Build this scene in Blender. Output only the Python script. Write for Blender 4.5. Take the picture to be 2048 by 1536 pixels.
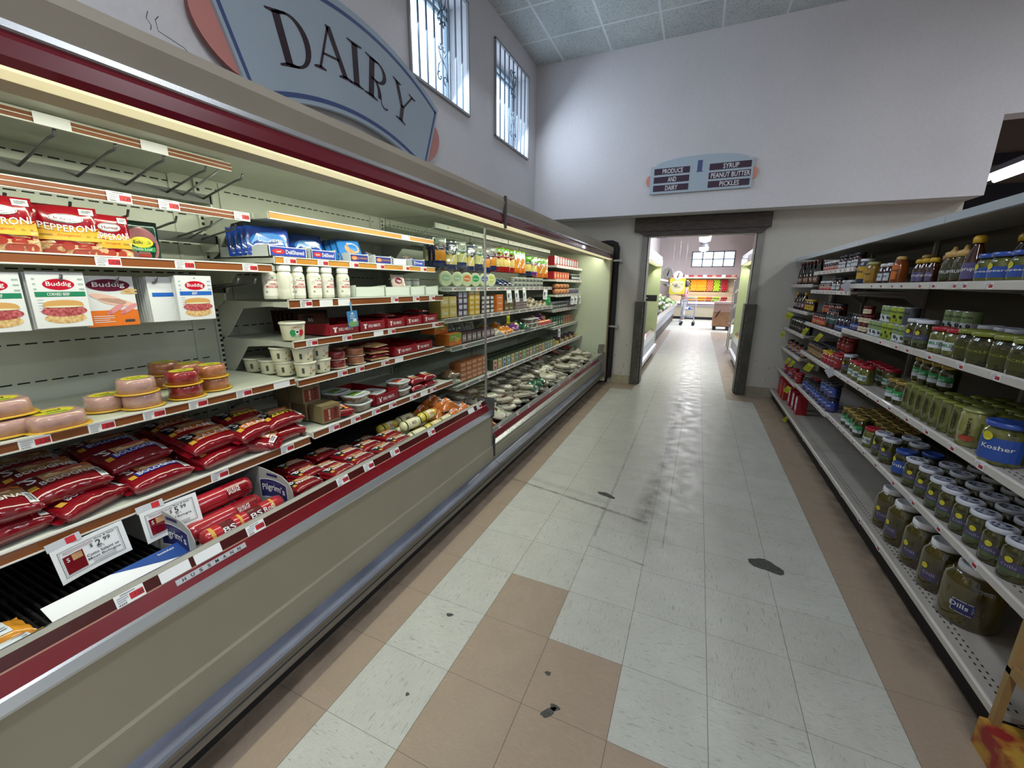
import bpy, math, random
from mathutils import Vector, Matrix
from math import sin, cos, pi, radians as RAD
SC = bpy.context.scene
for o in list(bpy.data.objects): bpy.data.objects.remove(o)
C = SC.collection
rnd = random.Random(7)
# ------------------------------------------------------------------ camera
def cam_setup():
    yaw, pit, roll = -0.41567, -0.23613, 0.00890
    f = Vector((sin(yaw)*cos(pit), cos(yaw)*cos(pit), sin(pit)))
    r = f.cross(Vector((0, 0, 1))).normalized(); u = r.cross(f)
    c, s = cos(roll), sin(roll)
    R_ = r*c + u*s; U_ = u*c - r*s
    cd = bpy.data.cameras.new('camera'); co = bpy.data.objects.new('camera', cd); C.objects.link(co)
    m = Matrix((R_, U_, -f)).transposed().to_4x4(); m.translation = Vector((1.0401, -1.6889, 1.4530))
    co.matrix_world = m
    cd.sensor_fit = 'HORIZONTAL'; cd.sensor_width = 36; cd.lens = 36*821.4/2048
    cd.clip_start = .05; cd.clip_end = 200
    SC.camera = co
cam_setup()
# ------------------------------------------------------------------ view, sky, lights
vs = SC.view_settings
vs.view_transform = 'Standard'; vs.look = 'None'; vs.gamma = 1; vs.exposure = 0.12; vs.use_curve_mapping = False
W = bpy.data.worlds.new('sky'); SC.world = W; W.use_nodes = True
bg = W.node_tree.nodes['Background']; bg.inputs[0].default_value = (.62, .80, 1, 1); bg.inputs[1].default_value = 4.2
def area(name, loc, rot, sx, sy, power, col, parent=None):
    d = bpy.data.lights.new(name, 'AREA'); d.shape = 'RECTANGLE'; d.size = sx; d.size_y = sy; d.energy = power; d.color = col
    o = bpy.data.objects.new(name, d); o.location = loc; o.rotation_euler = rot; C.objects.link(o)
    if parent: o.parent = parent
    return o
COOL = (.86, .93, 1.0); WARM = (.97, 1.0, .80); DAY = (.74, .86, 1)
# daylight entering through the two barred windows of the left wall
for y in (1.94, 3.50): area('window_daylight', (-1.24, y, 3.55), (0, -RAD(50), 0), .8, .8, 16, DAY)
# fluorescent lamps of the store ceiling (their fittings are built below)
CEIL_LAMPS = [(x, y) for x in (.9, 4.4, 7.4) for y in (-4.6, -1.6)] + [(4.6, 1.6), (7.4, 1.6)]
for x, y in CEIL_LAMPS: area('ceiling_lamp_light', (x, y, 4.14), (0, 0, 0), .3, 1.2, 40, COOL)
# tubes under the canopies of the two chilled cases
for y0, y1, pw in ((-2.8, .74, 19), (.84, 4.40, 15)):
    area('case_tube_light', (-.29, (y0+y1)/2, 1.875), (0, RAD(36), 0), .05, y1-y0, pw, WARM)
# produce room: daylight from a glass front on the right and high bay lamps
area('produce_daylight', (2.9, 15.6, 2.4), (0, RAD(68), 0), 2.2, 4.0, 290, (.85, .92, 1))
for y in (7.0, 10.5, 14.0, 18.0): area('produce_lamp_light', (1.05, y, 2.86), (0, 0, 0), .4, .4, 60 if y > 12 else 22, (.97, .96, 1))
for x in (-.35, 2.35): area('produce_case_light', (.12 if x < 0 else 1.92, 6.4, 1.80), (0, RAD(-38 if x < 0 else 38), 0), .06, 3.0, 12, WARM)
area('produce_case_light', (1.0, 19.2, 1.86), (RAD(25), 0, 0), 1.9, .06, 16, (1, .95, .85))
area('far_room_light', (4.72, 6.0, 2.94), (0, 0, 0), .2, 2, 22, COOL)

# ------------------------------------------------------------------ materials
def lin(c): return c/12.92 if c <= .04045 else ((c+.055)/1.055)**2.4
def hx(s): return tuple(lin(int(s[i:i+2], 16)/255) for i in (1, 3, 5)) + (1,)
_M = {}
def mat(col, rough=.5, metal=0, coat=0, emit=0, noise=0, nscale=30, spec=.5):
    k = (col, rough, metal, coat, emit, noise, nscale, spec)
    if k in _M: return _M[k]
    m = bpy.data.materials.new('m_'+col.strip('#')); m.use_nodes = True
    nt = m.node_tree; b = nt.nodes['Principled BSDF']; c = hx(col)
    b.inputs['Base Color'].default_value = c; b.inputs['Roughness'].default_value = rough
    b.inputs['Metallic'].default_value = metal; b.inputs['Coat Weight'].default_value = coat
    b.inputs['Specular IOR Level'].default_value = spec
    if emit: b.inputs['Emission Color'].default_value = c; b.inputs['Emission Strength'].default_value = emit
    if noise:
        tc = nt.nodes.new('ShaderNodeTexCoord'); n = nt.nodes.new('ShaderNodeTexNoise'); n.inputs['Scale'].default_value = nscale; n.inputs['Detail'].default_value = 6
        mx = nt.nodes.new('ShaderNodeMixRGB'); mx.blend_type = 'MIX'
        mr = nt.nodes.new('ShaderNodeMapRange'); mr.inputs[1].default_value = .3; mr.inputs[2].default_value = .7
        mx.inputs[1].default_value = tuple(x*(1-noise) for x in c[:3])+(1,); mx.inputs[2].default_value = tuple(min(1, x*(1+noise)) for x in c[:3])+(1,)
        nt.links.new(tc.outputs['Object'], n.inputs['Vector']); nt.links.new(n.outputs[0], mr.inputs[0]); nt.links.new(mr.outputs[0], mx.inputs[0]); nt.links.new(mx.outputs[0], b.inputs['Base Color'])
    _M[k] = m
    return m
def speck(name, c1, c2, scale, lo, hi, rough=.3, coat=.3, stretch=(1, 1, 1), kind='NOISE'):
    if name in _M: return _M[name]
    m = bpy.data.materials.new(name); m.use_nodes = True; nt = m.node_tree; b = nt.nodes['Principled BSDF']
    tc = nt.nodes.new('ShaderNodeTexCoord'); mp = nt.nodes.new('ShaderNodeMapping'); mp.inputs['Scale'].default_value = stretch
    n = nt.nodes.new('ShaderNodeTexVoronoi' if kind == 'VOR' else 'ShaderNodeTexNoise'); n.inputs['Scale'].default_value = scale
    if kind != 'VOR': n.inputs['Detail'].default_value = 5
    mr = nt.nodes.new('ShaderNodeMapRange'); mr.inputs[1].default_value = lo; mr.inputs[2].default_value = hi
    mx = nt.nodes.new('ShaderNodeMixRGB'); mx.inputs[1].default_value = hx(c1); mx.inputs[2].default_value = hx(c2)
    L = nt.links.new
    L(tc.outputs['Object'], mp.inputs[0]); L(mp.outputs[0], n.inputs['Vector']); L(n.outputs[0], mr.inputs[0]); L(mr.outputs[0], mx.inputs[0]); L(mx.outputs[0], b.inputs['Base Color'])
    b.inputs['Roughness'].default_value = rough; b.inputs['Coat Weight'].default_value = coat; b.inputs['Coat Roughness'].default_value = .05
    _M[name] = m; return m
def glass(name='clear_glass', tint=(1, 1, 1, 1), refl=.9):
    if name in _M: return _M[name]
    m = bpy.data.materials.new(name); m.use_nodes = True; nt = m.node_tree; nt.nodes.clear()
    o = nt.nodes.new('ShaderNodeOutputMaterial'); t = nt.nodes.new('ShaderNodeBsdfTransparent'); g = nt.nodes.new('ShaderNodeBsdfGlossy')
    t.inputs[0].default_value = tint; g.inputs['Roughness'].default_value = .04
    fr = nt.nodes.new('ShaderNodeFresnel'); fr.inputs[0].default_value = 1.45
    ma = nt.nodes.new('ShaderNodeMath'); ma.operation = 'MULTIPLY'; ma.inputs[1].default_value = refl
    mx = nt.nodes.new('ShaderNodeMixShader'); L = nt.links.new
    L(fr.outputs[0], ma.inputs[0]); L(ma.outputs[0], mx.inputs[0]); L(t.outputs[0], mx.inputs[1]); L(g.outputs[0], mx.inputs[2]); L(mx.outputs[0], o.inputs[0])
    _M[name] = m; return m
# ------------------------------------------------------------------ mesh builder
_T = {}
def tmesh(s):
    if s in _T: return _T[s]
    c = bpy.data.curves.new('t', 'FONT'); c.body = s; c.size = 1; c.resolution_u = 2; c.offset = .012
    c.align_x = 'CENTER'; c.align_y = 'CENTER'
    o = bpy.data.objects.new('t', c); m = bpy.data.meshes.new_from_object(o)
    vs_ = [(v.co.x, v.co.y) for v in m.vertices]; fs = [tuple(p.vertices) for p in m.polygons]
    bpy.data.objects.remove(o); bpy.data.curves.remove(c); bpy.data.meshes.remove(m)
    x0 = min(v[0] for v in vs_); x1 = max(v[0] for v in vs_); y0 = min(v[1] for v in vs_); y1 = max(v[1] for v in vs_)
    w, h = x1-x0, y1-y0
    vs_ = [((v[0]-(x0+x1)/2)/w, (v[1]-(y0+y1)/2)/h) for v in vs_]
    _T[s] = (vs_, fs, w/h); return _T[s]
class MB:
    def __init__(s): s.v = []; s.f = []; s.m = []; s.s = []; s.mats = []; s.T = None
    def V(s, p):
        p = Vector(p)
        if s.T is not None: p = s.T @ p
        s.v.append(p); return len(s.v)-1
    def F(s, idx, m, sm=False):
        if m not in s.mats: s.mats.append(m)
        s.f.append(tuple(idx)); s.m.append(s.mats.index(m)); s.s.append(sm)
    def poly(s, pts, m, sm=False): s.F([s.V(p) for p in pts], m, sm)
    def box(s, x0, x1, y0, y1, z0, z1, m):
        i = [s.V(p) for p in ((x0,y0,z0),(x1,y0,z0),(x1,y1,z0),(x0,y1,z0),(x0,y0,z1),(x1,y0,z1),(x1,y1,z1),(x0,y1,z1))]
        ms = m if isinstance(m, (list, tuple)) else [m]*6   # -z +z -y +x +y -x
        for k, q in enumerate(((3,2,1,0),(4,5,6,7),(0,1,5,4),(1,2,6,5),(2,3,7,6),(3,0,4,7))): s.F([i[a] for a in q], ms[k])
    def prism(s, pr, a, b, m, ax='y', caps=True):
        P = {'y': lambda p, t: (p[0], t, p[1]), 'x': lambda p, t: (t, p[0], p[1]), 'z': lambda p, t: (p[0], p[1], t)}[ax]
        A = [s.V(P(p, a)) for p in pr]; B = [s.V(P(p, b)) for p in pr]; n = len(pr)
        ms = m if isinstance(m, (list, tuple)) else [m]*n
        for k in range(n): s.F((A[k], A[(k+1) % n], B[(k+1) % n], B[k]), ms[k % len(ms)])
        if caps: s.F(A[::-1], ms[0]); s.F(B, ms[0])
    def strip(s, pr, a, b, ms, ax='y'):     # open profile, one material per segment
        P = {'y': lambda p, t: (p[0], t, p[1]), 'x': lambda p, t: (t, p[0], p[1])}[ax]
        for k in range(len(pr)-1): s.poly((P(pr[k], a), P(pr[k+1], a), P(pr[k+1], b), P(pr[k], b)), ms[k])
    def lathe(s, pr, n, ms, c=(0, 0, 0), sm=True, sq=1, ax='z'):
        # pr: (r,z) pairs; sq<1 makes it squarish
        rings = []
        for r, z in pr:
            ring = []
            for k in range(n):
                a = 2*pi*k/n+pi/n; x, y = cos(a), sin(a)
                if sq < 1:
                    q = (abs(x)**(2/sq)+abs(y)**(2/sq))**(-sq/2); x *= q; y *= q
                p = (c[0]+r*x, c[1]+r*y, c[2]+z) if ax == 'z' else (c[0]+r*x, c[1]+z, c[2]+r*y)
                ring.append(s.V(p))
            rings.append(ring)
        for i in range(len(pr)-1):
            m = ms[i] if isinstance(ms, (list, tuple)) else ms
            for k in range(n): s.F((rings[i][k], rings[i][(k+1) % n], rings[i+1][(k+1) % n], rings[i+1][k]), m, sm)
        m0 = ms[0] if isinstance(ms, (list, tuple)) else ms; m1 = ms[-1] if isinstance(ms, (list, tuple)) else ms
        if pr[0][0] > 1e-5: s.F(rings[0][::-1], m0)
        if pr[-1][0] > 1e-5: s.F(rings[-1], m1)
    def tube(s, pts, r, m, n=6):
        pts = [Vector(p) for p in pts]; rs = r if isinstance(r, (list, tuple)) else [r]*len(pts); prev = None
        for i, p in enumerate(pts):
            d = (pts[min(i+1, len(pts)-1)]-pts[max(i-1, 0)]).normalized()
            a = Vector((0, 0, 1)) if abs(d.z) < .9 else Vector((1, 0, 0))
            u = d.cross(a).normalized(); w = d.cross(u)
            ring = [s.V(p+u*rs[i]*cos(2*pi*k/n)+w*rs[i]*sin(2*pi*k/n)) for k in range(n)]
            if prev:
                for k in range(n): s.F((prev[k], prev[(k+1) % n], ring[(k+1) % n], ring[k]), m, True)
            else: s.F(ring[::-1], m)
            prev = ring
        s.F(prev, m)
    def ball(s, c, r, m, n=10, k=6, sc=(1, 1, 1)):
        pr = [(max(1e-6, r*sin(pi*i/k)), -r*cos(pi*i/k)) for i in range(k+1)]
        T0 = s.T; B = Matrix.Translation(c) @ Matrix.Diagonal((*sc, 1)); s.T = (T0 @ B) if T0 is not None else B
        s.lathe(pr, n, m); s.T = T0
    def mesh(s, name):
        me = bpy.data.meshes.new(name); me.from_pydata([tuple(v) for v in s.v], [], s.f)
        for m in s.mats: me.materials.append(m)
        me.polygons.foreach_set('material_index', s.m); me.polygons.foreach_set('use_smooth', s.s); me.update()
        return me
    def build(s, name, parent=None, loc=(0, 0, 0), rz=0):
        o = bpy.data.objects.new(name, s.mesh(name)); C.objects.link(o); o.location = loc; o.rotation_euler = (0, 0, rz)
        if parent: o.parent = parent
        return o
class Art:      # flat artwork laid on a surface given by fn(x, y, lift) -> point
    def __init__(s, mb, fn): s.b = mb; s.fn = fn
    def rect(s, x0, y0, x1, y1, m, l=1, nx=1, ny=1):
        for i in range(nx):
            for j in range(ny):
                a, b = x0+(x1-x0)*i/nx, x0+(x1-x0)*(i+1)/nx; c, d = y0+(y1-y0)*j/ny, y0+(y1-y0)*(j+1)/ny
                s.b.poly([s.fn(a, c, l), s.fn(b, c, l), s.fn(b, d, l), s.fn(a, d, l)], m)
    def poly(s, pts, m, l=1): s.b.poly([s.fn(x, y, l) for x, y in pts], m)
    def ell(s, cx, cy, rx, ry, m, l=1, n=16, a0=0, a1=2*pi, tilt=0):
        pts = []
        for k in range(n+(0 if a1-a0 > 6.2 else 1)):
            a = a0+(a1-a0)*k/n; x, y = rx*cos(a), ry*sin(a)
            pts.append((cx+x*cos(tilt)-y*sin(tilt), cy+x*sin(tilt)+y*cos(tilt)))
        s.poly(pts, m, l)
    def text(s, t, cx, cy, h, m, l=2, w=None, tilt=0, arc=0):
        vs_, fs, asp = tmesh(t); w = w or h*asp
        ids = []
        for x, y in vs_:
            x *= w; y *= h; y += arc*(1-(2*x/w)**2)
            ids.append(s.b.V(s.fn(cx+x*cos(tilt)-y*sin(tilt), cy+x*sin(tilt)+y*cos(tilt), l)))
        for f in fs: s.b.F([ids[k] for k in f], m)
    def lines(s, x0, x1, y, n, dy, th, m, l=2):   # small print shown as rules
        for k in range(n): s.rect(x0, y-k*dy, x1-(x1-x0)*(.25*(k % 3 == 2)), y-k*dy+th, m, l)
    def bars(s, x0, y0, w, h, m, l=2, n=7):
        for k in range(n): s.rect(x0+w*k/n, y0, x0+w*(k+(.35+.3*(k % 2)))/n, y0+h, m, l)
LF = .00045
def fplane(o, u, v, n):
    o, u, v, n = Vector(o), Vector(u), Vector(v), Vector(n)
    return lambda x, y, l: o+u*x+v*y+n*(l*LF)
def fcyl(R, z0, sgn=1, c=(0, 0), ry=None):   # cylinder facing +X, x runs along +Y
    def f(x, y, l):
        a = x/R; r = R+l*LF
        rr = r(y) if callable(r) else r
        return Vector((c[0]+rr*cos(a), c[1]+rr*sin(a), z0+y))
    return f
# ------------------------------------------------------------------ objects
WORDS = []
def tag(o, label=None, cat=None, group=None, kind=None):
    if label: o['label'] = label; WORDS.append((label, o.name))
    if cat: o['category'] = cat
    if group: o['group'] = group
    if kind: o['kind'] = kind
    return o
def empty(name, loc=(0, 0, 0), rz=0, **k):
    o = bpy.data.objects.new(name, None); o.empty_display_size = .05; o.location = loc; o.rotation_euler = (0, 0, rz); C.objects.link(o)
    return tag(o, **k)
def struct(o): o['kind'] = 'structure'; return o
class Proto:
    def __init__(s, name, cat, root=None, parts=()):
        s.name = name; s.cat = cat; s.root = root; s.parts = list(parts)
def put(P, loc, label, group=None, rz=0, rx=0, ry=0, sc=1, name=None, cat=None):
    o = bpy.data.objects.new(name or P.name, P.root); o.location = loc; o.rotation_euler = (rx, ry, rz); C.objects.link(o)
    if P.root is None: o.empty_display_size = .03
    if sc != 1: o.scale = (sc,)*3 if not isinstance(sc, tuple) else sc
    tag(o, label, cat or P.cat, group)
    for pt in P.parts:
        c = bpy.data.objects.new(pt[0], pt[1]); C.objects.link(c); c.parent = o
        if len(pt) > 2: c['label'] = pt[2]
        for q in (pt[3] if len(pt) > 3 else ()):
            d = bpy.data.objects.new(q[0], q[1]); C.objects.link(d); d.parent = c
    return o
ORD = ['first','second','third','fourth','fifth','sixth','seventh','eighth','ninth','tenth','eleventh','twelfth','thirteenth','fourteenth','fifteenth','sixteenth','seventeenth','eighteenth','nineteenth','twentieth']
def nth(i, n):
    if n == 1: return 'alone'
    if i == 0: return 'leftmost'
    if i == n-1 and n <= 20: return 'rightmost'
    return ORD[i]+' from left'
# ------------------------------------------------------------------ floor, walls, ceiling
TL = .3048
class NG:
    def __init__(s, name):
        s.m = bpy.data.materials.new(name); s.m.use_nodes = True; s.nt = s.m.node_tree; s.b = s.nt.nodes['Principled BSDF']
        tc = s.nt.nodes.new('ShaderNodeTexCoord'); sx = s.nt.nodes.new('ShaderNodeSeparateXYZ'); s.co = tc.outputs['Object']
        s.L(s.co, sx.inputs[0]); s.x, s.y, s.z = sx.outputs[0], sx.outputs[1], sx.outputs[2]
    def L(s, a, b): s.nt.links.new(a, b)
    def M(s, op, a, b=None, c=None):
        n = s.nt.nodes.new('ShaderNodeMath'); n.operation = op
        for i, q in enumerate((a, b, c)):
            if q is None: continue
            if isinstance(q, (int, float)): n.inputs[i].default_value = q
            else: s.L(q, n.inputs[i])
        return n.outputs[0]
    def mix(s, f, a, b, mode='MIX'):
        n = s.nt.nodes.new('ShaderNodeMixRGB'); n.blend_type = mode
        for i, q in enumerate((f, a, b)):
            if isinstance(q, (int, float)): n.inputs[i].default_value = q
            elif isinstance(q, str): n.inputs[i].default_value = hx(q)
            else: s.L(q, n.inputs[i])
        return n.outputs[0]
    def comb(s, x, y, z=0):
        n = s.nt.nodes.new('ShaderNodeCombineXYZ')
        for i, q in enumerate((x, y, z)):
            if isinstance(q, (int, float)): n.inputs[i].default_value = q
            else: s.L(q, n.inputs[i])
        return n.outputs[0]
    def noise(s, vec, scale, detail=4, dist=0):
        n = s.nt.nodes.new('ShaderNodeTexNoise'); n.inputs['Scale'].default_value = scale; n.inputs['Detail'].default_value = detail; n.inputs['Distortion'].default_value = dist
        s.L(vec, n.inputs['Vector']); return n.outputs[0]
    def rng(s, v, a, b, c=0, d=1):
        n = s.nt.nodes.new('ShaderNodeMapRange'); n.inputs[1].default_value = a; n.inputs[2].default_value = b; n.inputs[3].default_value = c; n.inputs[4].default_value = d
        s.L(v, n.inputs[0]); return n.outputs[0]
    def line(s, coord, size, th, off=0):
        f = s.M('FRACT', s.M('DIVIDE', s.M('SUBTRACT', coord, off), size)); d = s.M('MULTIPLY', s.M('SUBTRACT', .5, s.M('ABSOLUTE', s.M('SUBTRACT', f, .5))), size)
        return s.rng(d, th*.5, th, 1, 0)
    def seg(s, p, q, w):    # soft streak along a segment
        dx, dy = q[0]-p[0], q[1]-p[1]; L2 = dx*dx+dy*dy
        X = s.M('SUBTRACT', s.x, p[0]); Y = s.M('SUBTRACT', s.y, p[1])
        t = s.M('ADD', s.M('MULTIPLY', X, dx/L2), s.M('MULTIPLY', Y, dy/L2)); t = s.M('MINIMUM', s.M('MAXIMUM', t, 0), 1)
        ex = s.M('SUBTRACT', X, s.M('MULTIPLY', t, dx)); ey = s.M('SUBTRACT', Y, s.M('MULTIPLY', t, dy))
        d = s.M('SQRT', s.M('ADD', s.M('MULTIPLY', ex, ex), s.M('MULTIPLY', ey, ey)))
        return s.rng(d, 0, w, 1, 0)
def floor_mat():
    g = NG('vinyl_tile_floor'); M = g.M
    cx = M('FLOOR', M('DIVIDE', g.x, TL)); cy = M('FLOOR', M('DIVIDE', g.y, TL))
    def eqle(c, a, b): return M('MULTIPLY', M('COMPARE', cx, c, .1), M('LESS_THAN', cy, b+.5))
    near = M('LESS_THAN', g.y, 4.267)
    t1 = M('MAXIMUM', M('LESS_THAN', cx, -.5), M('GREATER_THAN', cx, 5.5))
    for c, b in ((1, -1), (2, -2), (3, -3)): t1 = M('MAXIMUM', t1, eqle(c, 0, b))
    t2 = M('MAXIMUM', M('LESS_THAN', cx, .5), M('GREATER_THAN', cx, 4.5)); t2 = M('MULTIPLY', t2, M('LESS_THAN', g.y, 13.4))
    tan = M('ADD', M('MULTIPLY', near, t1), M('MULTIPLY', M('SUBTRACT', 1, near), t2))
    wn = g.nt.nodes.new('ShaderNodeTexWhiteNoise'); wn.noise_dimensions = '2D'; g.L(g.comb(cx, cy), wn.inputs['Vector'])
    turn = M('GREATER_THAN', wn.outputs[0], .5)
    sx = M('ADD', M('MULTIPLY', turn, 5), 1); sy = M('ADD', M('MULTIPLY', M('SUBTRACT', 1, turn), 5), 1)
    fv = g.comb(M('MULTIPLY', g.x, sx), M('MULTIPLY', g.y, sy), wn.outputs[0])
    fl = g.rng(g.noise(fv, 26, 3, .6), .60, .70); mott = g.rng(g.noise(g.co, 7, 6), .3, .75)
    fine = g.rng(g.noise(fv, 60, 4), .3, .7)
    white = g.mix(M('MULTIPLY', fl, .5), g.mix(fine, '#b9bab1', '#c8c8c0'), '#6d6f68')
    brown = g.mix(M('MULTIPLY', fl, .25), g.mix(fine, '#9c8977', '#a79481'), '#b8a693')
    col = g.mix(tan, white, brown)
    col = g.mix(M('MULTIPLY', wn.outputs[0], .10), col, '#8a8078')
    col = g.mix(M('MULTIPLY', mott, .16), col, '#7b766c')
    ln = M('MAXIMUM', g.line(g.x, TL, .0016), M('MULTIPLY', g.line(g.y, TL, .0014), .8))
    col = g.mix(M('MULTIPLY', ln, .7), col, '#3e382f')
    rough = g.noise(g.co, 9, 5)
    # worn seams of the repaired trench, scuffs, spots, painted contact shade
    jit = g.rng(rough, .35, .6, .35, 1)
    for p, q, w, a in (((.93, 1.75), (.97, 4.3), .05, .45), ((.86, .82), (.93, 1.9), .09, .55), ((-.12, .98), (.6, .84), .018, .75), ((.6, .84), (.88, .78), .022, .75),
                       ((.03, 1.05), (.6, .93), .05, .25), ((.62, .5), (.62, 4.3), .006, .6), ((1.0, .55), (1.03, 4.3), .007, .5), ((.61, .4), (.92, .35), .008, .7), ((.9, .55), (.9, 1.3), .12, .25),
                       ((-.24, -3), (-.16, 4.5), .11, .5), ((2.08, -1), (2.1, 4.6), .09, .75), ((2.0, .2), (2.03, 1.6), .07, .35)):  # streaks along case and shelf bases: contact shade painted into the tile colour
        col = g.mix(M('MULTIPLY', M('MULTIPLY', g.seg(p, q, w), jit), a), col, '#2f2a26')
    col = g.mix(M('MULTIPLY', g.rng(g.noise(g.co, 95, 2), .76, .79), .6), col, '#4a4038')
    g.L(col, g.b.inputs['Base Color']); g.L(g.rng(rough, .3, .7, .28, .5), g.b.inputs['Roughness']); g.b.inputs['Specular IOR Level'].default_value = .42
    bp = g.nt.nodes.new('ShaderNodeBump'); bp.inputs['Strength'].default_value = .12; bp.inputs['Distance'].default_value = .002; g.L(g.mix(ln, g.noise(g.co, 12, 2), '#000000'), bp.inputs['Height']); g.L(bp.outputs[0], g.b.inputs['Normal'])
    return g.m
def ceil_mat():
    g = NG('ceiling_tiles'); M = g.M
    ln = M('MAXIMUM', g.line(g.x, .628, .016, -.275), g.line(g.y, .628, .016, 3.755))
    sp = g.rng(g.noise(g.co, 55, 4), .40, .47, 1, 0)
    col = g.mix(M('MULTIPLY', sp, .35), g.mix(g.rng(g.noise(g.co, 2, 3), .3, .7), '#b1b8b8', '#c0c6c5'), '#5f6668')
    col = g.mix(ln, col, '#d2d6d8')
    g.L(col, g.b.inputs['Base Color']); g.b.inputs['Roughness'].default_value = .9; return g.m
def wall_mat(name, c1, c2, rough=.85):
    g = NG(name); sm = g.noise(g.co, .9, 4); fine = g.noise(g.co, 40, 3)
    col = g.mix(g.rng(sm, .3, .7), c1, c2); col = g.mix(g.M('MULTIPLY', g.rng(fine, .3, .7), .08), col, '#807a74')
    g.L(col, g.b.inputs['Base Color']); g.b.inputs['Roughness'].default_value = rough
    bp = g.nt.nodes.new('ShaderNodeBump'); bp.inputs['Strength'].default_value = .12; bp.inputs['Distance'].default_value = .003; g.L(g.noise(g.co, 90, 2), bp.inputs['Height']); g.L(bp.outputs[0], g.b.inputs['Normal'])
    return g.m
PLAST = wall_mat('painted_plaster', '#cdcacd', '#d7d4d7'); PLOW = wall_mat('scuffed_plaster', '#bdb9b0', '#c9c5bc'); PFAR = wall_mat('produce_plaster', '#bdb2b2', '#c6bcbc')
def setting():
    XL, YF, YU, ZC, XR, YB = -1.28, 4.66, 4.32, 4.34, 9.5, -6.5
    f = MB(); f.box(-2.2, 10, -7, 21, -.1, 0, floor_mat()); fo = struct(f.build('floor')); pm_ = speck('bare_patch', '#3a3a38', '#55554f', 60, .35, .65, .8, 0)
    for cx_, cy_, rx_, ry_, a_, nl in ((1.52, .62, .085, .05, -.3, 9), (.585, 1.03, .07, .025, -.35, 9), (.71, -.60, .03, .014, .9, 7), (.725, -.575, .018, .012, .0, 7), (.16, -.37, .016, .01, .3, 7), (.22, -.75, .007, .007, 0, 7), (.66, -.46, .012, .009, 0, 5), (.83, -1.26, .012, .022, .4, 6)):
        m = MB(); pts = []
        for k in range(18):
            t = 2*pi*k/18; rr_ = 1+.12*sin(3*t+nl)+.08*sin(5*t+2*nl); x_, y_ = rx_*rr_*cos(t), ry_*rr_*sin(t); pts.append((cx_+x_*cos(a_)-y_*sin(a_), cy_+x_*sin(a_)+y_*cos(a_), .0006))
        m.poly(pts, pm_); m.build('bare_patch', fo)
    c = MB(); c.box(XL-.3, XR, YB, YU+.05, ZC, ZC+.1, ceil_mat()); struct(c.build('ceiling'))
    # left wall with three high window openings
    wins = [(1.47, 2.40), (3.01, 3.99)]; z0, z1 = 3.12, 4.06
    w = MB(); ys = YB
    for a, b in wins:
        w.box(XL-.3, XL, ys, a, z0, z1, PLAST); ys = b
    w.box(XL-.3, XL, ys, 4.9, z0, z1, PLAST); w.box(XL-.3, XL, YB, 4.9, 0, z0, PLAST); w.box(XL-.3, XL, YB, 4.9, z1, ZC+.1, PLAST)
    # hairline cracks over the case
    ck = mat('#4a4644', .9)
    for pts in (((-.40, 2.60), (-.41, 2.57), (-.395, 2.55), (-.40, 2.53)), ((-.36, 2.60), (-.375, 2.58), (-.37, 2.54), (-.32, 2.53), (-.27, 2.52), (-.22, 2.48), (-.20, 2.44))):
        w.tube([(XL+.0005, y, z) for y, z in pts], .0015, ck, 4)
    struct(w.build('wall_left'))
    w = MB(); w.box(XL-.3, XR, YB-.2, YB, 0, ZC+.1, PLAST); struct(w.build('wall_back'))
    w = MB(); w.box(XR, XR+.2, YB, 10.2, 0, 5.4, PLAST); struct(w.build('wall_right'))
    # door wall: projecting upper wall, lower wall with the doorway
    w = MB(); w.box(XL, 3.565, YU, YU+.2, 2.376, ZC, PLAST); w.box(3.565, XR, YU, YU+.2, 3.10, 5.4, PLAST)
    w.box(XL, 3.565, YU+.2, 4.9, 2.376, 2.46, PLOW); w.box(3.47, 3.565, YU+.2, 4.9, 2.46, ZC, PLAST)
    struct(w.build('wall_far'))
    w = MB(); w.box(XL, .314, YF, 4.9, 0, 2.376, PLOW); w.box(1.655, 3.565, YF, 4.9, 0, 2.376, PLOW); w.box(.314, 1.655, YF, 4.9, 2.14, 2.376, PLOW)
    ch = mat('#6f6a62', .9)
    for k in range(46):   # chipped paint low on the wall
        x = rnd.uniform(-.05, .28) if k < 34 else rnd.uniform(1.8, 2.1); z = rnd.uniform(.1, .75)*rnd.uniform(.3, 1); r_ = rnd.uniform(.002, .007)
        w.poly([(x+r_*cos(a)*rnd.uniform(.6, 1.4), YF-.0008, z+r_*1.5*sin(a)) for a in (0, 1, 2, 3, 4, 5)], ch)
    struct(w.build('wall_door'))
    # wooden beam over the doorway, jamb strips, dark corner guards
    bm = speck('beam_wood', '#3f3734', '#5a4f4a', 4, .35, .7, .7, 0, (2, 20, 12))
    w = MB(); w.box(.127, 1.787, 4.585, 4.66, 2.195, 2.365, bm); w.prism([(.155, 2.195), (1.78, 2.2), (1.70, 2.13), (.30, 2.13)], 4.60, 4.66, bm); struct(w.build('trim_1'))
    jm = mat('#8b8781', .6, noise=.08, nscale=8)
    w = MB(); w.box(.235, .322, 4.64, 4.66, 1.22, 2.2, jm); w.box(.314, .322, 4.64, 4.91, 0, 2.14, jm); struct(w.build('trim_2'))
    w = MB(); w.box(1.648, 1.735, 4.64, 4.66, 1.22, 2.2, jm); w.box(1.648, 1.655, 4.64, 4.91, 0, 2.14, jm); struct(w.build('trim_3'))
    gd = speck('guard_paint', '#3c3b36', '#55534b', 14, .3, .7, .55, 0, (1, 1, .4)); sc_ = mat('#8d8468', .7)
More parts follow.
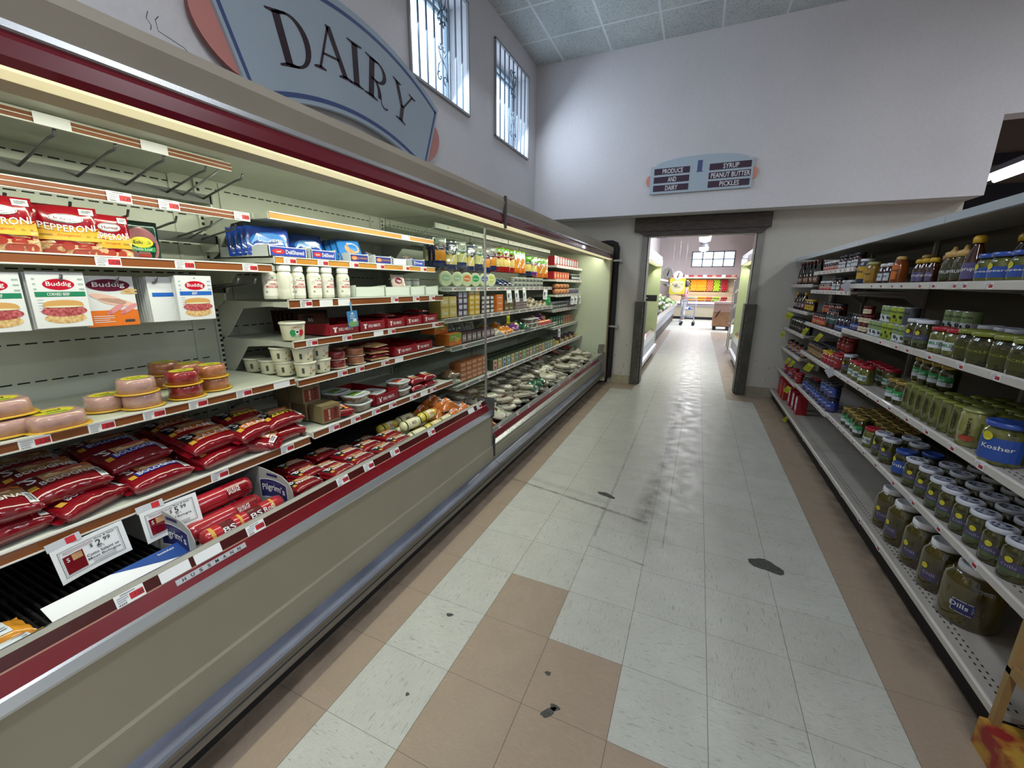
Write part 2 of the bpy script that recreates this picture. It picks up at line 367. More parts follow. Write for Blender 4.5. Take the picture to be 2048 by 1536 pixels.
    for i, (x0, x1, y0, y1) in enumerate(((.21, .325, 4.615, 4.64), (.325, .345, 4.68, 4.93), (1.645, 1.76, 4.615, 4.64), (1.625, 1.645, 4.68, 4.93))):
        w = MB(); w.box(x0, x1, y0, y1, 0, 1.235, gd)
        if i in (0, 2):
            e = x1-.004 if i == 0 else x0
            for k in range(14): z = .05+k*.08; w.box(e-.003, e+.005, y0-.0012, y0-.0006, z, z+rnd.uniform(.02, .07), sc_)
        struct(w.build('trim_%d' % (4+i)))
    bb = mat('#99917f', .7, noise=.12, nscale=10)
    w = MB(); w.box(1.77, 2.12, 4.645, 4.66, 0, .13, bb); struct(w.build('baseboard_far'))
    w = MB(); w.box(-.1, .2, 4.645, 4.66, 0, .12, mat('#a39a80', .7, noise=.15, nscale=12)); struct(w.build('baseboard_left'))
    # windows with panes in deep reveals; iron grilles are things of their own
    fr = mat('#8fa1ad', .4); gl = glass(refl=.5)
    for i, (a, b) in enumerate(wins):
        root = empty('window_%d' % (i+1), (0, 0, 0)); root['kind'] = 'structure'
        m = MB(); X = XL-.20
        for y in (a, b-.04): m.box(X-.03, X, y, y+.04, z0, z1, fr)
        for z in (z0, z1-.04, z0+(z1-z0)*.88): m.box(X-.03, X, a, b, z, z+.035, fr)
        m.build('window_frame', root)
        m = MB(); m.box(X-.018, X-.012, a+.04, b-.04, z0+.04, z1-.04, gl); m.build('pane', root)
    iron = mat('#5c6a78', .45, .3); edge = mat('#8d8e90', .5)
    def spiral(m, cy, cz, r, a0, turns, sgn, wd=.006):
        pts = []
        for k in range(15):
            t = k/14; a = a0+sgn*turns*2*pi*t; rr = r*(1-.75*t); pts.append((0, cy+rr*cos(a), cz+rr*sin(a)))
        m.tube(pts, wd, iron, 5)
    names = ['iron window grille with scrollwork, right beside the big wall sign', 'iron window grille with scrollwork, nearest the room corner']
    for i, (a, b) in enumerate(wins):
        root = empty('window_grille', (XL+.012, 0, 0)); tag(root, names[i], 'window grille', 'iron grilles over the high windows')
        m = MB()
        for y in (a-.012, b-.006): m.box(-.012, .012, y, y+.018, z0-.012, z1+.012, edge)
        for z in (z0-.018, z1): m.box(-.012, .014, a-.012, b+.012, z, z+.02, edge)
        m.build('frame', root)
        n = 7
        for k in range(1, n+1):
            y = a+(b-a)*k/(n+1); m = MB(); m.box(-.006, .006, y-.006, y+.006, z0, z1, iron); m.build('bar', root)
        m = MB(); yc = a+(b-a)*4/8; zc = (z0+z1)/2
        for s in (-1, 1):
            for t in (-1, 1):
                spiral(m, yc+s*.045, zc+t*.33, .04, pi/2*t+(0 if s > 0 else pi), .9, s*t)
                spiral(m, yc+s*.035, zc+t*.10, .028, -pi/2*t, .9, -s*t)
                m.tube([(0, yc+s*.085, zc+t*.33), (0, yc+s*.06, zc+t*.24), (0, yc+s*.012, zc+t*.19), (0, yc+s*.05, zc+t*.14), (0, yc+s*.063, zc+t*.10)], .006, iron, 5)
        m.build('scroll', root)
    # produce room and the dim space behind the shelves
    w = MB(); w.box(-1.15, -.85, 4.9, 20.6, 0, 4.6, PFAR); struct(w.build('wall_west'))
    w = MB(); w.box(3.0, 3.47, 4.9, 13.4, 0, 5.4, PFAR); w.box(3.0, 3.2, 13.4, 18.0, 2.9, 4.6, PFAR); w.box(3.0, 3.2, 13.4, 18.0, 0, .5, PFAR); w.box(3.0, 3.2, 18.0, 20.6, 0, 4.6, PFAR); struct(w.build('wall_east'))
    w = MB(); y = 20.3
    w.box(-1.15, .60, y, y+.3, 0, 4.6, PFAR); w.box(2.38, 3.2, y, y+.3, 0, 4.6, PFAR); w.box(.60, 2.38, y, y+.3, 0, 2.36, PFAR); w.box(.60, 2.38, y, y+.3, 3.06, 4.6, PFAR); struct(w.build('wall_north'))
    w = MB(); w.box(-1.15, 3.2, 4.9, 20.6, 4.0, 4.1, mat('#a2948f', .9)); struct(w.build('ceiling_produce'))
    root = empty('window_3'); root['kind'] = 'structure'; wf = mat('#50585e', .5); m = MB()
    for k in range(5): x = .60+1.78*k/4; m.box(x-.025, x+.025, y-.02, y+.04, 2.36, 3.06, wf)
    for z in (2.36, 2.69, 3.02): m.box(.6, 2.38, y-.02, y+.04, z, z+.04, wf)
    m.build('window_frame', root); m = MB(); m.box(.6, 2.38, y+.01, y+.016, 2.37, 3.05, gl); m.build('pane', root)
    root = empty('window_4'); root['kind'] = 'structure'; m = MB()
    for k in range(4): yy = 13.4+4.6*k/3; m.box(3.04, 3.10, yy-.03, yy+.03, .5, 2.9, wf)
    m.box(3.04, 3.10, 13.4, 18, .5, .56, wf); m.box(3.04, 3.10, 13.4, 18, 2.84, 2.9, wf)
    m.build('window_frame', root); m = MB(); m.box(3.066, 3.072, 13.43, 17.97, .56, 2.84, gl); m.build('pane', root)
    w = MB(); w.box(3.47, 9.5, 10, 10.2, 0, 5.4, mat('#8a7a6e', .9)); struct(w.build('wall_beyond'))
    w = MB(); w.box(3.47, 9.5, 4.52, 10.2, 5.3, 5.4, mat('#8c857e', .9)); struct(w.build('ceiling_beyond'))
setting()
# purple panels under the produce ceiling
for i, (x0, x1) in enumerate(((-.85, -.2), (2.25, 3.0))):
    m = MB(); pm = mat('#5e5a78', .6); m.box(x0, x1, 17.6, 18.0, 3.62, 3.99, pm); m.box(x0+(0 if i == 0 else .25), x1-(.25 if i == 0 else 0), 17.6, 18.0, 3.48, 3.62, pm)
    tag(m.build('ceiling_panel'), 'dull purple stepped panel under the produce ceiling, %s one' % ('left' if i == 0 else 'right'), 'panel', 'purple ceiling panels')
# store ceiling lamps
def lampfit():
    a = MB(); a.box(-.17, .17, -.64, .64, 0, .1, mat('#c9cccb', .5)); a.box(-.14, .14, -.6, .6, .1, .16, mat('#c9cccb', .5))
    d = MB(); d.box(-.15, .15, -.61, .61, -.012, 0, mat('#f4f8ff', .4, emit=5)); return Proto('ceiling_lamp', 'ceiling lamp', None, [('housing', a.mesh('housing')), ('diffuser', d.mesh('diffuser'))])
P_ = lampfit()
for i, (x, y) in enumerate(CEIL_LAMPS): put(P_, (x, y, 4.18), 'long white ceiling lamp in the row above and behind the shelves', 'store ceiling lamps')
# ------------------------------------------------------------------ chilled cases
CREAM = speck('cream_enamel', '#8a8470', '#918b77', 3, .3, .7, .45, .1); BEIGE = speck('canopy_beige', '#8d8577', '#989082', 2.5, .3, .7, .6, 0)
MAROON = mat('#6c0413', .28, coat=.5, noise=.1, nscale=6); MAROON2 = mat('#64081c', .25, coat=.6); CHROME = mat('#c7c9cc', .25, .9); STEEL = speck('scuffed_steel', '#8d8f94', '#b9bbc0', 6, .3, .7, .35, 0, (6, .6, 6))
ENAMEL = speck('white_enamel', '#b3b8ab', '#c4c8bb', 4, .3, .7, .45, .1); GREYIN = mat('#5f605d', .5); DARK = mat('#1a1918', .7); SLOT = mat('#1c1d1b', .8)
BRONZE = speck('bronze_strip', '#6d3a1e', '#8a5128', 5, .3, .7, .3, .6, (1, .7, 1)); GOLD = speck('amber_strip', '#b07a34', '#c08a3c', 5, .3, .7, .3, .6, (1, .7, 1)); LIPB = mat('#43100f', .3, coat=.5, noise=.2, nscale=10); RAILG = mat('#8e8f8c', .4, .2); WHITE = mat('#d6d6d0', .5); PAPER = mat('#e3e5e6', .6)
RED = mat('#b8232c', .45); TXT = mat('#34353a', .7); BUMP = speck('bumper_vinyl', '#4d5160', '#666b7d', 9, .3, .7, .4, .1, (2, .5, 2)); BUMPS = speck('bumper_side', '#5c564c', '#6f695e', 12, .3, .7, .55, 0, (1, .3, 6))
LENS = mat('#efe6b8', .4, emit=.55)
def tagmesh(price, w=.062, h=.032, blank=False):
    m = MB(); m.box(0, .0012, -w/2, w/2, -h/2, h/2, PAPER)
    a = Art(m, fplane((.0012, 0, 0), (0, 1, 0), (0, 0, 1), (1, 0, 0)))
    if not blank:
        a.rect(-.001, -h*.30, w*.46, h*.22, RED); a.text(price, w*.30, -.002, h*.28, TXT, 2)
        a.lines(-w*.44, -w*.06, h*.18, 3, h*.17, h*.06, mat('#8d9096', .7)); a.bars(-w*.44, -h*.42, w*.3, h*.14, TXT, 2, 9); a.lines(-w*.3, w*.2, h*.36, 1, .1, h*.06, mat('#6d7076', .7))
    return m.mesh('price_tag')
TAGS = [tagmesh(p) for p in ('1.29', '3.79', '4.99')]; BLANK = tagmesh('', .075, .03, True); STAG = [tagmesh(p, .056, .026) for p in ('2.59', '3.19')]
def addtags(parent, X, zc, ys, meshes, back=(), face=1, tilt=0):
    for i, y in enumerate(ys):
        me = meshes[i % len(meshes)]
        if i in back: me = BLANK
        o = bpy.data.objects.new('price_tag', me); C.objects.link(o); o.parent = parent; o.location = (X, y, zc); o.rotation_euler = (0, tilt, 0 if face > 0 else pi)
def bracket(m, y, X, z, ma):
    m.prism([(-1.045, z), (X, z), (X, z-.018), (-.86, z-.035), (-.98, z-.16), (-1.045, z-.19)], y, y+.004, ma)
def shelf(root, y0, y1, X, zt, zb, ys=(), ra=BRONZE, blanks=(), name='shelf', bl=True, thick=.022, small=False):
    m = MB(); m.box(-1.045, X-.012, y0+.004, y1-.004, zb+.004, zb+.004+thick, ENAMEL)
    bracket(m, y0, X-.1, zb+.004+thick, ENAMEL); bracket(m, y1-.004, X-.1, zb+.004+thick, ENAMEL)
    s = m.build(name, root)
    m = MB(); zf = zt; m.box(X-.012, X-.002, y0+.002, y1-.002, zb, zf, WHITE)
    m.box(X-.002, X, y0+.002, y1-.002, zb+.004, zf-.004, ra); m.box(X-.004, X+.003, y0+.002, y1-.002, zf-.004, zf, WHITE); m.box(X-.004, X+.003, y0+.002, y1-.002, zb, zb+.004, WHITE)
    m.build('price_rail', s)
    addtags(s, X+.0005, (zt+zb)/2, ys, STAG if small else TAGS, blanks)
    return s
def pegbar(root, y0, y1, X, zt, zb, ys, hooks, xh, zh, zback, xb=-.93, ra=BRONZE, blanks=(), rail=True):
    m = MB(); m.box(xb-.02, xb, y0+.005, y1-.005, zback-.018, zback+.018, mat('#4b4d49', .4, .4))
    for y in (y0+.01, y1-.016): m.box(-1.045, xb, y, y+.006, zback-.05, zback+.02, ENAMEL)
    s = m.build('peg_bar', root)
    if rail:
        m = MB(); m.box(X-.010, X-.002, y0+.002, y1-.1, zb, zt, WHITE); m.box(X-.002, X, y0+.002, y1-.1, zb+.003, zt-.003, ra); m.box(X-.002, X+.002, y0+.002, y1-.1, (zb+zt)/2-.001, (zb+zt)/2+.001, WHITE)
        for y in (y0+.01, y1-.12): m.tube([(xb, y, zback), (X-.01, y, (zb+zt)/2)], .004, CHROME)
        m.build('price_rail', s); addtags(s, X+.0025, (zt+zb)/2, ys, TAGS, blanks)
    for y in hooks:
        m = MB(); m.tube([(xb, y, zback), (xh-.05, y, zh-.022), (xh-.012, y, zh-.018), (xh, y, zh)], .004, mat('#77757a', .3, .8)); m.build('peg_hook', s)
    return s
def case_body(root, y0, y1, lip, deckz, seam, inner=True):
    N = lambda nm, f: (lambda m: (f(m), m.build(nm, root)))(MB())
    N('kick_plate', lambda m: m.box(-1.2, -.24, y0, y1, 0, .15, DARK))
    def panel(m):
        zt = lip[-1][1]-.004
        m.prism([(-.26, .13), (-.196, .20), (-.196, .326 if deckz > .5 else .30), (-.203, .334 if deckz > .5 else .306), (-.203, zt), (-.26, zt)], y0, y1, CREAM)
    N('front_panel', panel)
    N('bumper', lambda m: (m.prism([(-.20, .226), (-.15, .207), (-.143, .20), (-.143, .185), (-.147, .18), (-.147, .166), (-.143, .162), (-.143, .136), (-.20, .122)], y0, y1, [BUMP, BUMP, BUMPS, DARK, BUMPS, DARK, BUMPS, BUMPS, BUMPS])))
    def lp(m): m.strip(lip, y0, y1, [GREYIN, CHROME, CHROME, LIPB if deckz > .5 else RAILG, mat('#b58a78', .35), MAROON, CHROME, CHROME, CHROME, DARK][:len(lip)-1]); m.poly([(x, y1, z) for x, z in lip], CHROME); m.poly([(x, y0, z) for x, z in lip], CHROME)
    N('lip', lp)
    def bk(m):
        m.box(-1.26, -1.05, y0, y1, .1, 1.98, ENAMEL)
        for z in (1.865, 1.74, 1.615, 1.49, 1.365, 1.24, 1.107, .98, .85):
            y = y0+.03
            while y < y1-.06:
                if not any(abs(y+.02-s_) < .055 for s_ in seam): m.poly([(-1.0495, y, z), (-1.0495, y+.03, z), (-1.0495, y+.03, z+.005), (-1.0495, y, z+.005)], SLOT)
                y += .042
        for s_ in seam:
            m.box(-1.05, -1.044, s_-.11, s_-.095, .6, 1.9, ENAMEL); m.box(-1.05, -1.044, s_+.095, s_+.11, .6, 1.9, ENAMEL)
    N('back_panel', bk)
    for s_ in seam:
        def up(m):
            m.box(-1.05, -1.038, s_-.014, s_+.014, .58, 1.90, ENAMEL)
            for k in range(54):
                z = .60+k*.024; m.poly([(-1.0375, s_-.006, z), (-1.0375, s_+.006, z), (-1.0375, s_+.006, z+.013), (-1.0375, s_-.006, z+.013)], SLOT)
        N('upright', up)
    def cn(m):
        m.box(-1.26, -.255, y0, y1, 1.905, 1.975, [ENAMEL]+[BEIGE]*5)
        m.prism([(-.30, 1.985), (-.122, 1.983), (-.118, 1.957), (-.112, 1.955), (-.128, 1.90), (-.128, 1.83), (-.255, 1.83), (-.255, 1.985)], y0, y1, [BEIGE, BEIGE, BEIGE, BEIGE, BEIGE, WHITE, BEIGE, BEIGE])
    N('canopy', cn)
    def va(m):
        m.strip([(-.127, 1.902), (-.121, 1.899), (-.121, 1.887), (-.127, 1.884)], y0, y1, [STEEL, CHROME, STEEL])
        m.strip([(-.127, 1.885), (-.123, 1.87), (-.122, 1.84), (-.128, 1.824)], y0, y1, [MAROON2]*3)
    N('valance', va)
    N('light_lens', lambda m: (m.box(-.186, -.128, y0, y1, 1.818, 1.828, LENS), m.box(-.25, -.186, y0, y1, 1.816, 1.832, mat('#8d8470', .5)), m.box(-.256, -.25, y0, y1, 1.816, 1.905, mat('#8d8470', .5))))
    for k in range(3):
        L_ = (y1-y0)/3; a = y0+k*L_+.06
        N('tube_lamp', lambda m: (m.tube([(-.36, a, 1.888), (-.36, a+L_-.12, 1.888)], .013, mat('#e9ead6', .3, emit=.5), 8), m.box(-.38, -.34, a-.03, a, 1.87, 1.905, WHITE), m.box(-.38, -.34, a+L_-.12, a+L_-.09, 1.87, 1.905, WHITE)))
    def dk(m):
        m.box(-1.05, -.26, y0, y1, deckz-.06, deckz-.03, mat('#262624', .6)); y = y0+.01
        while y < y1: m.box(-.98, -.31, y, y+.006, deckz-.022, deckz, mat('#2b2a29', .35, .3)); y += .018
        for x in (-.95, -.7, -.5, -.33): m.box(x, x+.006, y0, y1, deckz-.03, deckz-.012, mat('#2b2a29', .35, .3))
    N('deck_grille', dk)
# case one: high front, bronze price strips
c1 = empty('refrigerated_case', (0, 0, 0)); tag(c1, 'near chilled case with high cream front, maroon band and bronze price strips', 'refrigerated case', 'open chilled cases')
lip1 = [(-.30, .575), (-.277, .668), (-.262, .674), (-.245, .668), (-.235, .640), (-.234, .636), (-.214, .597), (-.208, .592), (-.191, .574), (-.192, .566), (-.21, .562)]
Y0, Y1 = -2.88, .785
case_body(c1, Y0, Y1, lip1, .575, (-1.67, -.452, .74))
lipt = [-1.255, -1.151, -1.063, -.913, -.534, -.382, -.204, .105, .55, .66]
addtags(c1, -.2385, .654, lipt, TAGS, (1, 2, 8), tilt=-.36)
# near bay: pegs and shelves
b0, b1 = -1.664, -.458
m = MB(); m.box(-1.045, -.66, b0, b1-.11, 1.893, 1.903, ENAMEL); m.build('top_plate', c1)
pegbar(c1, b0, b1, -.634, 1.893, 1.865, [-1.046, -.808], (-1.30, -1.17, -1.034, -.898, -.767, -.634, -.50), -.66, 1.872, 1.80, blanks=(0, 1))
pegbar(c1, b0, b1, -.64, 1.723, 1.692, [-.926, -.791, -.541], (-1.30, -1.15, -1.02, -.88, -.74, -.62, -.53), -.70, 1.683, 1.635)
s = shelf(c1, b0, b1, -.61, 1.529, 1.496, [-.998, -.789, -.555])
pegbar(c1, b0, b1, 0, 0, 0, [], (-1.24, -1.106, -.978, -.875, -.762, -.60, -.53), -.62, 1.470, 1.425, rail=False)
shelf(c1, b0, b1, -.552, 1.048, 1.016, [-1.259, -1.12, -.987, -.854, -.688, -.525], blanks=(5,))
shelf(c1, b0, b1, -.498, .785, .748, [-.853, -.575])
# middle bay
b0, b1 = -.446, .735
shelf(c1, b0, b1, -.61, 1.741, 1.711, [.44], ra=GOLD, blanks=(0,))
shelf(c1, b0, b1, -.605, 1.564, 1.532, [-.374, -.197, 0, .199, .424, .602], ra=GOLD)
shelf(c1, b0, b1, -.55, 1.385, 1.347, [-.361, -.251, -.142, .235, .436, .606], blanks=(1, 2))
shelf(c1, b0, b1, -.55, 1.206, 1.173, [-.352, -.142, .085, .193, .63], blanks=(2,))
shelf(c1, b0, b1, -.55, 1.034, 1.0, [-.191, -.072, .122, .244], blanks=(3,))
shelf(c1, b0, b1, -.49, .800, .764, [-.329, -.191, -.042, .093, .281, .394, .493], blanks=(5,))
for k, z in enumerate((1.7, 1.36, 1.03)): shelf(c1, -2.87, -1.675, -.56, z+.03, z, [])
m = MB(); m.box(-.31, -.185, .762, .784, .555, .69, mat('#4b4c4e', .45, .3)); m.prism([(-.26, .55), (-.19, .55), (-.186, .60), (-.235, .69), (-.30, .69)], .76, .785, mat('#55575a', .4, .4)); m.box(-.207, -.199, .776, .785, .13, .56, mat('#6f6c66', .5)); m.build('end_cap', c1)
d = MB(); d.box(-1.04, -.245, .765, .770, .69, 1.86, glass('plexiglass', (.93, .96, .94, 1), .8)); dv = d.build('divider', c1)
m = MB(); m.box(-.247, -.238, .760, .776, .68, 1.87, CHROME); m.build('edge_strip', dv)
# name plate on the front band
m = MB(); m.box(0, .002, -.10, .10, -.008, .008, mat('#b9bcc0', .4, .3)); a = Art(m, fplane((.002, 0, 0), (0, 1, 0), (0, 0, 1), (1, 0, 0)))
for k, ch in enumerate('HUSSMANN'): a.text(ch, -.08+k*.0225, 0, .010, DARK, 2, w=.009)
p = m.build('name_plate', c1, (-.2275, -1.06, .623)); p.rotation_euler = (0, -.42, 0); p['label'] = 'small silver name plate on the maroon band'
# case two: lower front, grey price strips
c2 = empty('refrigerated_case', (0, 0, 0)); tag(c2, 'far chilled case with low cream front and grey price strips, ending by the doorway', 'refrigerated case', 'open chilled cases')
lip2 = [(-.30, .33), (-.277, .414), (-.262, .420), (-.246, .417), (-.240, .394), (-.239, .391), (-.222, .353), (-.217, .350), (-.192, .338), (-.193, .330), (-.21, .326)]
case_body(c2, .792, 4.44, lip2, .36, (2.0, 3.22))
gy = [rnd.uniform(-.02, .02)+y for y in (.95, 1.15, 1.32, 1.5, 1.7, 1.86, 2.1, 2.3, 2.45, 2.62, 2.8, 2.95, 3.1)]
for a_, b_ in ((.80, 1.994), (2.006, 3.214)):
    ys = [y for y in gy if a_+.03 < y < b_-.03]
    m = MB(); m.box(-.95, -.93, a_, b_, 1.74, 1.775, mat('#4b4d49', .4, .4)); s = m.build('peg_bar', c2)
    m = MB(); m.box(-.645, -.637, a_, b_-.01, 1.828, 1.862, mat('#b9b8ae', .5)); m.tube([(-.93, a_+.02, 1.75), (-.64, a_+.02, 1.84)], .004, CHROME)
    for y in ys: m.box(-.637, -.6365, y-.006, y+.006, 1.84, 1.85, mat('#7a3a34', .5))
    m.build('price_rail', s)
    shelf(c2, a_, b_, -.60, 1.437, 1.406, ys, RAILG, small=True, blanks=(1,))
    shelf(c2, a_, b_, -.58, 1.216, 1.184, [y+.05 for y in ys], RAILG, small=True)
    shelf(c2, a_, b_, -.53, 1.018, .984, [y+.02 for y in ys][::2], RAILG, small=True)
    shelf(c2, a_, b_, -.50, .728, .695, ys, RAILG, small=True)
hb = [3.3, 3.42, 3.56, 3.7, 3.83, 3.97, 4.1, 4.24]
for X, zt in ((-.55, 1.695), (-.55, 1.53), (-.55, 1.345), (-.58, 1.158), (-.58, .94), (-.50, .728)): shelf(c2, 3.226, 4.42, X, zt, zt-.03, hb, WHITE if zt > 1.3 else RAILG, small=True)
addtags(c2, -.2425, .406, [1.0, 1.35, 1.6, 2.2, 2.5, 2.9, 3.3, 3.6, 4.0], STAG, tilt=-.26)
EP = speck('pale_green_panel', '#b9c0a6', '#c4cbb2', 2.5, .3, .7, .5, 0)
m = MB(); m.box(-1.26, -.14, 4.44, 4.50, .05, 1.98, EP); m.box(-.148, -.132, 4.435, 4.505, .1, 1.97, mat('#8b7d62', .5, .2)); ep = m.build('end_panel', c2)
m = MB(); m.prism([(-.26, .47), (-.16, .47), (-.16, .61), (-.25, .60)], 4.43, 4.44, speck('dirty_bracket', '#55504a', '#8c867c', 30, .35, .65, .6)); m.prism([(-.3, .13), (-.14, .13), (-.14, .50), (-.25, .42), (-.3, .40)], 4.425, 4.439, mat('#6c6965', .5, .3)); m.ball((-.3, 4.438, .47), .006, DARK, 6, 4); m.build('guard_plate', ep)
m = MB(); m.box(-.121, -.110, .793, .815, 1.80, 1.99, mat('#4d4a48', .5, .4)); m.build('joint_strap', c2)
m = MB(); m.box(-.204, -.188, .793, .806, .25, .41, mat('#3a3938', .5)); m.build('joint_cover', c2)
# insulated pipe in the corner
pf = speck('pipe_foam', '#141311', '#262421', 40, .3, .7, .85, 0)
r = empty('insulated_pipe', (0, 0, 0)); tag(r, 'black insulated pipe rising from the floor between far case and doorway', 'pipe')
m = MB(); m.tube([(-.45, 4.60, 2.03), (-.25, 4.60, 2.05), (-.17, 4.60, 2.05), (-.12, 4.59, 2.03), (-.10, 4.585, 1.98), (-.10, 4.585, 1.85), (-.10, 4.585, .25), (-.11, 4.59, .10), (-.14, 4.59, .06), (-.22, 4.59, .055)], [.045]*5+[.045, .047, .05, .05, .05], pf, 10); m.build('pipe', r)
for z in (1.81, .87):
    m = MB(); m.box(-.16, -.03, 4.533, 4.54, z-.012, z+.012, CHROME); m.box(-.03, -.01, 4.533, 4.658, z-.02, z+.02, CHROME); m.build('clamp', r)

# ------------------------------------------------------------------ wall signs
r = empty('wall_sign', (-1.235, .84, 0)); tag(r, 'big arched blue sign reading DAIRY above the near chilled case', 'wall sign')
SB = speck('sign_blue', '#98a6b3', '#a0adb9', 2, .3, .7, .45, .1); SN = mat('#3f4f7c', .4); SP = mat('#2d1424', .12, coat=1)
def arc_pts(zc, R, h, n=24): t = math.asin(h/R); return [(R*sin(-t+2*t*k/n), zc+R*cos(-t+2*t*k/n)) for k in range(n+1)]
r.location.y = .765
outl = arc_pts(1.10, 2.08, .985)+[(.985, 2.93), (.80, 2.47)]+arc_pts(.62, 1.92, .52)[::-1]+[(-.80, 2.47), (-.985, 2.93)]
m = MB(); m.prism(outl, 0, .025, SB, ax='x'); m.build('board', r)
m = MB(); a = Art(m, fplane((.025, 0, 0), (0, 1, 0), (0, 0, 1), (1, 0, 0)))
for zc, R, w, h in ((1.06, 2.08, .024, .945), (.67, 1.92, .026, .75)):
    o1 = arc_pts(zc, R, h); o2 = arc_pts(zc, R-w, h)
    for k in range(24): a.poly([o2[k], o2[k+1], o1[k+1], o1[k]], SN)
for s in (1, -1): a.poly([(s*.935, 2.915), (s*.958, 2.91), (s*.775, 2.46), (s*.752, 2.46)], SN)
m.build('border', r)
# serif letters, drawn as outlines (x, y) in units of the cap height
def stem(x, w=.165, top=1, bot=0, ser=.13, st=1, sb=1):
    q = [[(x, bot+.03), (x+w, bot+.03), (x+w, top-.03), (x, top-.03)]]
    if sb: q.append([(x-ser, bot), (x+w+ser, bot), (x+w+ser, bot+.035), (x+w, bot+.07), (x, bot+.07), (x-ser, bot+.035)])
    if st: q.append([(x-ser, top), (x-ser, top-.035), (x, top-.07), (x+w, top-.07), (x+w+ser, top-.035), (x+w+ser, top)])
    return q
def bowl(x0, yc, rx, ry, tw, th, n=14, a0=-pi/2, a1=pi/2):
    q = []
    for k in range(n):
        a, b = a0+(a1-a0)*k/n, a0+(a1-a0)*(k+1)/n
        q.append([(x0+(rx-tw)*cos(a), yc+(ry-th)*sin(a)), (x0+rx*cos(a), yc+ry*sin(a)), (x0+rx*cos(b), yc+ry*sin(b)), (x0+(rx-tw)*cos(b), yc+(ry-th)*sin(b))])
    return q
def slant(x0, y0, x1, y1, w): return [[(x0-w/2, y0), (x0+w/2, y0), (x1+w/2, y1), (x1-w/2, y1)]]
def ser(x, y, w, up): h = .035; return [[(x-w, y), (x+w, y), (x+w, y+h*up), (x+w*.4, y+h*2*up), (x-w*.4, y+h*2*up), (x-w, y+h*up)]]
GL = {'D': stem(.12, st=1)+[[(.2, 0), (.42, 0), (.42, .05), (.2, .05)], [(.2, .95), (.42, .95), (.42, 1), (.2, 1)]]+bowl(.40, .5, .42, .5, .14, .05),
 'A': slant(.08, .03, .42, .97, .06)+slant(.42, 1.0, .74, .03, .14)+ser(.08, 0, .15, 1)+ser(.74, 0, .18, 1)+[[(.2, .34), (.62, .34), (.62, .39), (.22, .39)]],
 'I': stem(.14), 'R': stem(.12)+[[(.2, .95), (.42, .95), (.42, 1), (.2, 1)], [(.2, .47), (.42, .47), (.42, .52), (.2, .52)]]+bowl(.38, .735, .30, .265, .12, .045)+bowl(.30, .10, .24, .40, .12, .05, 8, 0, pi/2)+bowl(.66, .10, .15, .18, .03, .05, 8, -pi, -pi*.25),
 'Y': slant(.40, .42, .12, .97, .13)+slant(.43, .42, .72, .97, .055)+ser(.12, 1, .15, -1)+ser(.72, 1, .14, -1)+stem(.345, .13, .5, 0, .12, 0, 1)}
for ch, xc, zc, wd, tilt in (('D', -.485, 2.785, .80, .26), ('A', -.20, 2.865, .84, .10), ('I', .005, 2.875, .42, 0), ('R', .22, 2.855, .80, -.12), ('Y', .495, 2.805, .84, -.26)):
    H = .255; m = MB(); a = Art(m, lambda x, y, l: Vector((.0256+l*.0012, x, y)))
    for q in GL[ch]:
        a.poly([(xc+(x-wd/2)*H*1.22*cos(tilt)-(y-.5)*H*sin(tilt), zc+(x-wd/2)*H*1.22*sin(tilt)+(y-.5)*H*cos(tilt)) for x, y in q], SP)
    m.build('letter', r)
PK = mat('#c08078', .5); PKD = mat('#7c4a4a', .6)
for s, y in ((-1, -.80), (1, .80)):
    m = MB(); pts = [(y+s*(.03+.18*cos(t))+s*.35*.18*sin(t), 2.65+.165*sin(t)) for t in [(-pi/2)+pi*k/16 for k in range(17)]]
    m.prism(pts, -.02, .006, [PKD], ax='x'); mm = MB(); m.poly([(.0065, *p) for p in pts], PK); m.build('end_disc', r)
# aisle sign
r = empty('aisle_sign', (0, 4.31, 0)); tag(r, 'aisle 1 sign with dark name strips over the doorway', 'aisle sign')
cx = .90; m = MB(); h0, h1 = 2.61, 2.935; pts = [(cx-.58, h0), (cx+.58, h0), (cx+.58, h1)]+[(cx+.52*cos(t), h1+.085*sin(t)) for t in [pi*k/16 for k in range(17)]]+[(cx-.58, h1)]
m.prism(pts, -.02, 0, mat('#aab8c4', .5), ax='y'); m.build('board', r)
m = MB()
for s in (-1, 1): m.prism([(cx+s*(.575+.055*cos(t)), 2.77+.068*sin(t)) for t in [-pi/2+pi*k/10 for k in range(11)]], -.014, -.004, mat('#d08a78', .5), ax='y'); m.build('end_disc', r); m = MB()
DP = mat('#351a33', .45)
fy = fplane((cx, -.0205, 0), (1, 0, 0), (0, 0, 1), (0, -1, 0)); m = MB(); a = Art(m, fy); a.text('1', -.005, 2.895, .13, SN, 2, w=.055); a.rect(-.04, 2.828, .035, 2.836, SN); m.build('number', r)
for s, rows in ((-1, ('PRODUCE', 'AND', 'DAIRY')), (1, ('SYRUP', 'PEANUT BUTTER', 'PICKLES'))):
    for k, t in enumerate(rows):
        z = 2.87-k*.098; x = s*.325 if s < 0 else .33; wd = .21 if s < 0 else .225; m = MB(); a = Art(m, fy); a.rect(x-wd, z-.037, x+wd, z+.037, DP, 1); w_ = {'PRODUCE': .24, 'AND': .10, 'DAIRY': .145, 'SYRUP': .17, 'PEANUT BUTTER': .42, 'PICKLES': .21}[t]
        a.text(t, x+.01, z, .055, mat('#dfe0e6', .5), 2, w=w_); m.build('name_strip', r)
